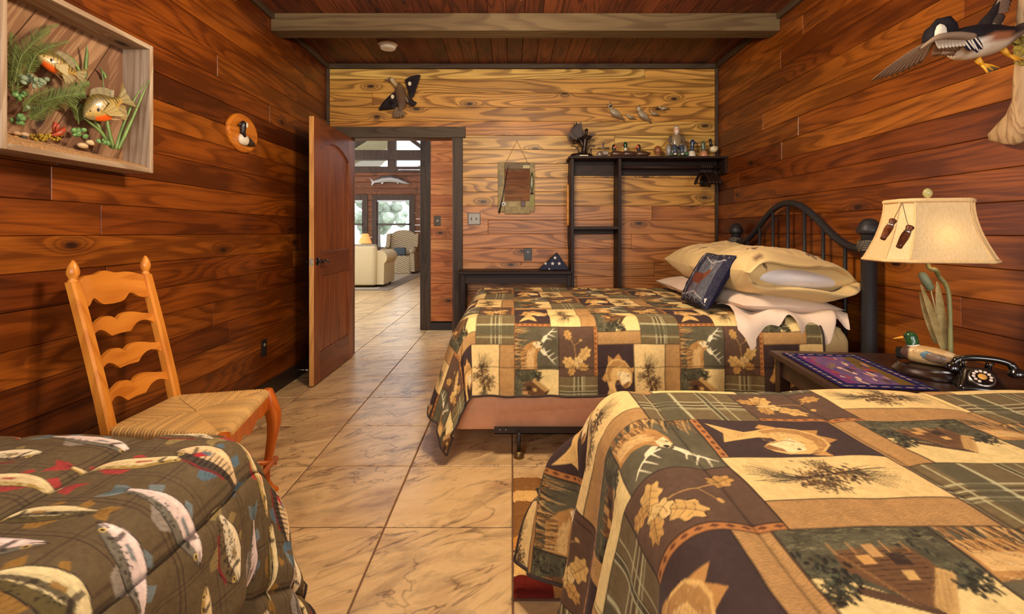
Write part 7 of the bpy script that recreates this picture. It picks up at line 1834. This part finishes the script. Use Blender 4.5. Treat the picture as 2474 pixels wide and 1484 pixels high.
# ================================================================ OVAL DUCK PLAQUE ON THE LEFT WALL
pq = thing('duck_plaque', 'oval honey wood plaque with a carved goose on the left wall', 'plaque', (XL, 3.14, 1.81))
PZ, PYc = CZ - (323 - CY) / F * 3.145, 3.135
def oval_yz(m, prof, ay, az, n=40):
    return m.loft([[(XL + x_, PYc + (ay + s_) * math.cos(2 * PI * k / n), PZ + (az + s_) * math.sin(2 * PI * k / n)) for k in range(n)] for s_, x_ in prof])
oval_yz(MB(), [(0, .0005), (0, .012), (-.006, .020), (-.016, .024), (-.020, .022), (-.024, .022)], .172, .122).build('board', wood('honey_plaque', 'y', [rgb(206, 124, 40)], knots=0, ringdark=.7, rough=.25, blotch=.3), pq, smooth=True, angle=30)
D = lambda py_, pz_, d=.026: Vector((XL + d, PYc + py_, PZ + pz_))
m = MB(); stations(m, [(D(-.075, -.045), .006, .012, .004, WH), (D(-.065, -.045), .030, .022, .006, WH), (D(-.02, -.047), .036, .026, .006, WH), (D(.0, -.046), .034, .026, .006, WH), (D(.004, -.046), .034, .026, .006, BK), (D(.05, -.048), .030, .022, .006, rgb(64, 54, 46)), (D(.10, -.054), .016, .014, .006, rgb(70, 56, 46)), (D(.125, -.058), .005, .004, .004, BK)], 14, up=(1, 0, 0)); m.build('body', M_glaze, pq, smooth=True)
m = MB(); m.tube([D(-.04, -.03, .036), D(-.048, .0, .040), D(-.050, .03, .042), D(-.052, .052, .042), D(-.052, .066, .040)], [.018, .015, .018, .020, .010], 12, BK); hd = m.build('head', M_glaze, pq, smooth=True)
m = MB(); m.ball(D(-.034, .044, .056), (.008, .014, .018), 10, 6, WH); m.build('cheek', M_glaze, hd, smooth=True)
m = MB(); m.tube([D(-.07, .046, .042), D(-.098, .036, .042)], [.010, .004], 8, rgb(60, 52, 48)); m.build('bill', M_glaze, hd, smooth=True)

# ================================================================ FISH SHADOW BOX ON THE LEFT WALL
SBX0, SBX1 = XL + .001, -1.598; by0, by1, bz0, bz1 = 1.535, 2.189, 1.432, 1.998
sbx = thing('fish_shadow_box', 'weathered barnwood shadow box with two sunfish among water plants', 'shadow box', (XL, 1.86, bz0))
M_barny = wood('grey_barnwood_y', 'y', [rgb(190, 170, 144), rgb(176, 154, 126)], knots=.15, ringdark=.6, rough=.8, streak=.5)
M_barnz = wood('grey_barnwood_z', 'z', [rgb(200, 180, 156), rgb(188, 166, 140)], knots=.15, ringdark=.6, rough=.8, streak=.5)
M_barnd = wood('barnwood_backing_y', 'y', [rgb(170, 126, 88), rgb(150, 112, 84), rgb(182, 142, 104)], knots=.2, ringdark=.5, rough=.8, streak=.6, ring=(.9, .5))
th = .021
MB().box((SBX0, by0, bz0), (SBX1, by0 + th, bz1), bev=.002).build('frame_board', M_barnz, sbx)
MB().box((SBX0, by1 - th, bz0), (SBX1, by1, bz1), bev=.002).build('frame_board', M_barnz, sbx)
MB().box((SBX0, by0 + th, bz1 - th), (SBX1, by1 - th, bz1), bev=.002).build('frame_board', M_barny, sbx)
MB().box((SBX0, by0 + th, bz0), (SBX1, by1 - th, bz0 + th), bev=.002).build('frame_board', M_barny, sbx)
# diagonal backing boards, clipped to the opening
ca, sa = math.cos(math.radians(58)), math.sin(math.radians(58)); oy, oz = (by0 + by1) / 2, (bz0 + bz1) / 2
def clip_poly(poly, a, b, c):                                   # keep a*y+b*z<=c
    out = []
    for i in range(len(poly)):
        p, q_ = poly[i], poly[(i + 1) % len(poly)]; fp_, fq = a * p[0] + b * p[1] - c, a * q_[0] + b * q_[1] - c
        if fp_ <= 0: out.append(p)
        if fp_ * fq < 0: t_ = fp_ / (fp_ - fq); out.append((p[0] + (q_[0] - p[0]) * t_, p[1] + (q_[1] - p[1]) * t_))
    return out
for k in range(-4, 5):
    v0, v1 = k * .14 - .07 + .001, k * .14 + .07 - .001
    poly = [(oy + u * ca - v * sa, oz + u * sa + v * ca) for u, v in ((-.6, v0), (.6, v0), (.6, v1), (-.6, v1))]
    for a, b, c in ((1, 0, by1 - th), (-1, 0, -(by0 + th)), (0, 1, bz1 - th), (0, -1, -(bz0 + th))):
        poly = clip_poly(poly, a, b, c)
        if len(poly) < 3: break
    if len(poly) < 3: continue
    # board with its own diagonal axis so the grain runs along it
    m = MB(); 
    loc = [((y - oy) * ca + (z - oz) * sa, -(y - oy) * sa + (z - oz) * ca) for y, z in poly]
    m.prism(loc, lambda u, v, w: (w, u, v), .008 + .002 * (k % 2))
    ob = m.build('backing_board', M_barnd, None, origin=(0, 0, 0)); ob.parent = sbx; ob.location = Vector((SBX0, oy, oz)) - sbx.location; ob.rotation_euler = (math.radians(58), 0, 0)
XBk = SBX0 + .012
def S3(px, py, depth):                                           # a point inside the box, depth metres off the wall
    return Vector(at_x(px, py, XL + depth))
def sunfish(head, tail, depth_h, depth_t, deep, lab_col, flip=1, name='sunfish'):
    """head/tail pixels; body compressed sideways"""
    h, t_ = S3(*head, depth_h), S3(*tail, depth_t); d = t_ - h; L = d.length; dn = d.normalized(); up = Vector((0, 0, 1)); up = (up - dn * up.dot(dn)).normalized()
    OR, OL, YE, DK = rgb(232, 96, 24), rgb(122, 104, 50), rgb(186, 152, 74), rgb(82, 74, 46)
    def colr(f):
        def c(a):
            s_ = math.sin(a)
            if .13 < f < .46 and s_ < -.42 + 1.2 * max(0, f - .36) * -1: return OR
            if f <= .13 and s_ < -.3: return rgb(150, 130, 84)
            if s_ < -.6: return rgb(214, 170, 100)
            band = (f * 13) % 1 < .34 and .3 < f < .9
            return DK if (band and s_ > -.35) else (OL if s_ > .55 else YE)
        return c
    prof = [(0, .06, .07), (.02, .09, .10), (.06, .14, .14), (.12, .21, .18), (.20, .28, .24), (.32, .34, .30), (.45, .35, .32), (.58, .30, .28), (.70, .20, .19), (.82, .11, .10), (.90, .085, .08), (.94, .09, .085)]
    st = []
    for i in range(46):
        f = .94 * i / 45
        for (f0, u0, l0), (f1, u1, l1) in zip(prof[:-1], prof[1:]):
            if f0 <= f <= f1 + 1e-9: k_ = (f - f0) / (f1 - f0); u_, l_ = u0 + (u1 - u0) * k_, l0 + (l1 - l0) * k_; break
        st.append((h + d * f * .86, L * .085 * (math.sin(PI * min(1, .1 + f * .95)) + .15), L * u_ * deep, L * l_ * deep, colr(f)))
    m = MB(); stations(m, st, 32, up=tuple(up)); b = m.build(name, vcol('varnished_fish_skin', .3, .35, 220, spec=.5, coat=.3, jitter=.25), sbx, smooth=True)
    M_fin = vcol('fish_fin', .4, .3, 200, spec=.4)
    side = dn.cross(up)
    def fin(base0, base1, outs, col, nm):
        n = 9; V = []; C = []; 
        for i in range(n):
            t2 = i / (n - 1); a = Vector(base0).lerp(Vector(base1), t2); o_ = outs(t2)
            for k in range(4): V.append(a + o_ * (k / 3) + side * (.0015 * (-1) ** i)); C.append(tuple(Vector(col) * (1.05 - .35 * (i % 2))))
        fs = [(i * 4 + k, i * 4 + k + 1, i * 4 + k + 5, i * 4 + k + 4) for i in range(n - 1) for k in range(3)]
        N = len(V); V2 = [v + side * .002 for v in V]
        MB().add(V + V2, fs + [tuple(x_ + N for x_ in reversed(f)) for f in fs], C + C).build(nm, M_fin, b, smooth=True)
    P = lambda f, v: h + d * f * .86 + up * (L * deep * v)
    fin(P(.30, .30), P(.80, .12), lambda t2: up * L * (.06 + .12 * math.sin(PI * (t2 * .75 + .15))) + dn * L * .09, OL, 'dorsal_fin')
    fin(P(.60, -.26), P(.82, -.09), lambda t2: -up * L * .20 * math.sin(PI * (t2 * .6 + .3)) + dn * L * .10, rgb(150, 126, 66), 'anal_fin')
    fin(P(.92, .09), P(.92, -.09), lambda t2: dn * L * (.24 - .05 * math.sin(PI * t2)) + up * L * .26 * (.5 - t2) * 1.5, rgb(138, 118, 62), 'tail_fin')
    fs_ = side if side.x > 0 else -side
    fin(P(.34, -.04) + fs_ * L * .09, P(.40, -.20) + fs_ * L * .09, lambda t2: dn * L * .22 + fs_ * L * .05 + up * L * .10 * (.5 - t2) * 2, rgb(176, 150, 84), 'pectoral_fin')
    fin(P(.40, -.28), P(.46, -.28), lambda t2: -up * L * .10 + dn * L * .18, rgb(196, 160, 110), 'pelvic_fin')
    MB().ball(P(.13, .06) + fs_ * L * .050, L * .022, 8, 6, rgb(16, 14, 14)).build('eye', M_glaze, b, smooth=True)
    MB().ball(P(.27, .02) + fs_ * L * .082, (L * .03, L * .022, L * .035), 8, 6, rgb(40, 36, 34)).build('gill_flap', M_glaze, b, smooth=True)
    MB().ball(h - dn * L * .002 - up * L * .01, (L * .018, L * .016, L * .022), 10, 6, rgb(206, 170, 150)).build('mouth', M_glaze, b, smooth=True)
sunfish((204, 280), (312, 232), .070, .118, .78, None)
sunfish((86, 134), (206, 188), .050, .085, .66, None)
# plants
M_eel = plain('green_eel_grass', rgb(116, 140, 74), .5, .35, 40, stretch=(1, 1, .3)); M_fern = plain('olive_water_fern', rgb(104, 118, 58), .7, .3, 60); M_rnd = plain('bright_round_leaf', rgb(98, 140, 76), .35, .25, 50); M_pale = plain('pale_sage_leaf', rgb(134, 150, 120), .6, .2, 50)
def ribbon(pts, w, mat, nm):
    P_ = crom(pts, 5); R_ = []
    for i, p in enumerate(P_):
        t_ = i / (len(P_) - 1); d = (P_[min(i + 1, len(P_) - 1)] - P_[max(0, i - 1)]).normalized(); s_ = d.cross(Vector((1, -.4, 0))).normalized(); ww = w * (1 - t_ ** 3) * (.6 + .4 * math.sin(PI * min(1, t_ + .2))); R_.append([p - s_ * ww, p + Vector((.003, 0, 0)), p + s_ * ww, p - Vector((.002, 0, 0))])
    MB().loft(R_).build(nm, mat, sbx, smooth=True)
for k, pts in enumerate((((285, 362, .10), (310, 310, .12), (340, 240, .125), (370, 172, .13)), ((280, 360, .10), (300, 300, .10), (325, 240, .11), (350, 200, .12)), ((275, 360, .09), (262, 310, .09), (256, 260, .08), (245, 165, .06)), ((270, 358, .08), (235, 300, .06), (190, 250, .04), (170, 240, .03)), ((268, 355, .08), (245, 320, .08), (215, 295, .07), (200, 285, .07)), ((205, 190, .03), (208, 150, .03), (210, 120, .04), (208, 108, .04)), ((195, 180, .03), (180, 150, .03), (165, 135, .03), (157, 125, .03)), ((255, 190, .03), (252, 180, .03), (245, 170, .03), (238, 162, .035)))):
    ribbon([S3(*p) for p in pts], .008, M_eel, 'eel_grass_blade')
def frond(pts, L, mat, nm='fern_frond', n=26):
    P_ = crom([S3(*p) for p in pts], 8); m = MB(); m.tube(P_, .0018, 5); rr = random.Random(len(nm) + int(pts[0][0]))
    for i in range(2, len(P_)):
        d = (P_[i] - P_[i - 1]).normalized(); t_ = i / len(P_)
        for s_ in (-1, 1):
            for j in range(2):
                o = d.cross(Vector((1, 0, 0))).normalized() * s_ + d * .7 + Vector((rr.uniform(-.1, .4), 0, 0)); b = P_[i].lerp(P_[i - 1], j * .5); e = b + o.normalized() * L * math.sin(PI * min(.95, .15 + t_ * .85)) * rr.uniform(.8, 1.1); e.x = max(e.x, XBk + .002)
                m.tube([b, e], [.0013, .0006], 4, cap=False)
    m.build(nm, mat, sbx)['kind'] = 'stuff'
for pts in (((40, 250, .05), (45, 190, .05), (60, 130, .05), (95, 80, .05), (140, 60, .05)), ((30, 230, .06), (30, 160, .06), (40, 110, .06)), ((60, 200, .05), (75, 150, .05), (110, 120, .05), (165, 100, .05)), ((110, 240, .06), (150, 225, .08), (190, 210, .10), (215, 200, .11)), ((60, 285, .06), (110, 255, .07), (150, 220, .07)), ((70, 290, .06), (100, 270, .07), (135, 240, .07)), ((190, 300, .05), (185, 265, .05), (165, 245, .05)), ((55, 270, .07), (80, 235, .07), (130, 215, .08)), ((35, 200, .07), (50, 140, .07), (85, 100, .07), (120, 75, .07)), ((90, 250, .07), (140, 235, .09), (185, 228, .11), (205, 225, .12)), ((25, 210, .05), (25, 140, .05), (28, 80, .05)), ((65, 180, .06), (90, 130, .06), (130, 110, .06)), ((120, 260, .05), (160, 240, .06), (185, 200, .06))):
    frond(pts, .036, M_fern)
rr = random.Random(9)
for (cx, cy, n, mat, sp, dp) in ((48, 232, 9, M_rnd, 14, .06), (45, 288, 9, M_rnd, 20, .07), (70, 190, 12, M_pale, 20, .06), (100, 200, 10, M_pale, 18, .07), (192, 322, 12, M_rnd, 18, .07), (75, 262, 5, M_pale, 14, .06), (250, 345, 7, M_rnd, 14, .08)):
    for k in range(n):
        c = S3(cx + rr.uniform(-sp, sp), cy + rr.uniform(-sp, sp) * .5, dp + rr.uniform(-.015, .02)); r_ = rr.uniform(.007, .012)
        MB().ball(c, (r_ * .35, r_, r_ * .8), 10, 5, M=Matrix.Rotation(rr.uniform(-.9, .9), 3, 'X') @ Matrix.Rotation(rr.uniform(-.6, .6), 3, 'Z')).build('round_leaf', mat, sbx, smooth=True)
# gravel bed, pebbles, moss, driftwood twig, crayfish
def gravel():
    y0, y1 = by0 + th + .001, by1 - th - .001; n = 60; k_ = 14; P_ = []
    for i in range(n + 1):
        y = y0 + (y1 - y0) * i / n; hb = .062 - .030 * (i / n); r_ = []
        for j in range(k_ + 1):
            d = .012 + .105 * j / k_; t_ = j / k_; z = bz0 + th + (hb * (1 - t_) ** .6) + .006 * snoise(y * 60, d * 60) * (1 - .5 * t_)
            r_.append((SBX0 + d, y, max(bz0 + th + .0005, z)))
        P_.append(r_)
    MB().grid(P_).build('sand_bed', plain('sand_and_gravel', rgb(170, 128, 84), .95, .45, 130, bump=.8), sbx, smooth=True)
gravel()
rr = random.Random(3); m = MB()
for k in range(260):
    u = rr.random(); y = by0 + th + .006 + (by1 - by0 - 2 * th - .012) * u; d = rr.uniform(.015, .055); z = bz0 + th + .058 - .030 * u - (d - .012) * .34; r_ = rr.uniform(.0025, .006)
    m.ball((SBX0 + d, y, z), (r_, r_ * 1.2, r_ * .8), 6, 4, rgb(*[v * rr.uniform(.6, 1.15) for v in (206, 160, 110)]))
m.build('gravel', vcol('mixed_gravel', .8, 0, 100), sbx)['kind'] = 'stuff'
for (px, py, r_, c) in ((60, 325, .011, rgb(190, 160, 126)), (58, 332, .008, rgb(60, 52, 44)), (200, 352, .016, rgb(206, 176, 132)), (220, 345, .016, rgb(216, 186, 140)), (40, 322, .010, rgb(186, 150, 112))):
    MB().ball(S3(px, py, .06), (r_ * .7, r_ * 1.5, r_ * .7), 10, 6).build('pebble', plain('pebble_%d_%d' % (px, py), c, .6), sbx, smooth=True)
m = MB()
for k in range(60): m.ball(S3(rr.uniform(75, 150), 332 + rr.uniform(-7, 8), .055 + rr.uniform(0, .02)), rr.uniform(.003, .006), 5, 4)
m.build('yellow_moss', plain('yellow_moss', rgb(176, 146, 40), .95, .3, 90), sbx)['kind'] = 'stuff'
M_cray = plain('red_crayfish', rgb(168, 66, 36), .4, .25, 60)
cy_ = MB().tube([S3(120, 328, .06), S3(132, 325, .065), S3(143, 321, .07), S3(152, 314, .07), S3(156, 308, .07)], [.006, .010, .012, .009, .004], 10).build('crayfish', M_cray, sbx, smooth=True)
for (a, b, c) in (((130, 322), (128, 310), (134, 296)), ((134, 322), (136, 312), (140, 300))):
    MB().tube([S3(*a, .07), S3(*b, .075), S3(*c, .08)], [.003, .004, .007], 8).build('claw', M_cray, cy_, smooth=True)

# ================================================================ GREAT ROOM FURNITURE BEYOND THE DOORWAY
def G(px, py, Y): return Vector(at(px, py, Y))
M_sofa = plain('cream_sofa_fabric', rgb(206, 184, 140), .9, .08, 60, bump=.15)
M_sofad = plain('taupe_cushion_fabric', rgb(158, 138, 110), .9, .15, 60)
so = thing('cream_sofa', 'cream rolled-arm sofa seen from behind through the doorway', 'sofa', (-3.4, 10.4, 0))
YS = 10.15; s1 = G(905, 690, YS).x                                    # right end of the back
sx0 = s1 - 2.1
rounded_slab(MB(), sx0, s1 + .02, YS, YS + .24, .05, .865, .09, 6).build('backrest', M_sofa, so, smooth=True, angle=60)
rounded_slab(MB(), sx0 + .2, s1 - .02, YS + .24, YS + .95, .05, .45, .06).build('seat_base', M_sofa, so, smooth=True, angle=60)
arm = MB(); prof = []
ax = s1 + .03
for k in range(20):
    a = -PI * .35 + (PI * 1.7) * k / 19; prof.append((ax + .03 + .16 * math.cos(a), .62 + .14 * math.sin(a)))
prof = [(ax - .11, .05), (ax + .13, .05)] + [p for p in prof]
rings_ = []
arm.prism([(ax - .14, .06), (ax + .13, .06), (ax + .14, .50)] + [(ax + .03 + .17 * math.cos(a), .62 + .155 * math.sin(a)) for a in np.linspace(-.6, PI + .4, 18)] + [(ax - .13, .50)], lambda u, v, w: (u, YS + .10 + w, v), .92).build('rolled_arm', M_sofa, so, smooth=True, angle=40)
for (xx, yy) in ((ax - .05, YS + .16), (ax + .05, YS + .96), (sx0 + .1, YS + .1)): MB().lathe([(.02, 0), (.035, .06)], (xx, yy, 0), 10).build('foot', M_espz, so)
rounded_slab(MB(), s1 - .75, s1 - .03, YS + .20, YS + .42, .46, .90, .08).build('back_cushion', M_sofad, so, smooth=True, angle=60)
wc = thing('wing_chair', 'damask wing-back armchair beside the far window', 'armchair', (-3.2, 13.6, 0))
def damask():
    t = NT('beige_damask'); v = t.objco((1, 1, 1)); w = t.node('ShaderNodeTexWave', wave_type='RINGS', rings_direction='Y'); w.inputs['Scale'].default_value = 6.0; w.inputs['Distortion'].default_value = 3.5; t.link(v, w.inputs['Vector'])
    t.col(t.ramp(w.outputs['Fac'], [(.35, rgb(140, 118, 88)), (.65, rgb(194, 172, 134))])); t.rough(.85); return t.m
M_dam = damask(); YW = 13.5; k_ = YW / F
wx0, wx1 = (921 - CX) * k_, (1000 - CX) * k_; wcx = (wx0 + wx1) / 2
rounded_slab(MB(), wx0 + .10, wx1 - .10, YW + .05, YW + .75, 0.0, .50, .06).build('seat_base', M_dam, wc, smooth=True, angle=60)
pol = [(wcx - .36, .45), (wcx + .36, .45), (wcx + .37, 1.02)] + [(wcx + .36 * math.cos(a), 1.02 + .20 * math.sin(a)) for a in np.linspace(.15, PI - .15, 14)] + [(wcx - .37, 1.02)]
MB().prism(pol, lambda u, v, w: (u, YW + .62 + w + (v - .45) * .12, v), .16).build('backrest', M_dam, wc, smooth=True, angle=40)
for s_ in (-1, 1):
    xx = wcx + s_ * .40
    MB().prism([(YW + .08, .06), (YW + .80, .06), (YW + .92, 1.12), (YW + .62, 1.10), (YW + .52, .80), (YW + .40, .70), (YW + .02, .66), (YW + .0, .55)], lambda u, v, w: (xx - .055 + w, u, v), .11).build('wing_arm', M_dam, wc, smooth=True, angle=40)
    MB().tube([(xx, YW - .02, .64), (xx, YW + .45, .66)], .075, 12).build('arm_roll', M_dam, wc, smooth=True)
bg_ = thing('throw_pillow', 'small slate blue pillow on the seat of the wing chair', 'pillow', (wcx, YW + .4, .52))
rounded_slab(MB(), wcx - .17, wcx + .16, YW + .25, YW + .40, .502, .72, .06).build('case', plain('slate_fabric', rgb(78, 86, 92), .9), bg_, smooth=True)
et = thing('end_table', 'small end table behind the cream sofa in the great room', 'table', (-3.3, 11.6, 0))
ex, ey = (882 - CX) / F * 11.7, 11.7
MB().box((ex - .30, ey - .28, .62), (ex + .30, ey + .28, .65)).build('tabletop', M_esp, et)
for a in (-.25, .25):
    for b in (-.23, .23): MB().box((ex + a - .02, ey + b - .02, 0), (ex + a + .02, ey + b + .02, .62)).build('leg', M_espz, et)
gl_ = thing('glowing_table_lamp', 'lit table lamp with small tan cone shade behind the cream sofa', 'lamp', (ex, ey, .65))
lz0, lz1 = CZ - (590 - CY) / F * ey, CZ - (566 - CY) / F * ey
MB().lathe([(.09, .65), (.09, .67), (.03, .69), (.06, .76), (.05, lz0 - .02), (.015, lz0)], (ex, ey, 0), 16).build('base', plain('bronze_lamp_base', rgb(90, 74, 58), .4), gl_, smooth=True)
lsm = NT('lit_tan_shade'); lsm.col(rgb(226, 160, 90)); lsm.rough(.8); lsm.b.inputs['Emission Color'].default_value = rgba(rgb(255, 176, 96)); lsm.b.inputs['Emission Strength'].default_value = .55
MB().lathe([(.155, lz0), (.158, lz0 + .005), (.075, lz1), (.072, lz1)], (ex, ey, 0), 24).build('shade', lsm.m, gl_, smooth=True, angle=40)
rg_ = thing('great_room_rug', 'pale rug with grey border on the great room floor', 'rug', (-3.2, 11.5, 0))
r0 = G(905, 702, 9.7)
MB().box((-6.2, 9.75, .001), (-2.45, 14.0, .010)).build('border', plain('grey_rug_border', rgb(136, 120, 100), .95, .1, 30), rg_)
MB().box((-5.9, 10.05, .010), (-2.75, 13.7, .013)).build('field', plain('cream_rug_field', rgb(196, 180, 152), .95, .1, 30), rg_)
fm = thing('mounted_pike', 'long mounted silver fish above the far window', 'mounted fish', (-3.65, 15.1, 2.8))
m = MB(); fz = lambda px, py: Vector(at(px, py, YG - .06)); SIL, DKS = rgb(196, 188, 180), rgb(96, 92, 92); sc2 = lambda a: DKS if math.sin(a) > .35 else SIL
stations(m, [(fz(903, 440), .01, .03, .03, SIL), (fz(912, 437), .04, .07, .07, sc2), (fz(925, 433), .06, .10, .10, sc2), (fz(945, 432), .07, .11, .11, sc2), (fz(962, 435), .06, .09, .09, sc2), (fz(976, 440), .05, .06, .06, sc2), (fz(989, 445), .02, .02, .02, SIL)], 14); bb = m.build('body', M_glaze, fm, smooth=True)
for pol in ([(903, 438), (893, 430), (898, 438), (898, 450), (905, 442)], [(918, 430), (922, 426), (934, 428), (938, 430)], [(920, 440), (922, 446), (928, 442)], [(958, 440), (960, 445), (965, 441)]):
    MB().prism([((px - CX) / F * (YG - .06), CZ - (py - CY) / F * (YG - .06)) for px, py in pol], lambda u, v, w: (u, YG - .07 + w, v), .02, SIL).build('fin', M_glaze, bb)
MB().box((fz(940, 0).x - .1, YG - .04, fz(0, 440).z), (fz(940, 0).x + .1, YG + .01, fz(0, 432).z), DKS).build('hanger_block', M_glaze, fm)
ff = thing('ceiling_fan', 'white-bladed ceiling fan hanging in the great room', 'ceiling fan', (-2.0, 11.0, 3.0))
fc_ = Vector((-1.75, 11.0, CZ - (413 - CY) / F * 11.0 + .02))
MB().lathe([(.03, 1.6), (.03, .12), (.14, .10), (.16, 0), (.10, -.08), (.02, -.1)], tuple(fc_), 18).build('motor', M_orb, ff, smooth=True, angle=40)
for k in range(5):
    a = PI + .02 + k * 2 * PI / 5; d = Vector((math.cos(a), math.sin(a), 0)); s_ = Vector((-d.y, d.x, 0))
    m = MB(); m.loft([[fc_ + d * r_ - s_ * w_ + Vector((0, 0, .01)), fc_ + d * r_ + s_ * w_ - Vector((0, 0, .01)), fc_ + d * r_ + s_ * w_ - Vector((0, 0, 0)), fc_ + d * r_ - s_ * w_ + Vector((0, 0, .02))] for r_, w_ in ((.15, .03), (.25, .06), (.72, .075), (.78, .05))]); m.build('blade', plain('white_fan_blade', rgb(226, 224, 220), .4), ff)
# trees outside the far window
for i, (x_, y_, h_, r_) in enumerate(((-9.0, 33, 4.4, 1.6), (-6.0, 40, 4.0, 1.6), (-13.5, 31, 4.2, 1.6), (-1.5, 37, 4.4, 1.6))):
    t_ = thing('garden_tree', ('tall hazy tree beyond the far window, second from left', 'low hazy tree at the middle of the far window', 'hazy tree beyond the far window, leftmost', 'hazy tree beyond the far window, rightmost')[i], 'tree', (x_, y_, -.12))
    MB().tube([(x_, y_, -.12), (x_, y_, h_ * .45)], [.22, .14], 8).build('trunk', plain('grey_trunk', rgb(96, 84, 70), .9), t_, smooth=True)
    m = MB(); rr = random.Random(i)
    for k in range(90): m.ball((x_ + rr.gauss(0, r_ * .6), y_ + rr.gauss(0, r_ * .4), h_ * .58 + rr.gauss(0, h_ * .17)), rr.uniform(.15, .45), 7, 5)
    m.build('crown', M_tree, t_, smooth=True)['kind'] = 'stuff'

for o in (so, wc, et, gl_, bg_): o.location.z += 0.0135
